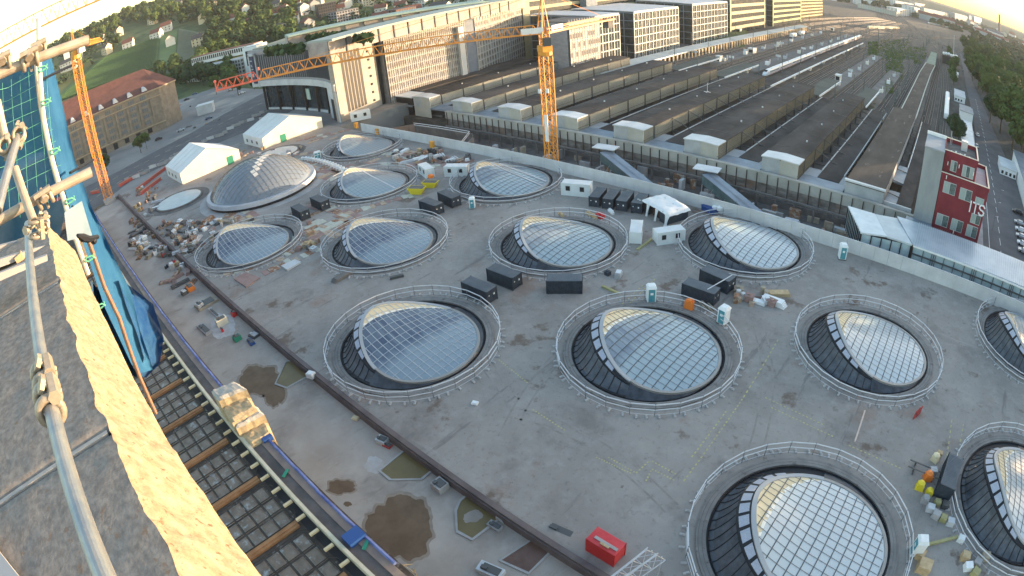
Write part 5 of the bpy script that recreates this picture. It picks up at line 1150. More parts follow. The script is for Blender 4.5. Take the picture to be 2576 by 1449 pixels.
# --- office row along the tracks
grid_w = mat('white_grid', (.72, .69, .63), (.80, .77, .71), scale=.5); win_b = mat('office_glass', (.04, .05, .055), (.10, .10, .09), scale=.6, rough=.12, spec=.7)
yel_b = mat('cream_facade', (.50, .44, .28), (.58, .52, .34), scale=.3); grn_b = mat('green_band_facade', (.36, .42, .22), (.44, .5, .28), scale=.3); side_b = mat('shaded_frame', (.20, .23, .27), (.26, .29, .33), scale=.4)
def block(y0, y1, z1, lab, fm, floors, cols, X=-178.0, dep=45, style='grid', wmat=None, sidefloors=None, z0=-5):
    t = thing('office_block', lab, 'building', (X - dep / 2, y0, z0), 'office blocks along the tracks'); g = MB(); g.box(X - dep, X - .4, y0 + .3, y1 - .3, z0, z1); g.build('core', wmat or win_b, t)
    g = MB(); fh = (z1 - z0) / floors
    for i in range(floors + 1): z = z0 + i * fh; th = .5 if style == 'grid' else fh * .42; g.box(X - .4, X, y0, y1, z - th, z + (0 if i < floors else .4))
    if style == 'grid' or style == 'mix':
        for i in range(cols + 1):
            y = y0 + (y1 - y0) * i / cols; g.box(X - .4, X + .05, y - .28, y + .28, z0, z1)
            if i < cols and style == 'grid': ym = y + (y1 - y0) / cols * .5; g.box(X - .3, X - .02, ym - .07, ym + .07, z0, z1)
    else: g.box(X - .4, X + .1, y0, y0 + 2.5, z0, z1); g.box(X - .4, X + .1, y1 - 2.5, y1, z0, z1)
    g.build('facade_frame', fm, t)
    g = MB()
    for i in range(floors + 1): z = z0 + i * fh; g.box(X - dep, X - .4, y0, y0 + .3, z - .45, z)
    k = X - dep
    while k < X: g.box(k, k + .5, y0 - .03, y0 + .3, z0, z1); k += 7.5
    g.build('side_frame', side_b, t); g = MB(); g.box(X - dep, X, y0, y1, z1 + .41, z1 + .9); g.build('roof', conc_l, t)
    return t
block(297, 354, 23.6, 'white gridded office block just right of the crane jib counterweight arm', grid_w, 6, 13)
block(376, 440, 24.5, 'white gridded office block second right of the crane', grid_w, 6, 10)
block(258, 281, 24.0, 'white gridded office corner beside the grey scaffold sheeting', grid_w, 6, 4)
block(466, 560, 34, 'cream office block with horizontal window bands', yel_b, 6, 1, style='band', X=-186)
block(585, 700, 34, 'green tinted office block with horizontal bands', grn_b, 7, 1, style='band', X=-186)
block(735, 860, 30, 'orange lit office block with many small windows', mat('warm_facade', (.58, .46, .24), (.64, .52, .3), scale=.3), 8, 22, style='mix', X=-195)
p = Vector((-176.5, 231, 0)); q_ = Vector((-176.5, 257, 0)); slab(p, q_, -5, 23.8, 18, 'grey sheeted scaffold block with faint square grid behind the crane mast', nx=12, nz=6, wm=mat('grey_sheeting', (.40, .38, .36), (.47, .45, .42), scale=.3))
t = thing('office_block', 'long cream office slab with bands rising behind the white gridded blocks', 'building', (-250, 300, -5), 'office blocks along the tracks'); g = MB(); g.box(-262, -232, 262, 450, -5, 44); g.build('core', win_b, t); g = MB()
for i in range(10): g.box(-231.9, -231.4, 262, 450, -5 + i * 5.2, -3 + i * 5.2)
g.box(-231.9, -231.2, 262, 268, -5, 44); g.box(-231.9, -231.2, 330, 338, -5, 44); g.box(-231.9, -231.2, 395, 403, -5, 44); g.build('facade_bands', yel_b, t)
g = MB(); g.box(-231, -226, 318, 330, -5, 50); g.box(-231, -226, 388, 394, -5, 50); g.build('stair_shafts', side_b, t)
# long low roof with cream pillars along the first track
t = thing('arcade', 'very long low arcade with pale roof and cream pillars at the office row', 'arcade', (-160, 400, -5)); g = MB()
g.hexa([(-168, 232, -.3), (-158.2, 232, -.7), (-151.5, 600, -.7), (-160, 600, -.3), (-168, 232, -.05), (-158.2, 232, -.45), (-151.5, 600, -.45), (-160, 600, -.05)]); g.build('roof', mat('arcade_roof', (.34, .40, .42), (.42, .48, .5), scale=.1), t)
g = MB()
for i in range(74): y = 234 + i * 4.9; x = -157.6 + (y - 232) / 368 * 6.7; g.box(x - .35, x + .2, y, y + 1.7, -4.9, -.8)
g.build_each('pillar', mat('pillar_cream', (.52, .40, .26), (.6, .47, .32), scale=1), t); g = MB(); g.hexa([(-158.6, 232, -5), (-158.4, 232, -5), (-152.2, 600, -5), (-152.4, 600, -5), (-158.6, 232, -.8), (-158.4, 232, -.8), (-152.2, 600, -.8), (-152.4, 600, -.8)]); g.build('shaded_wall', conc_d, t)
# --- brown office with hipped roof
bst = mat('brown_stone', (.20, .165, .13), (.285, .24, .19), scale=.35, rough=.9)
t = thing('brown_office', 'brown stone office building with big hipped red brown roof', 'building', (-360, 50, -5))
cx0 = G(425, 318, 0); cE = G(455, 305, 0); X0 = -348.0
P = [(-345, 2), (-341.5, 79), (-351, 92), (-382, 96), (-388, 2)]; g = MB(); g.prism(P, -5, 24.2); g.build('wall', bst, t)
g = MB(); g.prism([(-344.3, 1), (-340.8, 79.3), (-350.6, 92.7), (-382.6, 96.8), (-388.6, 1)], 24.2, 25.0); g.build('cornice', mat('cornice_stone', (.36, .29, .2), (.42, .34, .25), scale=1), t)
e = [Vector((-344.2, 1, 25)), Vector((-340.7, 79.4, 25)), Vector((-350.5, 92.9, 25)), Vector((-382.8, 97, 25)), Vector((-388.8, 1, 25))]; r1 = Vector((-367, 10, 38.5)); r2 = Vector((-366, 77, 37.5)); g = MB(); g.quad(e[0], e[1], r2, r1); g.poly([e[1], e[2], r2]); g.poly([e[2], e[3], r2]); g.quad(e[3], e[4], r1, r2); g.poly([e[4], e[0], r1]); g.build('roof', mat('hip_roof_red', (.095, .042, .036), (.14, .062, .052), scale=.3, rough=.85), t)
wb = mat('blue_pane', (.10, .12, .14), (.2, .22, .24), scale=2, rough=.2)
for b in range(9):
    y = 5.5 + b * 7.6
    for lv in range(5):
        z = 6.2 + lv * 3.7; nn_ = 3
        g = MB()
        for k in range(nn_): fx = -345 + 3.5 * (y - 2) / 77; g.box(fx - .1, fx + .18, y + k * 1.3, y + k * 1.3 + .95, z, z + 2.2)
        g.build('window', wb, t)
for b in range(10): g = MB(); y = 3.5 + b * 7.6; fx = -345 + 3.5 * (y - 2) / 77; g.box(fx - .2, fx + .6, y, y + 1.3, 5, 20); g.build('pilaster', bst, t)
g = MB(); [g.prism([(-345.2, 2), (-344.4 + e_, 2), (-340.9 + e_, 79), (-341.7, 79)], za, zb_) for za, zb_, e_ in ((20.2, 20.7, 0), (4.2, 4.8, .2))]; g.build('string_course', MATS['cornice_stone'], t)
for b in range(9): g = MB(); y = 6 + b * 7.6; fx = -345 + 3.5 * (y - 2) / 77; g.box(fx - .1, fx + .2, y, y + 2.8, -1.2 if 2 < b < 6 else .8, 3.6); g.build('ground_window', black, t)
for b in range(7): g = MB(); y = 12 + b * 9.4; fx = 3.2 + 3.5 * (y - 2) / 77; g.hexa([(fx - 352, y, 26), (fx - 348.2, y, 25.6), (fx - 348.2, y + 3.6, 25.6), (fx - 352, y + 3.6, 26), (fx - 353, y + 1.2, 28.2), (fx - 348.8, y + 1.2, 27.8), (fx - 348.8, y + 2.4, 27.8), (fx - 353, y + 2.4, 28.2)]); g.build('dormer', conc_l, t)
t = thing('brown_wing', 'lower brown stone wing with pale cornice half hidden by the net', 'building', (-345, -10, -5)); g = MB(); g.prism([(-330, -40), (-330, 0), (-347.9, 1.5), (-375, -10), (-375, -60)], -5, 16); g.build('wall', bst, t); g = MB(); g.prism([(-329.4, -40.5), (-329.4, .5), (-347.9, 1.9), (-375.5, -10), (-375.5, -60)], 16, 17.4); g.build('cornice', conc_l, t)
for k in range(8): g = MB(); g.box(-330.02, -329.94, -37 + k * 4.6, -35.2 + k * 4.6, 1, 13); g.build('window', wb, t)
# --- long white office
A_ = G(455, 225, 0); B_ = G(612, 196, 0); 
bldg('white_office', 'long white office block with five window rows below the wooded slope', None, None, (450, 182), 16, mat('office_white', (.46, .46, .45), (.54, .54, .53), scale=.2), capm, floors=5, cols=26, A=A_, B=B_, wmat=mat('office_dark', (.07, .08, .09), (.13, .14, .15), scale=.4, rough=.2), side=4)
g_ = B_ + Vector((6, 1, 0)); bldg('white_office_tower', 'narrow white stair block at the end of the long white office', None, None, (612, 122), 14, white, capm, floors=1, cols=1, A=Vector((g_.x, g_.y, 0)), B=Vector((g_.x + 13, g_.y + 7, 0)), side=0)
A2 = A_ + Vector((10, 12, 0)); B2 = B_ + Vector((0, 14, 0)); bldg('roof_storey', 'set back top storey with red roof edge on the long white office', None, None, None, 12, MATS['house_white'], roof_r, floors=1, cols=30, A=Vector((A2.x, A2.y, 18)), B=Vector((B2.x, B2.y, 18)), zt=24.5, side=0)
# city blocks behind
cblk = [((805, 52), (850, 45), (803, 12), 'dark slab block with lit square windows', roof_d, 5, 8), ((850, 62), (905, 50), (850, 30), 'grey rear facade above the penthouse roofs', stone_g, 4, 8), ((690, 100), (725, 95), (688, 65), 'cream villa with hipped dark roof beyond the roof garden', wallm[1], 3, 4), ((1000, 60), (1050, 48), (1000, 25), 'red brown block of flats behind the penthouse roofs', roof_r, 4, 8), ((1240, 20), (1300, 12), (1240, 0), 'pale grey block near the top edge', wallm[2], 3, 8), ((640, 105), (660, 103), (640, 85), 'small pale villa left of the cream villa', wallm[0], 2, 3)]
for i, (b0, b1, tp, lab, wm, fl, cl_) in enumerate(cblk):
    z0f = T(*b0); z1f = T(*b1)
    if z0f and z1f: bldg('city_block', lab, None, None, tp, 22, wm, roof_d if wm is not roof_d else conc_d, floors=fl, cols=cl_, A=z0f, B=Vector((z1f.x, z1f.y, z0f.z)), side=3)
# far city beyond the station throat (positions read from an enlarged crop, base at track level)
def zc(x, y): return ((3200 + x / 3.01875) * .67083, (y / 3.01875) * .67083)
hzb = mat('far_beige', (.42, .40, .33), (.5, .48, .4), scale=.02); hzw = mat('far_white', (.55, .56, .55), (.63, .63, .62), scale=.02); hzg = mat('far_grey', (.28, .32, .35), (.36, .4, .42), scale=.02); hzd = mat('far_roof', (.13, .13, .14), (.18, .18, .19), scale=.05)
far = [(50, 95, 490, 195, 60, 40, hzb, 'long cream terrace with dark mansard roof beyond the tracks', hzd, 16, 4), (500, 185, 690, 195, 500, 100, hzw, 'white office with banded windows beyond the tracks', hzw, 8, 5), (690, 205, 750, 210, 690, 85, hzw, 'pinkish white tower beside the banded office', hzw, 3, 6), (800, 190, 1150, 240, 800, 95, hzb, 'long beige warehouse beyond the tracks', hzg, 20, 4),
       (1150, 250, 1290, 270, 1150, 150, hzg, 'blue grey banded office beyond the wood', hzg, 8, 6), (1310, 275, 1360, 285, 1310, 175, hzd, 'dark narrow tower far beyond the wood', hzd, 2, 6), (1370, 290, 1450, 300, 1370, 185, mat('far_blue', (.40, .52, .58), (.46, .58, .64), scale=.05), 'pale blue cube building far beyond the wood', hzg, 1, 1),
       (480, 85, 680, 110, 480, 10, hzw, 'group of pale flats behind the banded office', hzg, 10, 6), (700, 100, 1000, 130, 700, 30, hzb, 'long pale residential row on the rise', hzd, 14, 4), (1000, 130, 1120, 150, 1000, 75, mat('far_orange', (.55, .38, .24)), 'orange lit block on the far rise', hzd, 6, 3), (410, 60, 470, 75, 410, 0, hzw, 'slim pale high rise near the top edge', hzw, 3, 7), (1210, 150, 1290, 170, 1210, 115, hzw, 'white far block with round end', hzw, 4, 3)]
for x0, y0, x1, y1, xt, yt, wm, lab, rm, cc, fl in far:
    a, b = zc(x0, y0), zc(x1, y1); tp = zc(xt, yt); bldg('far_building', lab, a, b, tp, 30, wm, rm, z0=-7.0, floors=fl, cols=cc, side=3, wmat=hzg if wm is not hzg else hzd)
rnd = random.Random(31); FB = []
for j, (wm, rm) in enumerate(((hzw, roof_r), (hzb, hzd), (hzw, hzd), (hzg, roof_r))): FB.append(Repeater(make_house(wm, rm, 26 + 8 * j, 14, 13, 5, 'town_house', True)))
for k in range(120):
    az = R(rnd.uniform(-20, 22)); dd_ = rnd.uniform(1500, 4200); x, y = math.sin(az) * dd_, math.cos(az) * dd_; FB[k % 4].put((x, y, -8 + max(0, dd_ - 2200) * .006), rnd.uniform(0, 3), ['far white town house with red roof in the haze', 'far beige town house with dark roof in the haze', 'far white town house with dark roof in the haze', 'far grey town house with red roof in the haze'][k % 4], rnd.uniform(.8, 1.7), 'far town houses in the haze')
# distant ridges
def ridge(nm, pts, z0, m_):
    g = MB(); V = []; 
    for i, (az, d, h) in enumerate(pts): a = R(az); V += [(math.sin(a) * d, math.cos(a) * d, z0), (math.sin(a) * (d + 500), math.cos(a) * (d + 500), h * .75), (math.sin(a) * (d + 1400), math.cos(a) * (d + 1400), h), (math.sin(a) * (d + 3000), math.cos(a) * (d + 3000), z0)]
    n = len(pts); g.add(V, [(i * 4 + j, (i + 1) * 4 + j, (i + 1) * 4 + j + 1, i * 4 + j + 1) for i in range(n - 1) for j in range(3)]); struct(g.build(nm, m_, base=(0, 0, 0)))
fm_ = mat('far_hill', (.05, .075, .04), (.09, .11, .06), scale=.004)
ridge('hills', [(-62, 2600, 80), (-45, 2600, 95), (-32, 2600, 110), (-22, 2700, 100), (-14, 2800, 85), (-7, 3000, 75), (-2, 3300, 66), (4, 3600, 60), (10, 3800, 62), (16, 3800, 70), (26, 3800, 90), (40, 3600, 90)], -9, fm_)
blobwood('woodland', [(math.sin(R(a)) * d, math.cos(R(a)) * d) for a, d in ((-20, 1500), (-8, 1650), (6, 1500), (16, 1100), (20, 3200), (0, 4200), (-20, 3600))], 18, LM[2], '', n=1100, ls=9, seed=8, z=-9)
t = thing('chimney', 'tall dark chimney standing on the yellow horizon', 'chimney', (0, 0, 0)); a = math.atan2(ray(2514, 70).x, ray(2514, 70).y); D = 3000; cx, cy = math.sin(a) * D, math.cos(a) * D; t.location = (cx, cy, 0); t['_loc'] = (cx, cy, 0); ztop = elev_z(2514, 35, Vector((cx, cy, 0))); g = MB(); g.tube((cx, cy, -9), (cx, cy, ztop), 9, 8, 0, 6); g.build('shaft', mat('chimney_dark', (.12, .10, .10)), t)
# road in front of the brown office: lanes, kerbs, vehicles
a, b, c, d_ = [G(*p, -.02) for p in ((200, 470), (640, 255), (700, 330), (330, 480))]
g = MB(); L0 = [G(px, py, -.03) for px, py in ((120, 520), (300, 430), (480, 335), (660, 235), (700, 215))]; L1 = [G(px, py, -.03) for px, py in ((150, 600), (330, 455), (520, 372), (700, 300), (760, 262))]
for i in range(4): g.add([(v.x, v.y, -.035) for v in (L0[i], L0[i + 1], L1[i + 1], L1[i])], [(0, 1, 2, 3)])
struct(g.build('road', road_m, base=(L0[0].x, L0[0].y, -.035)))
g = MB()
for u in (.33, .66):
    for i in range(4):
        for s in range(7):
            p = L0[i].lerp(L1[i], u); q_ = L0[i + 1].lerp(L1[i + 1], u); a = p.lerp(q_, s / 7); b = p.lerp(q_, (s + .5) / 7); dd = (b - a).normalized(); nn = Vector((-dd.y, dd.x, 0)) * .22; g.quad(Vector((a.x, a.y, -.025)) - nn, Vector((b.x, b.y, -.025)) - nn, Vector((b.x, b.y, -.025)) + nn, Vector((a.x, a.y, -.025)) + nn)
struct(g.build('road_marking', mat('faded_yellow', (.42, .38, .25)), base=(L0[0].x, L0[0].y, -.025)))
for i, (px, py) in enumerate(((505, 268), (455, 330), (525, 300), (400, 352), (610, 235), (580, 228), (490, 238), (470, 252))):
    p = G(px, py, 0); CR[(i * 3 + 1) % 4].put((p.x, p.y, 0), R(70 + 10 * (i % 3)), names[(i * 3 + 1) % 4] + ' car ' + ['near the site cabin before the brown office', 'at the foot of the brown office', 'beside the small white building on the road', 'passing the brown office arcade', 'parked by the bushes left of the glass lobby', 'parked before the long white office right part', 'parked before the long white office left part', 'parked beyond the brown office corner'][i], 1.05)
for px, py, s, lab in ((520, 272, 1, 'white cube shaped site building between brown office and curved office'),):
    p = G(px, py + 12, 0); t = thing('site_building', lab, 'building', (p.x, p.y, 0)); g = MB(); g.obox((p.x, p.y, 0), (10, 7, 5.5), R(60)); g.build('wall', conc_l, t); g = MB(); g.obox((p.x, p.y, 5.52), (10.4, 7.4, .3), R(60)); g.build('roof', capm, t)
for i, (px, py, s) in enumerate(((585, 228, .9), (545, 238, .8), (600, 240, 1.0), (570, 215, .8), (580, 200, .9), (640, 225, .7), (355, 385, .6), (370, 375, .5), (270, 430, .7), (600, 190, 1.0))):
    p = G(px, py, 0); PT[(i % 3)].put((p.x, p.y, -.1), i, ['street tree left of the glass lobby, under the jib tip', 'low street tree in the row under the red jib', 'street tree in the row under the red jib', 'street tree before the white office block', 'street tree at the white office corner', 'street tree beside the navy banner', 'small street tree at the brown office kerb', 'smallest street tree at the brown office kerb', 'street tree at the foot of the leaning crane', 'dark tree against the white office facade'][i], s * .75, 'street trees')
# ------------------------------------------------------------------ tower parapet, scaffold and nets close to the camera
from mathutils import noise as mn
def fbm(x, y, z, o=4):
    s = 0; a = 1; f_ = 1
    for i in range(o): s += a * mn.noise(Vector((x * f_, y * f_, z * f_))); a *= .55; f_ *= 2.1
    return s
stone_top = mat('tower_stone_top', (.165, .15, .138), (.275, .25, .225), scale=24, rough=.97, bump=.5, bscale=60, c3=(.21, .15, .11), s3=16, w3=.60, detail=8)
stone_face = mat('tower_stone_face', (.25, .20, .125), (.39, .325, .225), scale=15, rough=.97, bump=1.0, bscale=36, c3=(.15, .10, .055), s3=26, w3=.60, detail=8)
t = thing('stone_parapet', 'rough weathered stone parapet of the tower running away below the camera', 'parapet', (-3, -.4, 52))
joints = [-5.95, -4.1, -2.1, -.2, 1.6]
for j0, j1 in zip(joints[:-1], joints[1:]):
    m = MB(); nx, ny = int((j1 - j0) / .035), 36; V = []
    for i in range(nx + 1):
        x = j0 + .008 + (j1 - j0 - .016) * i / nx
        for j in range(ny + 1):
            y = -1.9 + (1.9 - .19) * (j / ny) ** .7 ; e = min(i, nx - i) / nx * (j1 - j0)
            z = 52.7 + .004 * fbm(x * 5, y * 5, 0) + .003 * fbm(x * 30, y * 30, 3, 4) - .02 * max(0, 1 - e / .03)
            if j == ny: y += .02 * fbm(x * 4, 1, 5)
            V.append((x, y, z))
    m.add(V, [(i * (ny + 1) + j, (i + 1) * (ny + 1) + j, (i + 1) * (ny + 1) + j + 1, i * (ny + 1) + j + 1) for i in range(nx) for j in range(ny)]); m.build('top_slab', stone_top, t, smooth=True)
m = MB()
for j in joints[1:-1]: m.box(j - .012, j + .012, -1.9, -.2, 52.6, 52.697)
m.build('mortar_joint', mat('mortar', (.30, .29, .28), (.38, .37, .35), scale=20), t)
m = MB(); nx, nz = 420, 60; V = []
for i in range(nx + 1):
    x = -6.0 + 7.6 * i / nx; ey = .02 * fbm(x * 4, 1, 5); cut = .03 * max(0, mn.noise(Vector((x * 1.7, 3, 8))))
    for j in range(nz + 1):
        u = j / nz
        q_ = min(1, u / .62); y = -.19 + (.21 + cut) * q_ + ey * (1 - q_); z = 52.697 - .40 * q_ - 3.2 * max(0, u - .62) ** 1.2
        k = min(1, u * 14); n1 = fbm(x * 6, y * 6, z * 6, 5); n2 = mn.noise(Vector((x * 40, y * 40, z * 40))); pit_ = -.02 * max(0, mn.noise(Vector((x * 18, y * 18, z * 18 + 5))) - .35)
        dd_ = k * (.012 * n1 + .003 * n2 + pit_); y += dd_ * .8; z += dd_ * .6
        V.append((x, y, z))
m.add(V, [(i * (nz + 1) + j, i * (nz + 1) + j + 1, (i + 1) * (nz + 1) + j + 1, (i + 1) * (nz + 1) + j) for i in range(nx) for j in range(nz)]); m.build('broken_edge', stone_face, t, smooth=True)
m = MB(); m.box(-5.9, 1.6, -6, -.12, 12, 52.0); m.box(-5.88, 1.6, -1.9, -.25, 52.0, 52.55); m.build('tower_shaft', stone_face, t)
m = MB(); m.hexa([(-1.95, -.98, 52.71), (-1.55, -.8, 52.71), (-1.35, -1.2, 52.71), (-1.8, -1.4, 52.71), (-1.95, -.98, 52.76), (-1.55, -.8, 52.76), (-1.35, -1.2, 52.76), (-1.8, -1.4, 52.76)]); m.build('mortar_patch', conc, t)
tube_m = mat('scaffold_tube', (.24, .27, .30), (.36, .36, .34), scale=14, rough=.42, metal=.55, bump=.15, bscale=60)
tube_w = mat('weathered_tube', (.38, .31, .24), (.5, .44, .36), scale=12, rough=.55, metal=.3, bump=.2, bscale=60)
coup_m = mat('coupler_metal', (.33, .27, .20), (.46, .40, .32), scale=20, rough=.5, metal=.4, bump=.3, bscale=50)
def tubething(lab, pts, r, m_, n=14, nm='scaffold_tube', grp='scaffold tubes on the tower'):
    t = thing(nm, lab, 'scaffold tube', tuple(pts[0]), grp); a = MB(); P = [Vector(p) for p in pts]
    if len(P) == 2: P = [P[0].lerp(P[1], i / 12) for i in range(13)]
    a.path(P, r, n); a.build('tube', m_, t, smooth=False); d = (P[1] - P[0]).normalized(); a = MB(); a.tube(P[0] - d * .004, P[0], r * .8, n); a.tube(P[-1], P[-1] + d * .004, r * .8, n); a.build('end_cap', steel_d, t); return t
def coupler(lab, c, ax, r=.034, s=1.0):
    t = thing('scaffold_coupler', lab, 'coupler', tuple(c), 'scaffold couplers'); ax = Vector(ax).normalized(); u = ax.orthogonal().normalized(); w_ = ax.cross(u); c = Vector(c)
    for k in (-.022, .022):
        a = MB(); P = [c + ax * (k * s) + (u * math.cos(q * 2 * math.pi / 16) + w_ * math.sin(q * 2 * math.pi / 16)) * r for q in range(17)]; a.path(P, .0075 * s, 6); a.build('clamp_band', coup_m, t, smooth=True)
    a = MB(); b = c + u * r * 1.25; a.tube(b - ax * .03 * s, b + ax * .03 * s, .012 * s, 6); a.tube(b - w_ * .03, b + w_ * .035, .008, 6); a.tube(b + w_ * .03, b + w_ * .045, .015 * s, 6); a.build('bolt', coup_m, t)
    a = MB(); b = c - u * r * 1.2; a.tube(b - w_ * .03, b + w_ * .035, .008, 6); a.tube(b - w_ * .045, b - w_ * .028, .015 * s, 6); a.build('hinge', coup_m, t); return t
tubething('thick grey guard tube running along the stone parapet towards the nets', [(.6, -.27, 53.24), (-3.75, -.245, 53.24)], .0265, tube_m, 20)
P_ = PD(145, 1000, 1.62); coupler('double clamp on the grey guard tube above the stone', (-1.50, -.262, 53.24), (1, 0, 0), .040, 1.9); coupler('second clamp just beside it on the guard tube', (-1.64, -.26, 53.24), (1, 0, 0), .039, 1.8)
tubething('pale horizontal stub tube crossing above the far end of the guard tube', [PX(-60, 590, -2.9), PX(230, 432, -2.9)], .026, tube_w); coupler('worn coupler where the stub tube meets the guard tube', PX(112, 498, -2.9), (0, 1, .1), .036, 1.7); coupler('coupler under the stub tube beside the white sheet', PX(108, 560, -3.2), (1, 0, 0), .033, 1.5)
tubething('upper horizontal tube crossing below the crane jib', [PX(-40, 205, -3.0), PX(223, 100, -3.0)], .027, tube_w); coupler('big rusty coupler at the top left between two tubes', PX(75, 150, -3.0), (0, 1, 0), .04, 1.8); coupler('rusty coupler at the picture edge top left', PX(8, 160, -3.0), (0, 1, 0), .04, 1.7); coupler('coupler beside the tall pale standard', PX(98, 125, -3.2), (0, 1, 0), .036, 1.6)
tubething('slanting tube at the left picture edge', [PD(-6, 530, 2.6), PD(45, 345, 3.0)], .026, tube_m); tubething('short upright tube ending in a coupler left of the nets', [PD(38, 425, 3.0), PD(84, 555, 2.8)], .024, tube_w); tubething('thin upright tube at the far left edge', [PD(-8, 255, 3.0), PD(14, 352, 3.0)], .026, tube_w)
coupler('coupler holding the short upright tube', PD(90, 575, 2.8), (0, .3, 1), .034, 1.5); coupler('coupler on top of the slanting tube', PD(48, 340, 3.0), (1, 0, .3), .034, 1.4); coupler('coupler at the foot of the thin upright tube', PD(12, 368, 3.0), (1, 0, .3), .034, 1.5)
tubething('tall bright standard with green ties, top half', [PX(97, 45, -7.4), PX(98, 140, -7.4), PX(110, 300, -7.4), PX(133, 410, -7.4), PX(160, 500, -7.4), PX(190, 600, -7.4), PX(222, 690, -7.4)], .035, mat('bright_tube', (.62, .58, .45), (.7, .66, .52), scale=5, rough=.4), 8)
tubething('brown standard continuing down beside the blue net', [PX(196, 520, -7.8), PX(235, 640, -7.8), PX(262, 720, -7.8), PX(300, 800, -7.8), PX(350, 945, -7.8), PX(392, 1040, -7.8)], .032, mat('brown_tube', (.20, .12, .08), (.28, .17, .11), scale=5, rough=.6), 8)
tubething('dark standard just behind the bright one', [PX(88, 130, -8.0), PX(100, 260, -8.0), PX(128, 400, -8.0), PX(150, 480, -8.0)], .03, tube_w, 8)
tie = mat('green_tie', (.12, .42, .28), rough=.5)
for i, (px, py) in enumerate(((108, 178), (117, 262), (140, 385), (155, 470), (178, 510), (200, 560), (228, 655), (255, 775), (212, 590))):
    p = PX(px, py, -7.35); a = MB(); a.path([p + Vector((0, .07 * math.cos(q * 1.05), .045 * math.sin(q * 1.05) + .01 * q)) for q in range(7)], .012, 5); tag(a.build('cable_tie', tie), ['topmost green tie on the bright standard', 'green tie on the standard below the top coupler', 'green tie high on the standard beside the net', 'green tie at the middle of the standard', 'green tie beside the stub tube end', 'green tie beside the white sheet', 'green tie where the stone parapet ends', 'green tie on the brown standard low down', 'green tie just above the parapet end'][i], 'cable tie', 'green ties on the standards')
for i, (a0, a1) in enumerate((((100, 203), (180, 165)), ((176, 435), (234, 402)), ((182, 520), (200, 548)))):
    a = MB(); a.path([PX(*a0, -7.6), PX(*a1, -8.6)], .02, 5); tag(a.build('net_hook', black), ['dark hook rod across the upper blue sheet', 'dark hook rod across the middle of the blue sheet', 'short dark strap near the stub tube'][i], 'hook', 'dark rods on the net')
# nets
def netmat(nm, c1, c2, al, sc=(1, 1, 1)):
    m_ = mat(nm, c1, c2, scale=1.6, rough=.95, spec=.05, lo=.3, hi=.7, alpha=al, bump=.3, bscale=4); return m_
def sheet(nm, lab, L, Rr, xl, xr, m_, nu=10, wr=.12, cat='net'):
    V = []; n = len(L); K = 6; rows_ = []
    def interp(P, t_): i = min(int(t_), len(P) - 2); f_ = t_ - i; return (P[i][0] + (P[i + 1][0] - P[i][0]) * f_, P[i][1] + (P[i + 1][1] - P[i][1]) * f_)
    m = MB(); N = (n - 1) * K
    for i in range(N + 1):
        a = interp(L, i / K); b = interp(Rr, i / K)
        for j in range(nu + 1):
            u = j / nu; px, py = a[0] + (b[0] - a[0]) * u, a[1] + (b[1] - a[1]) * u; X = xl + (xr - xl) * u + wr * fbm(i * .12, u * 3, 1, 3) - .35 * math.sin(u * math.pi); V.append(PX(px, py, X))
    m.add(V, [(i * (nu + 1) + j, i * (nu + 1) + j + 1, (i + 1) * (nu + 1) + j + 1, (i + 1) * (nu + 1) + j) for i in range(N) for j in range(nu)]); return tag(m.build(nm, m_, smooth=True), lab, cat, 'blue nets on the scaffold')
sheet('debris_net', 'long light blue sheet hanging down the scaffold corner', [(104, 150), (118, 300), (140, 400), (165, 520), (205, 600), (236, 690), (262, 770), (300, 850), (330, 915), (352, 940)], [(128, 140), (165, 295), (188, 400), (228, 516), (262, 590), (284, 640), (330, 735), (352, 830), (376, 900), (384, 930)], -8.2, -9.4, netmat('net_light_blue', (.02, .085, .19), (.035, .125, .25), 1.0), wr=.09)
sheet('net_bag', 'dark blue bulging bag of net at the lower end of the sheet', [(298, 705), (318, 770), (345, 840), (362, 900), (352, 946)], [(312, 708), (385, 765), (412, 850), (402, 915), (368, 950)], -9.2, -9.9, netmat('net_deep_blue', (.01, .05, .17), (.04, .12, .25), .9), wr=.16)
sheet('inner_net', 'dark navy net between the stone edge and the light blue sheet', [(228, 705), (238, 800), (262, 870), (300, 920), (330, 948)], [(252, 735), (275, 800), (305, 860), (335, 925), (356, 948)], -8.0, -8.3, netmat('net_navy', (.015, .045, .11), (.06, .12, .2), 1.0))
sheet('back_net', 'wide blue green net hanging behind the tubes on the left', [(-90, 240), (-90, 420), (-90, 600)], [(92, 145), (136, 390), (176, 520)], -9.0, -8.3, netmat('net_teal', (.02, .12, .25), (.05, .22, .36), .82))
sheet('grey_net', 'greyish blue net and dust sheet under the stub tube', [(-90, 560), (-90, 680), (-90, 900)], [(170, 500), (150, 600), (40, 700)], -8.8, -7.5, netmat('net_grey', (.05, .11, .16), (.16, .2, .23), 1.0), wr=.3)
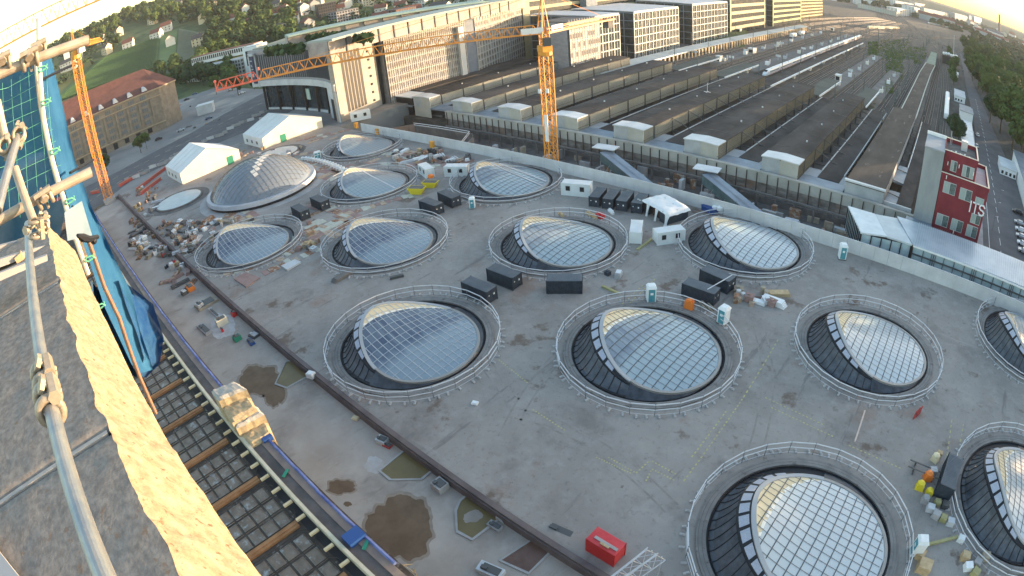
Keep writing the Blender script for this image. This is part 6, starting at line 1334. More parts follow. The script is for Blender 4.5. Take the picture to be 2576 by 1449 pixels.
# net cords
a = MB(); rnd = random.Random(2)
for k in range(9): a.path([PX(-70, 245 + k * 34, -8.25 + .3), PX(20, 215 + k * 33 + rnd.uniform(-6, 6), -8.1), PX(104 + k * 6, 175 + k * 30, -8.0)], .004, 4)
for k in range(9): a.path([PX(-60 + k * 22, 235 - k * 9, -8.15), PX(-50 + k * 23, 400 - k * 4, -8.1), PX(-45 + k * 24, 575 - k * 7, -8.0)], .0035, 4)
tag(a.build('mesh_cords', tie), 'green mesh cords crossing the wide net on the left', 'cords')
a = MB(); a.quad(PX(162, 535, -7.1), PX(206, 505, -7.1), PX(232, 592, -7.1), PX(170, 606, -7.1)); q_ = a.build('white_sheet', mat('white_sheet', (.22, .33, .42), (.34, .43, .5), scale=3, rough=.6)); tag(q_, 'pale blue white sheet behind the parapet end', 'sheet')
a = MB(); p, q = PX(22, 622, -5), PX(64, 690, -5); a.obox((0, 0, 0), (.01, .01, .01)); a = MB(); a.path([PX(44, 640, -5.2), PX(72, 688, -5.2)], .06, 4); tag(a.build('timber_post', wood), 'sunlit end of a squared timber left of the guard tube', 'timber')
a = MB(); a.hexa([PX(44, 610, -6.0), PX(112, 590, -6.0), PX(120, 640, -6.0), PX(74, 678, -6.0), PX(44, 602, -6.3), PX(112, 582, -6.3), PX(120, 632, -6.3), PX(74, 670, -6.3)]); tag(a.build('scaffold_board', wood_g), 'grey brown scaffold board end behind the guard tube', 'board')
a = MB()
for k in range(3): a.hexa([PX(-80, 640 + k * 40, -6.2 + k), PX(118, 590 + k * 26, -6.2 + k), PX(120, 604 + k * 26, -6.2 + k), PX(-80, 664 + k * 40, -6.2 + k), PX(-80, 636 + k * 40, -6.4 + k), PX(118, 586 + k * 26, -6.4 + k), PX(120, 600 + k * 26, -6.4 + k), PX(-80, 660 + k * 40, -6.4 + k)])
tag(a.build('scaffold_deck', conc), 'dusty scaffold deck boards left of the guard tube', 'deck')
a = MB(); a.path([PX(195, 592, -6.5), PX(208, 598, -6.6), PX(225, 602, -6.7), PX(245, 596, -6.9)], [.02, .05, .04, .03], 6); a.ball(PX(236, 606, -6.8), .045, 8); tag(a.build('dark_strap', black), 'dark strap and hook lying at the end of the stone parapet', 'strap')
# ------------------------------------------------------------------ old station roof under repair
RZ = 12.0
t = thing('station_roof_strip', 'old station roof under repair with open coffers, walkway and timber brackets', 'roof', (-100, 5, -1))
lead = mat('coffer_concrete', (.05, .04, .035), (.10, .082, .07), scale=.7, rough=.9, c3=(.26, .25, .24), s3=1.1, w3=.57, sharp3=.12, bump=.3, bscale=5)  # pale patches paint wet highlights into the deck colour
m = MB(); m.box(-215, -6.1, -9.0, 8.4, 4, 11.3); m.box(-215, -16, 8.4, 11.0, -1, 11.3); m.build('roof_deck', lead, t)
m = MB(); m.box(-215, -10, 8.4, 10.3, 11.32, 12.0); m.build('walkway', mat('walkway_felt', (.07, .065, .066), (.13, .11, .11), scale=.5, rough=.9), t)
m = MB(); m.box(-215, -10, 8.05, 8.4, 11.3, 12.3); m.build('pale_beam', mat('pale_timber', (.44, .40, .30), (.54, .5, .4), scale=1), t)
m = MB(); m.box(-215, -10, 9.55, 10.3, 12.0, 12.12); m.build('gutter_boards', mat('mauve_boards', (.17, .13, .125), (.28, .2, .16), scale=.4, c3=(.36, .28, .16), s3=.1, w3=.6), t)
m = MB()
x = -215
rnd = random.Random(6)
while x < -30: m.tube((x, 10.45 + rnd.uniform(-.05, .05), 12.15), (x + 4, 10.45, 12.15), .2, 6); x += 4
m.build('blue_netting', mat('blue_net', (.03, .055, .22), (.12, .16, .34), scale=.6, rough=.7), t)
br0 = None
for k in range(62):
    x = -30.4 - k * 2.4
    if br0 is None: q = MB(); q.box(-.14, .14, -.85, .15, 0, .26); o = br0 = q.build('timber_bracket', mat('fresh_timber', (.60, .46, .27), (.7, .56, .36), scale=1), t, local=True)
    else: o = br0.copy(); C.objects.link(o); o.parent = t
    o.location = (x + 100, 7.7 - 5, 11.75 + 1)
m = MB(); m.box(-215, -12, 7.15, 8.04, 11.32, 11.34); m.build('gap_shade', black, t)  # flat black sheet on the deck, painted shade of the gap beside the beam
rb = mat('rusty_beam', (.24, .11, .045), (.33, .17, .08), scale=.8, rough=.75); bm1 = None; x = -29.6; rbar = mat('rebar_dark', (.03, .026, .024), rough=.7)
cf0 = cr0 = None
X_ = []
while x > -138: X_.append(x); x -= 8.05
for x in X_:
    if bm1 is None: q = MB(); q.box(-.5, .5, 0, 7.0, 0, .3); q.box(-.2, .2, 0, 7.0, .3, .4); o = bm1 = q.build('steel_beam', rb, t, local=True)
    else: o = bm1.copy(); C.objects.link(o); o.parent = t
    o.location = (x + 100, -.2 - 5, 11.32 + 1)
    if cf0 is None:
        q = MB()
        for s in (1.2, 3.35, 5.5):
            for c in (.95, 2.55, 4.15, 5.75): q.hexa([(s - .95, c - .68, 0), (s + .95, c - .68, 0), (s + .95, c + .68, 0), (s - .95, c + .68, 0), (s - .8, c - .5, .12), (s + .8, c - .5, .12), (s + .8, c + .5, .12), (s - .8, c + .5, .12)])
        o = cf0 = q.build('coffer_forms', mat('form_metal', (.14, .105, .08), (.23, .175, .135), scale=.9, rough=.4, c3=(.30, .31, .31), s3=1.2, w3=.56, sharp3=.1), t, local=True)  # whitish patches on the forms are wet highlights painted into the colour
        q = MB()
        for c in (.1, 1.75, 3.35, 4.95, 6.55): q.path([(.1, c, .3), (3.2, c + .08, .32), (6.6, c, .3)], .055, 4)
        for s in (.12, 2.28, 4.42, 6.55): q.path([(s, .0, .34), (s + .05, 3.1, .36), (s, 6.6, .34)], .055, 4)
        for s in (6.5, .0):
            for c0 in (.12, 4.42): q.path([(c0 + 2.13 * k / 6, s + (.7 if s > 3 else -.5) * math.sin(k / 6 * math.pi), .35) for k in range(7)], .06, 4)
        r0_ = cr0 = q.build('rebar', rbar, t, local=True)
    else: o = cf0.copy(); C.objects.link(o); o.parent = t; r0_ = cr0.copy(); C.objects.link(r0_); r0_.parent = t
    o.location = (x + 1.0 + 100 - 8.05 + .1, .2 - 5, 11.32 + 1); r0_.location = o.location
# formwork with orange timber farther along
m = MB()
for k in range(26): m.box(-139 - k * 1.25, -138.5 - k * 1.25, 1.8, 7.2, 11.6, 12.3)
m.build('formwork_joists', wood, t); m = MB(); m.box(-171.5, -138.4, 1.4, 1.9, 11.3, 12.6); m.build('formwork_edge', mat('red_edge', (.5, .14, .10), rough=.7), t)
m = MB(); m.box(-206, -172, -3, 7.6, 11.32, 14.3); m.build('felt_upstand', mat('dark_felt', (.055, .05, .055), (.09, .08, .085), scale=.5), t); m = MB(); m.box(-207.5, -206.1, -2, 8.2, 12, 15.3); m.build('barrier_board', mat('red_orange_board', (.62, .12, .06), (.7, .2, .12), scale=.8), t)
# the pale stone pier
blk = mat('pier_stone_sunlit', (.30, .23, .14), (.42, .34, .22), scale=2.2, rough=.95, bump=.6, bscale=9, c3=(.3, .2, .1), s3=3, w3=.62); blk_g = mat('pier_stone_grey', (.30, .29, .27), (.4, .38, .35), scale=3, rough=.95, bump=.6, bscale=9)  # one stone twice: sunlit yellow put into the faces, grey for step tops
t = thing('stone_pier', 'sunlit stone pier head with two rough steps blocking the roof walkway', 'stone pier', (-58, 10, -1))
def rblock(p4, zb, zt, mt, ms, nm):
    m = MB(); P = [Vector(p) for p in p4]; c = sum(P, Vector()) / 4; N = 10; V = []
    for i in range(N + 1):
        for j in range(N + 1):
            u, v = i / N, j / N; q = P[0].lerp(P[1], u).lerp(P[3].lerp(P[2], u), v); e = min(u, 1 - u, v, 1 - v); V.append((q.x + .12 * fbm(q.x, q.y, 1), q.y + .12 * fbm(q.x, q.y, 2), zt - .35 * max(0, 1 - e / .12) ** 2 + .1 * fbm(q.x * 1.3, q.y * 1.3, 3)))
    m.add(V, [(i * (N + 1) + j, (i + 1) * (N + 1) + j, (i + 1) * (N + 1) + j + 1, i * (N + 1) + j + 1) for i in range(N) for j in range(N)], 0)
    idx = [i * (N + 1) for i in range(N + 1)] + [N * (N + 1) + j for j in range(1, N + 1)] + [i * (N + 1) + N for i in range(N - 1, -1, -1)] + [j for j in range(N - 1, 0, -1)]
    ring_ = [V[i] for i in idx]; n = len(ring_); m.add(ring_ + [(x + .1 * fbm(x, y, 9), y, zb) for x, y, z in ring_], [(i, n + i, n + (i + 1) % n, (i + 1) % n) for i in range(n)], 1)
    return m.build(nm, [mt, ms], t)
a, b, c, d = G(527, 975, 16), G(592, 955, 16), G(630, 990, 16), G(560, 1045, 16)
rblock([G(527, 978, 16), G(590, 954, 16), G(618, 972, 16), G(546, 1002, 16)], -1, 15.9, blk_g, blk, 'upper_step'); rblock([G(543, 1000, 15), G(617, 972, 15), G(640, 1016, 15), G(578, 1052, 15)], -1, 14.6, blk, blk, 'upper_face')
rblock([G(573, 1050, 14), G(642, 1014, 14), G(662, 1036, 14), G(592, 1072, 14)], -1, 13.9, blk_g, blk, 'lower_step'); rblock([G(590, 1072, 13), G(662, 1036, 13), G(680, 1082, 13), G(628, 1112, 13)], -1, 12.6, blk, blk, 'lower_face')
# row of pale clips outside the roof edge, blue box etc
a = MB()
for k in range(46): p = Vector((-66 + k * .62, 12.6 - .02 * k, -.9)); a.box(p.x, p.x + .25, p.y - .2, p.y + .2, p.z, p.z + .35)
tag(a.build('edge_clips', wood_g), 'row of small pale blocks along the foot of the old roof', 'blocks')
p = G(893, 1355, 12); a = MB(); a.box(p.x - .7, p.x + .7, p.y - .9, p.y + .9, 11.9, 12.6); tag(a.build('blue_container', blue_p), 'small dark blue crate at the end of the roof walkway', 'crate'); p = G(672, 1105, 12); a = MB(); a.box(p.x - .5, p.x + .5, p.y - .6, p.y + .6, 11.9, 12.5); tag(a.build('blue_container', blue_p), 'small dark blue crate right behind the stone pier', 'crate')
for px, py, lab in ((718, 1190, 'green strip of plastic lying on the roof walkway'), (920, 1370, 'green sheet of plastic beside the blue crate'), (650, 1098, 'green tube beside the stone pier')):
    p = G(px, py, 12.2); a = MB(); a.obox((p.x, p.y, 12.13), (.35, 1.1, .1), R(30)); tag(a.build('green_plastic', green_p), lab, 'plastic sheet')
# ------------------------------------------------------------------ cranes
def lattice(mb, base, w, h, n, r=.09, rr=.055, rz=.6, z0=None):
    cs = [(math.cos(rz + k * math.pi / 2) * w * .707, math.sin(rz + k * math.pi / 2) * w * .707) for k in range(4)]
    for x, y in cs: mb.tube((base[0] + x, base[1] + y, base[2]), (base[0] + x, base[1] + y, base[2] + h), r, 4)
    for i in range(n):
        z = base[2] + h * i / n; z1 = base[2] + h * (i + 1) / n
        for k in range(4):
            a, b = cs[k], cs[(k + 1) % 4]; mb.tube((base[0] + a[0], base[1] + a[1], z), (base[0] + b[0], base[1] + b[1], z1 if True else z), rr, 3); mb.tube((base[0] + b[0], base[1] + b[1], z), (base[0] + a[0], base[1] + a[1], z1), rr, 3); mb.tube((base[0] + a[0], base[1] + a[1], z1), (base[0] + b[0], base[1] + b[1], z1), rr, 3)
def jib(mb, a, b, n, w=1.6, h=1.9, r=.11, rr=.06, t0=0, t1=1):
    a, b = Vector(a), Vector(b); d = (b - a).normalized(); s = Vector((-d.y, d.x, 0)).normalized() * w / 2; L = (b - a).length
    P = lambda u, k: a + d * L * u + (s if k == 0 else -s if k == 1 else Vector((0, 0, h)))
    us = [t0 + (t1 - t0) * i / n for i in range(n + 1)]
    for k in range(3): mb.tube(P(us[0] if k < 2 else us[0] + .5 / n * (t1 - t0), k), P(us[-1] if k < 2 else us[-1] - .5 / n * (t1 - t0), k), r, 4)
    for u0, u1 in zip(us[:-1], us[1:]):
        um = (u0 + u1) / 2
        for k in (0, 1): mb.tube(P(u0, k), P(um, 2), rr, 3); mb.tube(P(um, 2), P(u1, k), rr, 3)
        mb.tube(P(u0, 0), P(u0, 1), rr, 3); mb.tube(P(u0, 0), P(u1, 1), rr * .8, 3)
yel2 = mat('crane_orange', (.70, .26, .04), (.78, .33, .06), scale=1, rough=.45); rosy = mat('crane_red_tip', (.75, .16, .09), rough=.45)
bx, by = -98.6, 119.2
t = thing('tower_crane', 'tall yellow lattice tower crane with long orange jib over the plaza', 'crane', (bx, by, -9))
m = MB(); m.box(bx - 3, bx + 3, by - 3, by + 3, -9, -7.6); m.build('base', conc, t)
m = MB(); lattice(m, (bx, by, -7.6), 2.7, 37.0, 13, .17, .085, .35); m.build('mast', yel, t)
m = MB(); m.cyl(bx, by, 29.6, 30.6, 1.9, n=12); m.obox((bx, by, 30.6), (3.0, 2.8, 1.6), R(70)); m.build('slewing_ring', yel, t)
tip = Vector((-131, 44.5, 35.0)); tip = G(545, 228, 35.5); tail = G(1540, 47, 35.5); root = Vector((bx, by, 35.5)); d = (tip - root).normalized()
m = MB(); lattice(m, (bx, by, 32.0), 2.0, 4.0, 2, .14, .08, .35); m.build('turret', yel, t)
m = MB(); jib(m, root + d * 1.5, tip, 30, 2.0, 2.3, .16, .085, 0, .86); m.build('jib', yel2, t); m = MB(); jib(m, root + d * 1.5, tip, 5, 2.0, 2.3, .16, .085, .86, 1.0); m.build('jib_tip', rosy, t)
m = MB(); dt = (tail - root).normalized(); s = Vector((-dt.y, dt.x, 0)) * .9
for k in (-1, 1): m.tube(root + s * k, tail + s * k, .34, 4); m.tube(root + s * k + Vector((0, 0, 1.1)), tail + s * k + Vector((0, 0, 1.1)), .12, 4)
L = (tail - root).length
for i in range(12): m.tube(root + dt * (L * i / 12) + s, root + dt * (L * (i + 1) / 12) - s, .07, 3)
m.quad(root + s * .9 + Vector((0, 0, .1)), tail + s * .9 + Vector((0, 0, .1)), tail - s * .9 + Vector((0, 0, .1)), root - s * .9 + Vector((0, 0, .1))); m.build('counter_jib', yel2, t)
apex = Vector((bx + .2, by, 46.5)); m = MB()
for k in (-1, 1): m.tube(root + d * 1.2 + s * k * .9, apex, .16, 4); m.tube(root + dt * 1.6 + s * k * .9, apex, .13, 4)
for u in (.3, .55, .78): m.tube((root + d * 1.2 + s * .9).lerp(apex, u), (root + dt * 1.6 + s * .9).lerp(apex, u), .07, 3)
m.build('tower_head', yel2, t)
m = MB(); m.tube(apex, root + (tip - root) * .38 + Vector((0, 0, 2.3)), .06, 3); m.tube(apex, root + (tip - root) * .72 + Vector((0, 0, 2.3)), .06, 3); m.tube(apex, tail - dt * 3 + Vector((0, 0, .3)), .06, 3); m.build('tie_bars', yel2, t)
m = MB(); c = tail - dt * 3.2; m.obox((c.x, c.y, c.z - 2.6), (3.0, 2.0, 2.9), math.atan2(dt.y, dt.x)); m.build('counterweight', conc_d, t)
m = MB(); c = root - s * 2.0 + d * 1.0; m.obox((c.x, c.y, 32.2), (1.9, 1.5, 2.2), math.atan2(d.y, d.x)); cb = m.build('cab', steel_d, t)
m = MB(); c = root + dt * 5 - s * 1.15; m.obox((c.x, c.y, 35.4), (5.5, .15, 1.9), math.atan2(dt.y, dt.x)); m.build('white_sign', white, t); m = MB(); m.obox((c.x + .12, c.y - .1, 35.9), (4.2, .16, .35), math.atan2(dt.y, dt.x)); m.obox((c.x + .12, c.y - .1, 36.6), (4.2, .16, .2), math.atan2(dt.y, dt.x)); m.build('sign_text', mat('sign_red', (.4, .1, .1)), t)
m = MB(); c = root + d * 4 - s * 1.2; m.obox((c.x, c.y, 35.6), (6.0, .15, 1.6), math.atan2(d.y, d.x)); m.build('white_banner', white, t); m = MB(); m.tube(root + (tip - root) * .86 + Vector((0, 0, 2.4)), root + (tip - root) * .86 + Vector((0, 0, 3.2)), .3, 6); m.tube(tip + Vector((0, 0, .2)), tip + Vector((0, 0, 2.2)), .18, 5); m.ball(tip + Vector((0, 0, 2.4)), .45, 6); m.build('warning_lamp', mat('lamp_red', (.9, .2, .15), rough=.3), t)
m = MB(); m.obox((bx + .4, by - 1.9, 6), (.9, .25, 7.5), R(20)); m.build('mast_banner', white, t); m = MB(); m.obox((bx - 1.2, by - 1.9, 19.3), (.8, .3, 1.2), R(20)); m.obox((bx + 1.2, by - 1.7, 19.6), (.8, .3, 1.2), R(20)); m.build('floodlights', white, t)
# leaning-looking crane on the left
b2 = G(277, 508, -1); bx2, by2 = b2.x, b2.y
def zat(px, py): return elev_z(px, py, Vector((bx2, by2, 0)))
zs = zat(178, 145)
t = thing('tower_crane', 'orange lattice tower crane on the left before the brown office', 'crane', (bx2, by2, -1)); rz2 = math.atan2(by2, bx2)
m = MB(); m.box(bx2 - 2.5, bx2 + 2.5, by2 - 2.5, by2 + 2.5, -1.0, .6); m.build('base', conc, t)
m = MB(); lattice(m, (bx2, by2, .6), 3.0, zs - 2, 22, .17, .085, .3); m.build('mast', yel2, t)
m = MB(); m.cyl(bx2, by2, zs - 1.4, zs, 2.2, n=10); m.obox((bx2, by2, zs), (3, 3, 2), .3); m.build('slewing_ring', yel, t); top2 = Vector((bx2, by2, zs + 2.5))
ja = Vector((bx2 + 26, by2 + 22, zs + 2.5)); 
m = MB(); dj = Vector((.75, .66, 0)); m2 = top2 + Vector((.20, .98, 0)) * 9.5; mm = MB(); jib(mm, top2, top2 + Vector((-.93, .36, 0)) * 50, 20, 2.2, 2.2, .2, .1); mm.build('jib', yel2, t)
mm = MB(); v2 = Vector((.93, -.36, 0)); 
for k in (-1, 1): q = Vector((.36, .93, 0)) * .9 * k; mm.tube(top2 + q, top2 + v2 * 15 + q, .22, 4)
mm.build('counter_jib', yel2, t); mm = MB(); c = top2 + v2 * 13; mm.obox((c.x, c.y, c.z - 2.6), (3, 2.4, 3), rz2); mm.build('counterweight', conc_l, t)
mm = MB(); ap = Vector((bx2, by2, zat(163, 80)))
for k in (-1, 1): mm.tube(top2 + Vector((k * 1.1, .5, 0)), ap, .22, 4); mm.tube(top2 + Vector((k * 1.1, -1.2, 0)), ap, .18, 4)
mm.build('tower_head', yel2, t); mm = MB(); mm.obox((bx2 + 2.2, by2 + 2.4, zs + .1), (2.2, 2.6, 3.0), .4); mm.build('cab', white, t)
mm = MB(); mm.tube(ap, top2 + Vector((-.93, .36, 0)) * 34 + Vector((0, 0, 2)), .08, 3); mm.tube(ap, c, .08, 3); mm.build('tie_bars', yel2, t)
# third crane: only its jib is in the picture
r3 = Vector((-170, -92, 72)); jb = PX(345, -45, -186); e0 = PX(20, 108, -205); e1 = PX(228, 12, -196); dd = (e1 - e0).normalized(); dd.z = 0; dd.normalize(); e0.z = e1.z = (e0.z + e1.z) / 2
t = thing('tower_crane', 'high orange crane jib crossing the sky at the top left corner', 'crane', (e0.x - dd.x * 70, e0.y - dd.y * 70, -5))
m = MB(); jib(m, e0 - dd * 70, e1 + dd * 20, 34, 2.0, 5.5, .28, .10); m.build('jib', yel2, t); c = e0 - dd * 70; m = MB(); lattice(m, (c.x, c.y, -5), 2.6, e0.z + 4, 22, .16, .08, .3); m.build('mast', yel2, t)
# ------------------------------------------------------------------ things standing on the plaza
def F(x, y, z=0.0): p = G(x, y, z); return p
# big glass dome
DC = Vector((-163.0, 61.5, 0)); DR = 16.2; DH = 7.8
t = thing('glass_dome', 'big bulging glass dome with a bright ring at the far end of the plaza', 'dome', tuple(DC))
m = MB(); NAz, NRr = 72, 12; V = []
def dz(r): k = r / DR; return 1.9 + DH * (1 - k * k) ** .8 if k < 1 else 1.9
for j in range(NRr + 1):
    r = DR * math.sin(j / NRr * math.pi / 2)
    for i in range(NAz): a = 2 * math.pi * i / NAz; V.append((DC.x + r * math.cos(a), DC.y + r * math.sin(a), dz(min(r, DR * .9999))))
m.add(V, [(j * NAz + i, j * NAz + (i + 1) % NAz, (j + 1) * NAz + (i + 1) % NAz, (j + 1) * NAz + i) for j in range(NRr) for i in range(NAz)])
m.build('glass_roof', glass_mat('dome_glass', (.06, .08, .11), (.17, .20, .24), 2), t, smooth=True)
m = MB()
for k in range(-10, 11):
    c = k * 1.55
    for ax in (0, 1):
        pts = []
        for s in range(-48, 49):
            v = s * .4; x, y = (v, c) if ax else (c, v); r = math.hypot(x, y)
            if r < DR - .1: pts.append(Vector((DC.x + x, DC.y + y, dz(r) + .04)))
        for p, q in zip(pts[::3], pts[3::3]): m.tube(p, q, .05, 3)
m.build('glazing_bars', mat('dome_bar', (.16, .17, .18), rough=.5), t)
m = MB(); pan_ = mat('pale_pane', (.62, .58, .54), (.7, .66, .6), scale=1, rough=.3)  # pale panes set in a stepped double row on the dome
for k in range(8):
    for e in (0, 1):
        x0, y0 = -3.1 + k * 1.55 - e * 1.55, 7.75 - k * 1.55 - 1.55; q = [(x0 + .1, y0 + .1), (x0 + 1.45, y0 + .1), (x0 + 1.45, y0 + 1.45), (x0 + .1, y0 + 1.45)]; m.quad(*[Vector((DC.x + x, DC.y + y, dz(math.hypot(x, y)) + .06)) for x, y in q])
m.build('white_panes', pan_, t)
m = MB(); m.band(DR + .1, 1.75, DR + .1, 2.0, 72, c=DC); m.ring(DR - .3, DR + 1.1, 2.0, 72, c=DC); m.band(DR + 1.1, 2.0, DR + 1.3, .9, 72, c=DC); m.build('ring_parapet', mat('dome_ring', (.38, .39, .43), (.48, .49, .53), scale=.3, rough=.45), t)
m = MB(); m.band(DR + .9, .95, DR + .9, 0, 72, c=DC); m.ring(DR + .9, DR + 1.3, .9, 72, c=DC); m.build('shadow_gap', black, t); m = MB(); m.ring(DR - .2, DR + 4, .03, 72, c=DC); m.build('base_ring', conc, t)
# flat oval lights
for i, (x, y, r, lab) in enumerate(((-187.0, 40.6, 8.0, 'flat oval pale glass light at the foot of the front tent'), (-192.5, 82.0, 7.6, 'flat oval pale glass light behind the big dome'))):
    t = thing('flat_light', lab, 'skylight', (x, y, 0), 'flat oval glass lights'); m = MB(); m.ring(0.01, r, .5, 48, c=(x, y)); m.build('glass_top', mat('flat_glass', (.42, .50, .52), (.5, .58, .6), scale=.4, rough=.2), t); m = MB(); m.ring(r, r + .5, .55, 48, c=(x, y)); m.band(r + .5, .55, r + .7, 0, 48, c=(x, y)); m.ring(r + .7, r + 3.0, .03, 48, c=(x, y)); m.build('kerb', conc_d, t); m = MB()
    for k in range(-6, 7):
        c = k * r / 7; h = math.sqrt(r * r - c * c) - .2; m.box(x + c - .06, x + c + .06, y - h, y + h, .51, .56)
    m.build('glazing_bars', bar_l, t)
# tents
tentw = mat('tent_canvas', (.60, .62, .62), (.68, .70, .70), scale=.2, rough=.6); tentg = mat('tent_canvas_sunlit', (.64, .58, .48), (.70, .65, .56), scale=.2, rough=.7)  # gable is the same white canvas with warm sunlight put into its colour
def tent(x0, x1, y0, y1, ze, zr, lab, door_y):
    t = thing('marquee_tent', lab, 'tent', ((x0 + x1) / 2, (y0 + y1) / 2, 0), 'white marquee tents'); ym = (y0 + y1) / 2; m = MB(); m.quad((x0, y0, ze), (x1, y0, ze), (x1, ym, zr), (x0, ym, zr)); m.quad((x0, ym, zr), (x1, ym, zr), (x1, y1, ze), (x0, y1, ze)); m.build('roof', tentw, t)
    m = MB(); m.box(x0 + .05, x1 - .05, y0 + .05, y0 + .15, 0, ze); m.box(x0 + .05, x1 - .05, y1 - .15, y1 - .05, 0, ze); m.poly([(x0, y0, 0), (x0, y1, 0), (x0, y1, ze), (x0, ym, zr), (x0, y0, ze)]); m.build('side_walls', tentw, t)
    m = MB(); m.poly([(x1, y0, 0), (x1, y1, 0), (x1, y1, ze), (x1, ym, zr), (x1, y0, ze)]); m.build('gable', tentg, t); m = MB(); m.box(x1 + .01, x1 + .08, door_y, door_y + 2.6, 0, 3.0); m.build('door', green_p, t)
    m = MB()
    for s in (0, 1): m.tube((x1 + .1, (y0, y1)[s], ze), (x1 + .1, ym, zr), .12, 4)
    k = x0
    while k <= x1 + .1: m.tube((k, y0 - .03, ze), (k, ym, zr + .04), .05, 3); k += 5
    m.build('frame_edges', alu, t)
    m = MB(); 
    for k in range(3): m.box(x0 + 3 + k * 5, x0 + 4.4 + k * 5, y0 - .02, y0 + .04, 1.2, 2.4)
    m.build('windows', steel_d, t)
tent(-226, -204.5, 47.5, 72, 4.2, 9.2, 'white marquee tent with lit gable at the big dome', 66.5); tent(-226.5, -206.5, 83.0, 110.0, 4.2, 9.0, 'white marquee tent in front of the curved glass lobby', 90.5)
m = MB(); 
# containers
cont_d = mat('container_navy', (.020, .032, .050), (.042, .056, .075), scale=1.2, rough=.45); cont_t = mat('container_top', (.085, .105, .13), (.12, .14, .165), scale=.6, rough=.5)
def make_container(L=6.06, W_=2.44, H=2.6, body=None, top=None, nm='container', door=True):
    t = thing(nm, 'x', 'container'); body = body or cont_d; top = top or cont_t; b = MB(); b.box(-L / 2 + .06, L / 2 - .06, -W_ / 2 + .05, W_ / 2 - .05, .12, H - .12); n = int(L / .28)
    for i in range(n):
        x = -L / 2 + .15 + i * (L - .3) / n; b.box(x, x + .13, -W_ / 2, -W_ / 2 + .06, .2, H - .15); b.box(x, x + .13, W_ / 2 - .06, W_ / 2, .2, H - .15)
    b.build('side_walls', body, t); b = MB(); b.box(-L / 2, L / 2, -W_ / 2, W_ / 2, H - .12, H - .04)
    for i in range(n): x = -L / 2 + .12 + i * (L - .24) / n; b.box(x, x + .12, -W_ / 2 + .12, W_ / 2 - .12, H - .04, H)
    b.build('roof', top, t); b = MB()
    for sx in (-1, 1):
        for sy in (-1, 1): b.box(sx * L / 2 - .07, sx * L / 2 + .07, sy * W_ / 2 - .07, sy * W_ / 2 + .07, 0, H + .02)
    for sy in (-1, 1): b.box(-L / 2, L / 2, sy * W_ / 2 - .06, sy * W_ / 2 + .06, 0, .14)
    b.build('frame', body, t)
    if door:
        b = MB()
        for y in (-.9, -.35, .35, .9): b.tube((L / 2 + .05, y, .2), (L / 2 + .05, y, H - .2), .03, 4)
        b.box(L / 2 - .02, L / 2 + .03, -1.15, 1.15, .15, H - .15); dr_ = b.build('door', body, t)
        b = MB(); b.box(L / 2 + .03, L / 2 + .045, .3, .65, 1.3, 1.65); b.box(L / 2 + .03, L / 2 + .045, -.9, -.6, 1.5, 1.65); b.build_each('door_label', white, dr_)
    return t
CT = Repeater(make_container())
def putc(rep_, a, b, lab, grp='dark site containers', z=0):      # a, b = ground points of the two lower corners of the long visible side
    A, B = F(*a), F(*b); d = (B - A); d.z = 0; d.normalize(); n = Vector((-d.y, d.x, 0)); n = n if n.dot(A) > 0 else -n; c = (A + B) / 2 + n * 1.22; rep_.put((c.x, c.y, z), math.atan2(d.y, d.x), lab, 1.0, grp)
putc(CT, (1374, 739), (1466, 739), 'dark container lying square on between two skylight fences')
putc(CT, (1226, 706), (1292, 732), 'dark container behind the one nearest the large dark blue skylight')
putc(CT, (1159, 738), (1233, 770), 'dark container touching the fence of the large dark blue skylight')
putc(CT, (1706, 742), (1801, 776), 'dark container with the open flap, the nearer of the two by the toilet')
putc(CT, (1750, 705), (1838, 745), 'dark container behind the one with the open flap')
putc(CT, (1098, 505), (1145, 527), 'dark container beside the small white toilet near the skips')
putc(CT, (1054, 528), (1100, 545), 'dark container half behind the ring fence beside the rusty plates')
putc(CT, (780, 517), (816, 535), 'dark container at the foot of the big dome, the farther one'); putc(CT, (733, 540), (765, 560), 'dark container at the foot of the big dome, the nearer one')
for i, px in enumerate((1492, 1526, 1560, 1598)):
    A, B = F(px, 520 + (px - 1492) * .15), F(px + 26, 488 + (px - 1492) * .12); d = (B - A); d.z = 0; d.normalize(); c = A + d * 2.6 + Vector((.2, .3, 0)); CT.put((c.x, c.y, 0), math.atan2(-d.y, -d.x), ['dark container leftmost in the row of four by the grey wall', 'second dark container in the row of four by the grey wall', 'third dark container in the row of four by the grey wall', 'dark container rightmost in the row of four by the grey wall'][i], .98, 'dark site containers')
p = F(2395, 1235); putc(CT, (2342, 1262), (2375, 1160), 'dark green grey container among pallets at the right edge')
# flap on the container
p = F(1815, 745); m = MB(); m.path([F(1780, 728, 2.6), F(1842, 692, 2.6)], .1, 4); tag(m.build('container_flap', alu), 'pale strip leaning over the two containers by the toilet', 'strip')
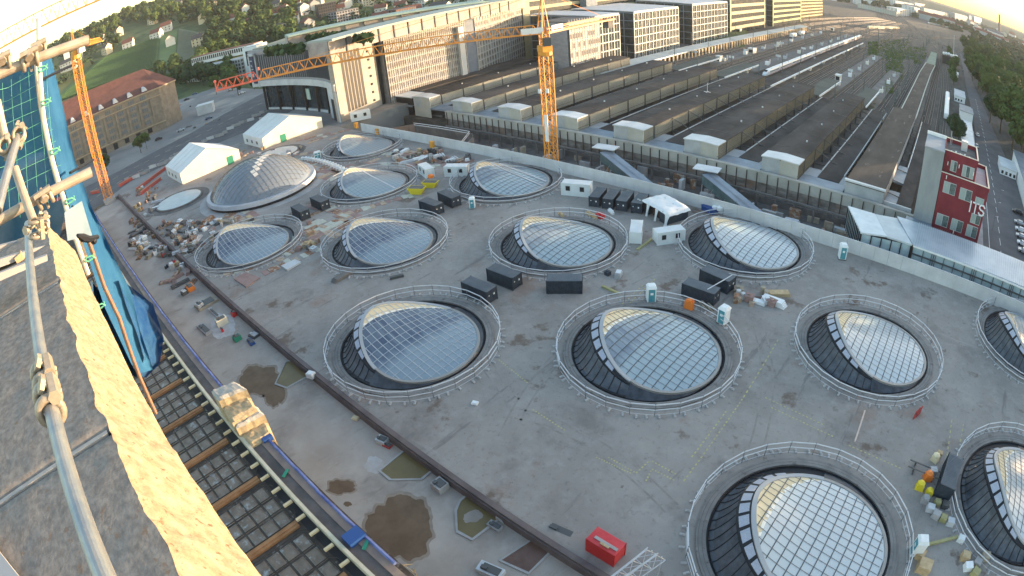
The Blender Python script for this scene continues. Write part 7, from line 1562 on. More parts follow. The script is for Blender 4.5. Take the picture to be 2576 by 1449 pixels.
# white cabins
cab_w = mat('cabin_white', (.64, .68, .70), (.72, .76, .78), scale=.4, rough=.5)
def make_cabin():
    t = make_container(6.0, 2.45, 2.75, cab_w, mat('cabin_roof', (.66, .68, .70), (.74, .76, .78), scale=.5), 'site_cabin', False); 
    for x in (-1.6, 1.4):
        g = MB(); g.box(x - .45, x + .45, -1.26, -1.22, 1.1, 2.1); g.build('window', black, t)
        g = MB(); g.box(x - .52, x + .52, -1.25, -1.215, 1.02, 2.18); g.build('window_frame', alu, t)
    g = MB(); g.box(2.98, 3.08, -.4, .45, .3, 2.3); g.build('door', MATS['cabin_roof'], t); return t
CB = Repeater(make_cabin())
A, B = F(1583, 615), F(1618, 615)
CB.put((F(1600, 598).x, F(1600, 598).y, 0), R(118), 'white cabin standing askew beside the pale blue skylight', .97, 'white site cabins'); CB.put((F(1682, 606).x, F(1682, 606).y, 0), R(52), 'white cabin standing askew under the sheeted tent', 1.0, 'white site cabins')
c = F(1074, 440); CB.put((c.x, c.y, 0), R(-20), 'small white cabin with two windows, the left of the pair by the skips', 1.0, 'white site cabins'); c = F(1151, 440); CB.put((c.x, c.y, 0), R(28), 'small white cabin with dark window spots, the right of the pair by the skips', 1.05, 'white site cabins')
c = F(1452, 488); CB.put((c.x, c.y, 0), R(20), 'white boxy cabin beside the row of four dark containers', 1.15, 'white site cabins')
c = F(908, 300); CB.put((c.x, c.y, 0), R(62), 'long white trailer under the stone office tower', 1.3, 'white site cabins')
# sheeted tent
t = thing('sheeted_stack', 'two dark containers under a torn white plastic sheet with gathered ends', 'sheeted shelter', (F(1675, 545).x, F(1675, 545).y, 0)); cc = F(1672, 540); rz = R(-22); ca, sa = math.cos(rz), math.sin(rz)
def LL(x, y, z): return Vector((cc.x + ca * x - sa * y, cc.y + sa * x + ca * y, z))
for s in (-1, 1): m = MB(); q = LL(s * 3.1, 0, 0); m.obox((q.x, q.y, 0), (2.5, 6.0, 2.6), rz); m.build('container_body', cont_d, t)
m = MB(); N = 16; V = []
for i in range(N + 1):
    for j in range(N + 1):
        x, y = -4.9 + 9.8 * i / N, -3.3 + 6.6 * j / N; e = max(abs(x) - 4.2, abs(y) - 2.9, 0); V.append(LL(x, y, 2.8 + .22 * math.cos(x / 4.9 * 1.4) + .16 * fbm(x * .8, y * .8, 1) - e * 1.1))
m.add(V, [(i * (N + 1) + j, (i + 1) * (N + 1) + j, (i + 1) * (N + 1) + j + 1, i * (N + 1) + j + 1) for i in range(N) for j in range(N)]); m.build('roof_sheet', mat('white_plastic', (.66, .68, .70), (.74, .76, .78), scale=1, rough=.45, c3=(.25, .26, .26), s3=.8, w3=.63), t, smooth=True)
m = MB()
for bx0, w0 in ((-4.9, 1.2), (-1.6, 1.0), (1.4, 1.0), (4.9, 1.6)):
    V = []; 
    for i in range(9):
        for j in range(7): u = i / 8; v = j / 6; w_ = w0 * (1 - .6 * math.sin(v * 2.4)); V.append(LL(bx0 + (u - .5) * w_, -3.4 - .15 * math.sin(u * 12) - .5 * v, 2.7 * (1 - v)))
    m.add(V, [(i * 7 + j, i * 7 + j + 1, (i + 1) * 7 + j + 1, (i + 1) * 7 + j) for i in range(8) for j in range(6)])
m.build('hanging_sheet', MATS['white_plastic'], t, smooth=True); m = MB(); q = LL(0, -2.2, 0); m.obox((q.x, q.y, .02), (2.6, .2, 2.3), rz); m.build('dark_opening', mat('brown_black', (.05, .025, .02)), t)
# toilets
def make_toilet():
    t = thing('portable_toilet', 'x', 'toilet'); b = MB(); b.box(-.55, .55, -.55, .55, .1, 2.05); b.build('body', white, t); b = MB(); b.box(-.6, .6, -.6, .6, 0, .14); b.build('base', steel_d, t)
    b = MB(); b.hexa([(-.62, -.62, 2.05), (.62, -.62, 2.05), (.62, .62, 2.05), (-.62, .62, 2.05), (-.42, -.42, 2.38), (.42, -.42, 2.38), (.42, .42, 2.38), (-.42, .42, 2.38)]); b.build('roof', white, t); b = MB(); b.box(-.4, .4, -.58, -.55, .2, 1.95); dr_ = b.build('door', mat('toilet_teal', (.06, .25, .30), (.1, .32, .38), scale=2), t); b = MB(); b.box(-.18, .18, -.6, -.58, 1.2, 1.5); b.build('door_label', white, dr_); return t
TR_ = Repeater(make_toilet())
for px, py, rz, s, lab in ((1637, 757, 40, 1.35, 'portable toilet with white roof at the top of the large skylight fence'), (1818, 812, -10, 1.35, 'portable toilet with teal door at the right side of the fence'), (2117, 650, 25, 1.4, 'lone white portable toilet under the grey wall on the right'), (1189, 523, 40, 1.15, 'white portable toilet beside the dark container near the skips'), (2300, 1392, -70, 1.3, 'portable toilet at the lower right fence corner'), (797, 400, 60, 1.1, 'far white portable toilet right of the flat oval light'), (804, 398, 60, 1.1, 'far white portable toilet, the right one of the pair')):
    p = F(px, py); TR_.put((p.x, p.y, 0), R(rz), lab, s, 'portable toilets')
# skips
for px, py, rz, s, lab in ((1050, 486, 25, 1.15, 'yellow skip in front of the pair of white cabins'), (1084, 470, 25, 1.05, 'yellow skip with orange rubbish behind the other one')): p = F(px, py); SK.put((p.x, p.y, 0), R(rz), lab, s, 'yellow skips')
p = F(1086, 460); m = MB(); m.ball((p.x, p.y, 1.9), 1.0, 7, 0, .6); tag(m.build('orange_sack', orange), 'bright orange heap lying on the farther skip', 'sack')
# red container
t = make_container(6.06, 4.6, 2.9, red, mat('red_roof', (.62, .06, .07), (.70, .09, .10), scale=.8, rough=.4), 'red_container', False); p = F(1524, 1398); t['label'] = 'bright red container with a grey plank on top at the bottom edge'; t['category'] = 'container'; t.location = (p.x, p.y, 0); A, B = F(1475, 1385), F(1545, 1428); t.rotation_euler = (0, 0, math.atan2(B.y - A.y, B.x - A.x)); W0 = F(1570, 1395); t.scale = ((B - A).length / 6.06, (W0 - B).length / 4.6, .8); _c = (A + W0) / 2; t.location = (_c.x, _c.y, 0)
tp = F(1525, 1367, 2.4); m = MB(); m.obox((tp.x, tp.y, 2.34), (2.9, .35, .1), math.atan2(B.y - A.y, B.x - A.x)); tag(m.build('roof_plank', conc), 'grey plank lying across the red container roof', 'plank'); tp = F(1521, 1372, 2.5); m = MB(); m.obox((tp.x, tp.y, 2.44), (1.1, .25, .15), math.atan2(B.y - A.y, B.x - A.x)); tag(m.build('roof_pallet', wood), 'small wooden pallet on the grey plank of the red container', 'pallet')
# beams and planks on the plaza
def bar(a, b, w, h, m_, nm, lab, cat, z=0.0, grp=None):
    A, B = F(*a, z), F(*b, z); d = B - A; c = (A + B) / 2; m = MB(); m.obox((c.x, c.y, z), (d.length, w, h), math.atan2(d.y, d.x)); m.box(0, 0, 0, 0, 0, 0) if False else None; return tag(m.build(nm, m_), lab, cat, grp)
olive = mat('olive_beam', (.30, .28, .13), (.40, .37, .19), scale=1, rough=.7)
bar((1515, 722), (1556, 740), .45, .35, olive, 'olive_beam', 'short olive beam beside the dark container end', 'beam'); bar((1603, 630), (1655, 592), .45, .35, olive, 'olive_beam', 'long olive beam between the two askew white cabins', 'beam'); bar((2288, 1382), (2408, 1352), .4, .3, olive, 'olive_beam', 'long curved olive cable cover at the lower right', 'beam')
bar((2175, 1035), (2150, 1112), .22, .25, mat('salmon_beam', (.55, .42, .36), (.62, .5, .44), scale=1), 'pole', 'pale pinkish pole standing off the yellow lined skylight fence', 'pole', .6)
bar((981, 703), (1016, 695), .6, .5, steel_d, 'grating_stack', 'dark grating stack touching the ring fence', 'grating')
for i, (px, py, w, d_, c_, lab) in enumerate(((1195, 1015, .9, .7, white, 'small pale box standing alone on the plaza'), (784, 948, 1.3, 1.0, white, 'white box on the kerb above the first water pit'), (890, 1040, 1.0, .8, cream, 'small cream board at the foot of the kerb'), (1380, 525, 0, 0, None, ''), (1330, 578, 0, 0, None, ''))):
    if c_ is None: continue
    p = F(px, py); m = MB(); m.obox((p.x, p.y, 0 if py < 960 or px > 1100 else -1), (w, d_, .8 if py < 1000 else .2), R(20)); m.obox((p.x + .1, p.y, (0 if py < 960 or px > 1100 else -1) + (.8 if py < 1000 else .2)), (w * .7, d_ * .7, .12), R(20)); tag(m.build('box', c_), lab, 'box')
# rust coloured plates and boards laid between the skylights
pk = mat('pink_board', (.26, .17, .155), (.32, .22, .2), scale=.8, rough=.85)
def plate(pts, m_, nm, lab, z=.08, cat='plate', grp=None): m = MB(); m.prism([(F(*p).x, F(*p).y) for p in pts], .01, z); return tag(m.build(nm, m_), lab, cat, grp)
plate([(588, 703), (618, 687), (655, 700), (620, 724)], pk, 'pink_plate', 'large pinkish plate lying below the first dark skylight', .25)
plate([(708, 672), (742, 656), (758, 662), (724, 682)], conc_l, 'pale_plate', 'pale flat slab right of the pinkish plate', .4)
rnd = random.Random(12)
tones = [rust, mat('rust_light', (.36, .24, .16), (.48, .4, .32), scale=1.5, rough=.85), pk, mat('pale_board', (.42, .42, .36), (.5, .5, .44), scale=1, rough=.8)]
lanes = [((660, 690), (800, 625), 9, 16), ((700, 655), (775, 610), 5, 12), ((780, 590), (870, 540), 9, 22), ((880, 535), (1040, 490), 12, 18), ((790, 575), (700, 620), 4, 14), ((600, 420), (800, 380), 9, 16), ((800, 350), (880, 325), 6, 16), ((745, 355), (830, 335), 5, 12), ((640, 560), (560, 545), 6, 10), ((560, 510), (650, 545), 7, 10), ((545, 525), (640, 560), 6, 10), ((1080, 420), (1190, 405), 8, 14), ((960, 385), (1090, 400), 10, 16), ((560, 690), (640, 668), 3, 8)]
LN = ['in the lane below the first dark skylight', 'in the short lane right of the first dark skylight', 'in the lane between the two dark skylights of the back row', 'in the lane below the skylight with one pale strip', 'beside the ring of the first dark skylight', 'behind the big glass dome', 'at the grey wall beyond the farthest skylight', 'in front of the second marquee tent', 'at the near foot of the glass dome', 'close under the glass dome', 'in the second row under the glass dome', 'behind the pair of white cabins', 'right of the farthest skylight', 'beside the large pinkish plate']
for (x0, y0), (x1, y1), n_, wd in lanes:
    for i in range(n_):
        u = i / n_; a = F(x0 + (x1 - x0) * u, y0 + (y1 - y0) * u); b = F(x0 + (x1 - x0) * (u + .92 / n_), y0 + (y1 - y0) * (u + .92 / n_)); d = b - a; L = max(.5, d.length); c = (a + b) / 2; m = MB(); m.obox((c.x + rnd.uniform(-.4, .4), c.y + rnd.uniform(-.4, .4), .01), (L * .95, rnd.uniform(1.6, 3.0), rnd.uniform(.05, .14)), math.atan2(d.y, d.x) + rnd.uniform(-.04, .04))
        tag(m.build('ground_plate', tones[rnd.randrange(4)]), 'stained plate ' + LN[lanes.index(((x0, y0), (x1, y1), n_, wd))], 'plate', 'plates laid on the plaza')
for k2 in range(150):
    px, py = rnd.choice(((rnd.uniform(600, 860), rnd.uniform(330, 425)), (rnd.uniform(760, 880), rnd.uniform(395, 450)), (rnd.uniform(930, 1110), rnd.uniform(378, 415)), (rnd.uniform(770, 900), rnd.uniform(520, 600)))); p = F(px, py)
    if any(math.hypot(p.x - ex, p.y - ey) < 14.8 for _, ex, ey, *_r in EYES) or math.hypot(p.x - DC.x, p.y - DC.y) < 19 or p.y > 109 or (p.x < -195 and p.y > 44): continue
    m = MB(); m.obox((p.x, p.y, .01 + .003 * (k2 % 9)), (rnd.uniform(3, 6), rnd.uniform(1.6, 2.6), .06), rnd.choice((0, .06, 1.57, 1.5))); tag(m.build('ground_plate', tones[rnd.randrange(4)]), 'rusty or pale ground plate ' + ('around the farthest skylight' if px < 900 and py < 430 else ('before the grey wall' if px > 900 else 'between the back row skylights')), 'plate', 'plates laid on the plaza')
# white covered drums in a curved row
for i in range(16):
    u = i / 15; px = 762 + u * 100; py = 402 + u * 30 - 6 * math.sin(u * 3.1); p = F(px, py); m = MB(); m.cyl(p.x, p.y, 0, 1.0, .55, .5, 8); m.cyl(p.x + .8, p.y + .9, 0, .9, .5, .45, 8); tag(m.build('white_drum', white), 'white wrapped drum in the curved double row behind the skylights', 'drum', 'white drums in a curved row')
# orange gas cages at the grey wall
for i, (px, py) in enumerate(((1088, 372), (951, 338), (897, 322), (1335, 0))):
    if py == 0: continue
    p = F(px, py); m = MB(); m.box(p.x - .7, p.x + .7, p.y - .5, p.y + .5, 0, 2.0); m.box(p.x - .8, p.x + .8, p.y - .6, p.y + .6, 2.0, 2.15); tag(m.build('gas_cage', yel), ['orange cage by the grey wall above the white cabins', 'orange cage by the grey wall above the farthest skylight', 'orange cage at the left end of the grey wall'][i], 'cage', 'orange cages by the wall')
p = F(1733, 778); m = MB(); m.box(p.x - .7, p.x + .7, p.y - .5, p.y + .5, .1, 1.7); m.box(p.x - .3, p.x + .5, p.y - .4, p.y + .4, 1.7, 2.0); tag(m.build('orange_machine', orange), 'orange machine inside the fence right of the first toilet', 'machine'); p = F(1510, 548); m = MB(); m.box(p.x - .9, p.x + .9, p.y - .5, p.y + .5, 0, 1.0); m.box(p.x - .4, p.x + .4, p.y - .3, p.y + .3, 1.0, 1.25); tag(m.build('red_crate', red), 'red crate on the ring between fence and pale skylight', 'crate')
for i, (px, py) in enumerate(((1412, 544), (1482, 541), (1495, 548), (1537, 535))): p = F(px, py); m = MB(); m.obox((p.x, p.y, 0), (2.2, .6, .5), R(-30)); m.obox((p.x, p.y + .1, .5), (1.8, .4, .25), R(-30)); tag(m.build('timber_stack', wood if i < 3 else white), ['yellow timber stack at the back of the pale skylight ring', 'yellow timber stack left of the red crate', 'smaller timber stack behind the red crate', 'white board stack right of the red crate'][i], 'timber stack')
p = F(2305, 1048); m = MB(); m.obox((p.x, p.y, 0), (.15, 2.0, 1.5), R(-25)); m.box(p.x - .1, p.x + .1, p.y - .1, p.y + .1, 0, 1.7); tag(m.build('leaning_board', mat('dull_red', (.38, .06, .06))), 'dull red panel leaning on the fence at the lower right', 'panel')
p = F(1785, 532); m = MB(); m.obox((p.x, p.y, 0), (3.6, 1.8, 1.1), R(-20)); m.obox((p.x, p.y, 1.1), (3.8, 2.0, .12), R(-20)); tag(m.build('blue_skip', blue_p), 'dark blue skip with white sacks right of the sheeted tent', 'skip'); m = MB(); m.ball((p.x + 2.2, p.y + .4, 1.2), .9, 7, 0, .8); m.ball((p.x + 1.2, p.y, 1.4), .7, 7, 0, .7); tag(m.build('white_sack', white), 'white sacks heaped on the blue skip', 'sack')
# scaffold rack, pallets at right
p = F(2322, 1190); m = MB()
for dx in (-.5, .5): m.tube((p.x - 2.6, p.y + dx * 1.3, .7), (p.x + 2.6, p.y + dx * 1.3, .7), .12, 5)
for dx in (-1.6, 1.6): m.tube((p.x + dx, p.y - 1.2, .2), (p.x + dx, p.y + 1.2, .2), .12, 5); m.tube((p.x + dx, p.y - .6, 0), (p.x + dx, p.y - .6, .7), .1, 5); m.tube((p.x + dx, p.y + .6, 0), (p.x + dx, p.y + .6, .7), .1, 5)
o = tag(m.build('steel_trestle', steel_d), 'grey steel rail trestle left of the pallets at the right edge', 'trestle')
pal = [(2350, 1158, 'cream sack pallet at the head of the pile', cream, 1.3), (2362, 1145, 'cream box pallet topmost in the pile', MATS['raw_timber'], .9), (2345, 1190, 'grey bundle beside the dark green container', conc_l, 1.2), (2332, 1205, 'bright orange box beside the yellow sacks', orange, 1.4), (2312, 1228, 'yellow sack, the big round one', yel_p, 1.3), (2335, 1243, 'yellow sack pressed against the container', yel_p, 1.1), (2325, 1262, 'grey crate below the yellow sacks', conc, 1.2), (2338, 1283, 'pale crate in the row below the container', conc_l, 1.2), (2356, 1268, 'olive pallet below the container end', olive, 1.0), (2375, 1275, 'dark green pallet below the container end', steel_d, 1.2), (2352, 1300, 'grey pallet lower in the pile', conc, 1.3), (2370, 1308, 'yellow brown pallet lowest but one', olive, 1.1), (2388, 1318, 'pale pallet at the tip of the pile', conc_l, 1.2), (2415, 1360, 'white box below the long olive cover', white, 1.1), (2310, 1400, 'tan pallet below the toilet', wood, 1.5), (2320, 1432, 'wide tan pallet at the bottom edge', wood, 2.0), (2425, 1405, 'tan pallet in the lower right heap', wood, 1.4), (2432, 1430, 'white pallet in the lower right heap', white, 1.3), (2455, 1420, 'grey pallet in the lower right heap', conc, 1.3), (2475, 1405, 'brown pallet against the right fence', wood_g, 1.4), (2450, 1445, 'olive pallet on the bottom edge', olive, 1.3), (2405, 1170, 'upright tan board beside the container', wood, .9)]
for px, py, lab, m_, s in pal:
    p = F(px, py); m = MB(); ang = R((px * 31) % 50 - 20); m.obox((p.x, p.y, 0), (s, s * .85, .14), ang); m.obox((p.x, p.y, .14), (s * .92, s * .8, s * .55), ang, 0, .93 if 'sack' in lab else 1.0)
    if 'sack' in lab: m.ball((p.x, p.y, s * .7), s * .5, 7, 0, .5)
    tag(m.build('loaded_pallet', m_), lab, 'pallet' if 'pallet' in lab else ('sack' if 'sack' in lab else 'box'))
# lattice truss pieces at the bottom edge
for i, (a, b, lab) in enumerate((((1560, 1449), (1640, 1385), 'bright lattice truss end at the bottom edge, upper piece'), ((1590, 1452), (1665, 1400), 'bright lattice truss end at the bottom edge, lower piece'), ((960, 1449), (1040, 1430), 'pale scaffold frame at the bottom edge by the puddle'))):
    m = MB(); z = 5 if i < 2 else 3; A, B = F(*a, z), F(*b, z); dd = (B - A).normalized(); jib(m, A - dd * 3, B, 4, 1.1, 1.1, .06, .04)
    for q in (A, B): m.tube((q.x, q.y, 0 if i < 2 else -1), (q.x, q.y, z), .08, 4)
    tag(m.build('lattice_truss', steel if i < 2 else wood), lab, 'truss')
# yellow lane marks
m = MB(); ym_ = mat('lane_yellow', (.50, .45, .18), (.34, .32, .2), scale=1.2)
def dash(a, b, n_):
    A, B = F(*a), F(*b); A.z = B.z = .006
    for i in range(n_):
        p, q = A.lerp(B, i / n_), A.lerp(B, (i + .5) / n_); d = (q - p).normalized(); s = Vector((-d.y, d.x, 0)) * .1; m.quad(p - s, q - s, q + s, p + s)
for a, b, n_ in (((1255, 905), (1330, 965), 14), ((1340, 1030), (1425, 1085), 12), ((1500, 1150), (1590, 1192), 14), ((1530, 1150), (1600, 1190), 10), ((1600, 1190), (1635, 1158), 5), ((1640, 1160), (1705, 1195), 8), ((1625, 1210), (1640, 1180), 4), ((1640, 1180), (1700, 1210), 8), ((1720, 1210), (1870, 1000), 24), ((1740, 1150), (1830, 1030), 14), ((1870, 1000), (1960, 850), 14), ((1925, 1000), (2075, 1070), 16), ((1940, 1025), (2100, 1100), 18), ((2135, 1120), (2270, 1180), 14), ((2380, 1160), (2395, 1050), 8), ((2405, 1165), (2425, 1060), 8), ((1490, 850), (1650, 700), 24), ((1470, 850), (1620, 715), 20)): dash(a, b, n_)
struct(m.build('lane_marking', ym_, base=(0, 0, .006)))
# ------------------------------------------------------------------ lower site strip
SZ = -1.0
water = mat('muddy_water', (.15, .115, .05), (.19, .15, .07), scale=.3, rough=.3, spec=.35); wet = mat('wet_mud', (.125, .082, .052), (.17, .115, .075), scale=.5, rough=.6, spec=.25)
def blob(cx, cy, rx, ry, z, nm, m_, seed, rz=0, n=70):
    m = MB(); P = []; c = G(cx, cy, z)
    for i in range(n): a = 2 * math.pi * i / n; k = 1 + .28 * mn.noise(Vector((math.cos(a) * 1.6, math.sin(a) * 1.6, seed))) + .16 * mn.noise(Vector((math.cos(a) * 5, math.sin(a) * 5, seed))); q = G(cx + (rx * k * math.cos(a) * math.cos(rz) - ry * k * math.sin(a) * math.sin(rz)), cy + (rx * k * math.cos(a) * math.sin(rz) + ry * k * math.sin(a) * math.cos(rz)), z); P.append(q)
    m.add([c] + P, [(0, i + 1, (i + 1) % n + 1) for i in range(n)]); o = m.build(nm, m_, base=(c.x, c.y, z)); o['kind'] = 'structure'; return o
damp = mat('damp_sand', (.235, .19, .155), (.30, .25, .21), scale=.8, rough=.8)
for a_ in ((1003, 1330, 97, 88, 1.3), (650, 955, 57, 44, 4.1), (860, 1225, 42, 22, 7.7), (690, 990, 29, 35, 9.1)): blob(*a_[:4], SZ + .006, 'ground', damp, a_[4])
blob(1003, 1330, 88, 80, SZ + .012, 'water', wet, 1.3); blob(650, 955, 50, 38, SZ + .012, 'water', wet, 4.1); blob(860, 1225, 36, 18, SZ + .012, 'water', wet, 7.7); blob(875, 1268, 10, 6, SZ + .012, 'water', wet, 2.2, n=24); blob(690, 990, 24, 30, SZ + .016, 'water', wet, 9.1)
def pit(pts, lab, m_=water, dz_=.02, rim=True):
    t = thing('water_pit', lab, 'pit', tuple(G(*pts[0], SZ)), 'water filled pits by the kerb'); P = [G(*p, SZ) for p in pts]; m = MB(); m.poly([(p.x, p.y, SZ + dz_) for p in P]); m.build('water_surface', m_, t)
    m = MB(); c = sum(P, Vector()) / len(P)
    for p, q in zip(P, P[1:] + P[:1]):
        a = p + (p - c).normalized() * .35; b = q + (q - c).normalized() * .35; m.hexa([(p.x, p.y, SZ), (a.x, a.y, SZ), (b.x, b.y, SZ), (q.x, q.y, SZ), (p.x, p.y, SZ + .14), (a.x, a.y, SZ + .14), (b.x, b.y, SZ + .14), (q.x, q.y, SZ + .14)])
    m.build('pit_rim', conc, t)
pit([(695, 965), (720, 912), (748, 905), (790, 938), (722, 975)], 'green brown water pit nearest the cluttered end'); pit([(958, 1185), (1022, 1132), (1083, 1185), (1058, 1205), (985, 1206)], 'largest brown water pit, beside the white splash'); pit([(1150, 1285), (1160, 1262), (1195, 1232), (1270, 1292), (1188, 1355), (1152, 1335)], 'half dry water pit with six corners near the pallets'); pit([(1262, 1410), (1350, 1352), (1385, 1385), (1330, 1440)], 'reddish muddy pit at the bottom edge', mat('red_mud', (.12, .065, .05), (.17, .1, .08), scale=.6, rough=.3))
blob(1190, 1300, 26, 14, SZ + .05, 'water', sand, 3.0, -.3); blob(942, 1170, 26, 20, SZ + .02, 'ground', mat('lime_splash', (.48, .48, .49), (.4, .37, .36), scale=.8), 6.0); blob(560, 820, 34, 30, SZ + .02, 'ground', MATS['lime_splash'], 8.0)
items = [(963, 1112, 1.6, 1.2, .7, MATS['pale_aluminium'], 'pale crate with tools beside the red lid'), (975, 1122, 1.3, .8, .3, mat('dull_red', (.38, .06, .06)), 'dark red lid beside the pale crate'), (1108, 1228, 1.8, 1.6, 1.0, MATS['grey_annex_mat'] if 'grey_annex_mat' in MATS else conc, 'open grey green crate between the two biggest pits'), (1265, 1305, 1.3, 1.0, .5, conc_l, 'pale box beside the kerb above the reddish pit'), (1298, 1318, 1.5, 1.1, .6, white, 'white box on the kerb edge above the reddish pit'), (1245, 1325, 1.8, .9, .35, conc, 'grey rack beside the half dry pit'), (1312, 1330, 1.6, 1.3, .5, wood_g, 'brown pallet right of the white kerb box'), (1410, 1345, 3.8, 1.2, .9, mat('mauve_beam', (.35, .25, .23), (.6, .55, .52), scale=1.2), 'mauve beam bundle with white sacks on the kerb'), (1235, 1440, 3.0, 1.4, .7, steel, 'pale frame with dark slots at the bottom edge'), (730, 935, 0, 0, 0, None, ''), (560, 815, 1.6, 2.4, 1.4, mat('cream_plastic', (.62, .58, .46), (.7, .66, .54), scale=1), 'cream box trailer with red ends on the site strip'), (590, 795, .9, .9, 1.0, red, 'red machine behind the cream box trailer'), (560, 833, .9, .5, .6, red, 'small red tank in front of the cream box trailer'), (598, 855, 1.2, 1.5, .9, green_p, 'green crate with white bags on the site strip'), (632, 862, 2.2, 1.0, .4, blue_p, 'dark blue frame heap near the green crate'), (640, 845, 2.0, 1.6, .4, steel_d, 'grey frame heap by the kerb near the green crate'), (520, 765, 3.2, 5.0, .5, wood_g, 'low brown timber stack reaching the kerb'), (505, 775, 1.5, 1.4, 1.2, MATS['pale_aluminium'], 'pale box at the end of the brown timber stack'), (540, 790, 5.5, .7, .4, conc_l, 'long pale beam beside the brown timber stack'), (515, 830, 5.0, 1.6, .4, conc, 'grey stepped slab at the foot of the roof netting'), (480, 728, 2.6, 1.8, 1.0, orange, 'orange red machine on the site strip'), (465, 740, 1.4, 1.4, .8, steel_d, 'dark generator beside the orange red machine'), (440, 666, 1.2, 1.2, 1.3, red, 'bright red barrel stack on the site strip'), (413, 645, 1.5, 1.2, 1.0, MATS['dull_red'] if 'dull_red' in MATS else red, 'dark red box near the far end of the site strip'), (475, 655, 2.4, 2.0, .6, wood_g, 'brown scrap pile under the far skylight'), (392, 640, 1.8, 1.2, 1.2, white, 'white box at the blue roof netting'), (437, 690, 0, 0, 0, None, ''), (355, 590, 0, 0, 0, None, '')]
for px, py, w_, d_, h_, m_, lab in items:
    if m_ is None: continue
    p = G(px, py, SZ); t = thing('site_item', lab, lab.split()[1] if lab.split()[1] in ('crate', 'box', 'lid') else 'site item', (p.x, p.y, SZ)); ang = R((px * 13 + py) % 24 - 10); m = MB(); m.obox((p.x, p.y, SZ), (w_, d_, h_), ang, 0, .96); m.build('body', m_, t); m = MB(); m.obox((p.x + .1, p.y + .05, SZ + h_), (w_ * .7, d_ * .65, .12), ang); m.obox((p.x - w_ * .2, p.y - d_ * .2, SZ + h_), (w_ * .25, d_ * .3, .3), ang); m.build('load', steel_d if m_ is not steel_d else conc_l, t)
    t.name = lab.split(' ')[-1] if False else 'site_item'
# faint tyre tracks on the deck
m = MB()
for (ax, ay, cx_, cy_, ex_, ey_) in ((1300, 1040, 1500, 1080, 1690, 1280), (1000, 720, 1150, 800, 1290, 1010), (1560, 800, 1380, 860, 1270, 1100), (1900, 800, 1960, 950, 1900, 1130), (1600, 720, 1650, 690, 1700, 690)):
    for off in (-.9, .9):
        P = []
        for k in range(21):
            u = k / 20; q = G(ax * (1 - u) ** 2 + 2 * cx_ * u * (1 - u) + ex_ * u * u, ay * (1 - u) ** 2 + 2 * cy_ * u * (1 - u) + ey_ * u * u, 0); P.append(q)
        for p, q in zip(P[:-1], P[1:]):
            d = (q - p).normalized(); n_ = Vector((-d.y, d.x, 0)); c0, c1 = p + n_ * off, q + n_ * off; c0.z = c1.z = .0045; m.quad(c0 - n_ * .14, c1 - n_ * .14, c1 + n_ * .14, c0 + n_ * .14)
struct(m.build('path', mat('tyre_track', (.21, .193, .182), (.29, .27, .255), scale=.6, rough=.95), base=(0, 0, .0045)))
# clutter field at the far left end of plaza and strip
rnd = random.Random(41); cols = [conc, conc_l, rust, pk, tones[1], wood_g, wood_g, steel_d, steel, rust, wood, MATS['pale_aluminium'], conc_d, pk, white, MATS['container_navy']]
kinds = ['pallet_stack', 'pipe_bundle', 'crate', 'board_stack', 'drum_pair']
proto_c = {}
def clutter(kind, m_):
    if (kind, m_.name) in proto_c: return proto_c[(kind, m_.name)]
    m = MB()
    if kind == 'pallet_stack':
        for k in range(4): m.box(-.6, .6, -.4, .4, k * .2, k * .2 + .12)
        m.box(-.5, .5, -.35, .35, .8, 1.1)
    elif kind == 'pipe_bundle':
        for k in range(5): m.tube((-1.8, -.5 + k * .25, .14 + (k % 2) * .22), (1.8, -.5 + k * .25, .14 + (k % 2) * .22), .13, 6)
    elif kind == 'crate': m.box(-.6, .6, -.5, .5, 0, .7); m.box(-.66, .66, -.56, .56, .7, .78); m.box(-.3, .1, -.2, .3, .78, 1.0)
    elif kind == 'board_stack':
        for k in range(4): m.obox((0.05 * k, 0, k * .14), (3.2 - .2 * k, 1.0, .11), .03 * k)
    else: m.cyl(-.35, 0, 0, .9, .32, n=8); m.cyl(.4, .1, 0, .9, .32, n=8); m.cyl(.4, .1, .9, 1.0, .34, n=8)
    o = m.build(kind, m_, base=(0, 0, 0)); o['used'] = 0; proto_c[(kind, m_.name)] = o; return o
KL = {'pallet_stack': 'small stack of pallets among the building clutter', 'pipe_bundle': 'bundle of tubes lying in the building clutter', 'crate': 'small crate among the building clutter', 'board_stack': 'stack of boards lying in the building clutter', 'drum_pair': 'pair of drums standing in the building clutter'}
zones = [((400, 560), (500, 640), 90, 0), ((330, 555), (470, 650), 120, -1), ((470, 590), (560, 640), 30, 0), ((420, 640), (520, 720), 30, -1), ((340, 470), (400, 545), 26, 0), ((470, 545), (560, 590), 26, 0), ((990, 380), (1110, 410), 44, 0), ((1100, 400), (1180, 412), 14, 0), ((560, 520), (640, 560), 18, 0), ((700, 560), (790, 620), 16, 0), ((540, 560), (600, 560), 10, 0), ((600, 395), (760, 372), 16, 0), ((440, 250), (560, 330), 14, 0), ((740, 600), (800, 630), 10, 0), ((1720, 750), (1950, 770), 6, 0), ((1830, 735), (1960, 765), 12, 0), ((1420, 700), (1560, 690), 5, 0), ((830, 700), (900, 690), 3, 0)]
ZN = ['below the first flat oval light', 'at the far end of the site strip', 'left of the first dark skylight', 'on the near part of the site strip', 'beside the leaning crane foot', 'between oval light and dome', 'between the farthest skylight and the grey wall', 'right of the pair of white cabins', 'under the glass dome', 'right of the first dark skylight', 'behind the first dark skylight', 'behind the glass dome', 'on the street side', 'beside the rusty lanes', 'right of the toilet', 'right of the flap container', 'beside the square on container', 'below the second back row skylight']
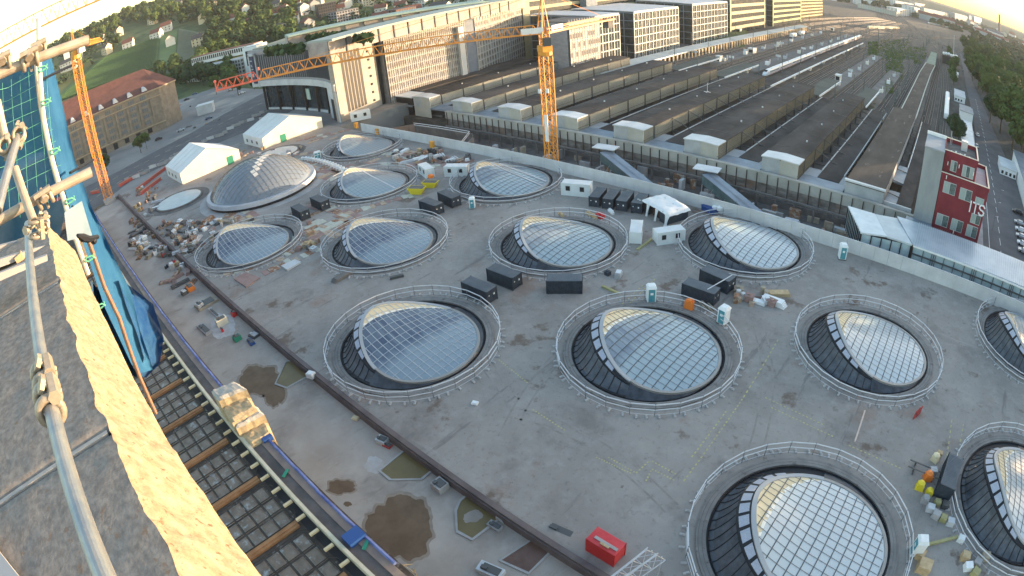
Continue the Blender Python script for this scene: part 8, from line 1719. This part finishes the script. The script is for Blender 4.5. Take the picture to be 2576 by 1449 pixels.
for zi, ((x0, y0), (x1, y1), n_, z) in enumerate(zones):
    for k in range(n_):
        px, py = rnd.uniform(x0, x1), rnd.uniform(min(y0, y1), max(y0, y1) + .1); p = G(px, py, z)
        if any(math.hypot(p.x - ex, p.y - ey) < 14.6 for _, ex, ey, *_r in EYES) or math.hypot(p.x - DC.x, p.y - DC.y) < 21.5: continue
        if z == 0 and p.y < 27: p = G(px, py, -1); zz = -1
        else: zz = z
        if zz == -1 and (p.y > 25.4 or p.y < 12): continue
        if zz == 0 and p.y > 111.5: continue
        kd = rnd.choice(kinds); m_ = rnd.choice(cols); o = clutter(kd, m_)
        if o['used']: o = o.copy(); C.objects.link(o)
        o['used'] = 1; o.location = (p.x, p.y, zz); o.rotation_euler = (0, 0, rnd.uniform(0, 3.1)); s = rnd.uniform(.8, 1.5); o.scale = (s, s, s * rnd.uniform(.7, 1.2)); tag(o, KL[kd].replace(' building clutter', ' clutter ' + ZN[zi]), kd.replace('_', ' '), 'building clutter: ' + kd.replace('_', ' '))
for o in list(proto_c.values()):
    if not o['used']: bpy.data.objects.remove(o)
for o in bpy.data.objects:
    if 'used' in o: del o['used']
# red barriers near the left crane and white barriers along the street
for i, (a, b) in enumerate((((345, 480), (418, 425)), ((355, 490), (405, 452)), ((300, 470), (352, 440)), ((230, 488), (250, 484)))):
    A, B = G(*a, 0), G(*b, 0); d = B - A; t = thing('red_barrier', ['long red steel beam beside the front tent', 'second red steel beam beside the front tent', 'short red beam nearer the leaning crane', 'red board at the crane foot'][i], 'beam', ((A + B) / 2).to_tuple()); m = MB(); m.obox(((A + B) / 2).to_tuple(), (d.length, .9, .25), math.atan2(d.y, d.x)); m.build('lower_flange', red, t); m = MB(); c = (A + B) / 2; m.obox((c.x, c.y, .25), (d.length, .3, .7), math.atan2(d.y, d.x)); m.obox((c.x, c.y, .95), (d.length, .9, .2), math.atan2(d.y, d.x)); m.build('upper_flange', MATS['red_edge'], t)
for i in range(22):
    px = 320 + i * 16 + (i * 7) % 9; py = 455 - i * 8.1 + (i * 5) % 4; p = G(px, py, 0); q = MB(); q.obox((p.x, p.y, 0), (2.6 + (i % 3), .12, 1.4), R(64)); q.obox((p.x, p.y, 0), (.3, .9, .15), R(64)); tag(q.build('fence_panel', (conc, conc_l, conc)[i % 3]), 'pale hoarding panel along the street side of the site', 'fence panel', 'pale hoarding panels by the street')
# ------------------------------------------------------------------ haze
m = MB(); m.box(-4200, 3200, -400, 6200, -10.2, 190); hz_o = m.build('haze', (hm := bpy.data.materials.new('haze_air')), base=(0, 0, -10.2)); hz_o['kind'] = 'stuff'
hm.use_nodes = True; n_ = hm.node_tree.nodes; n_.clear(); ov = n_.new('ShaderNodeOutputMaterial'); pv = n_.new('ShaderNodeVolumePrincipled'); pv.inputs['Color'].default_value = (.92, .93, .95, 1); pv.inputs['Density'].default_value = .00006; pv.inputs['Anisotropy'].default_value = 0
hm.node_tree.links.new(pv.outputs[0], ov.inputs['Volume'])
# ------------------------------------------------------------------ tidy
for o in bpy.data.objects:
    if '_loc' in o: del o['_loc']
for o in list(bpy.data.objects):
    if o.parent is None and o.get('label') == 'x': print('UNPLACED', o.name)
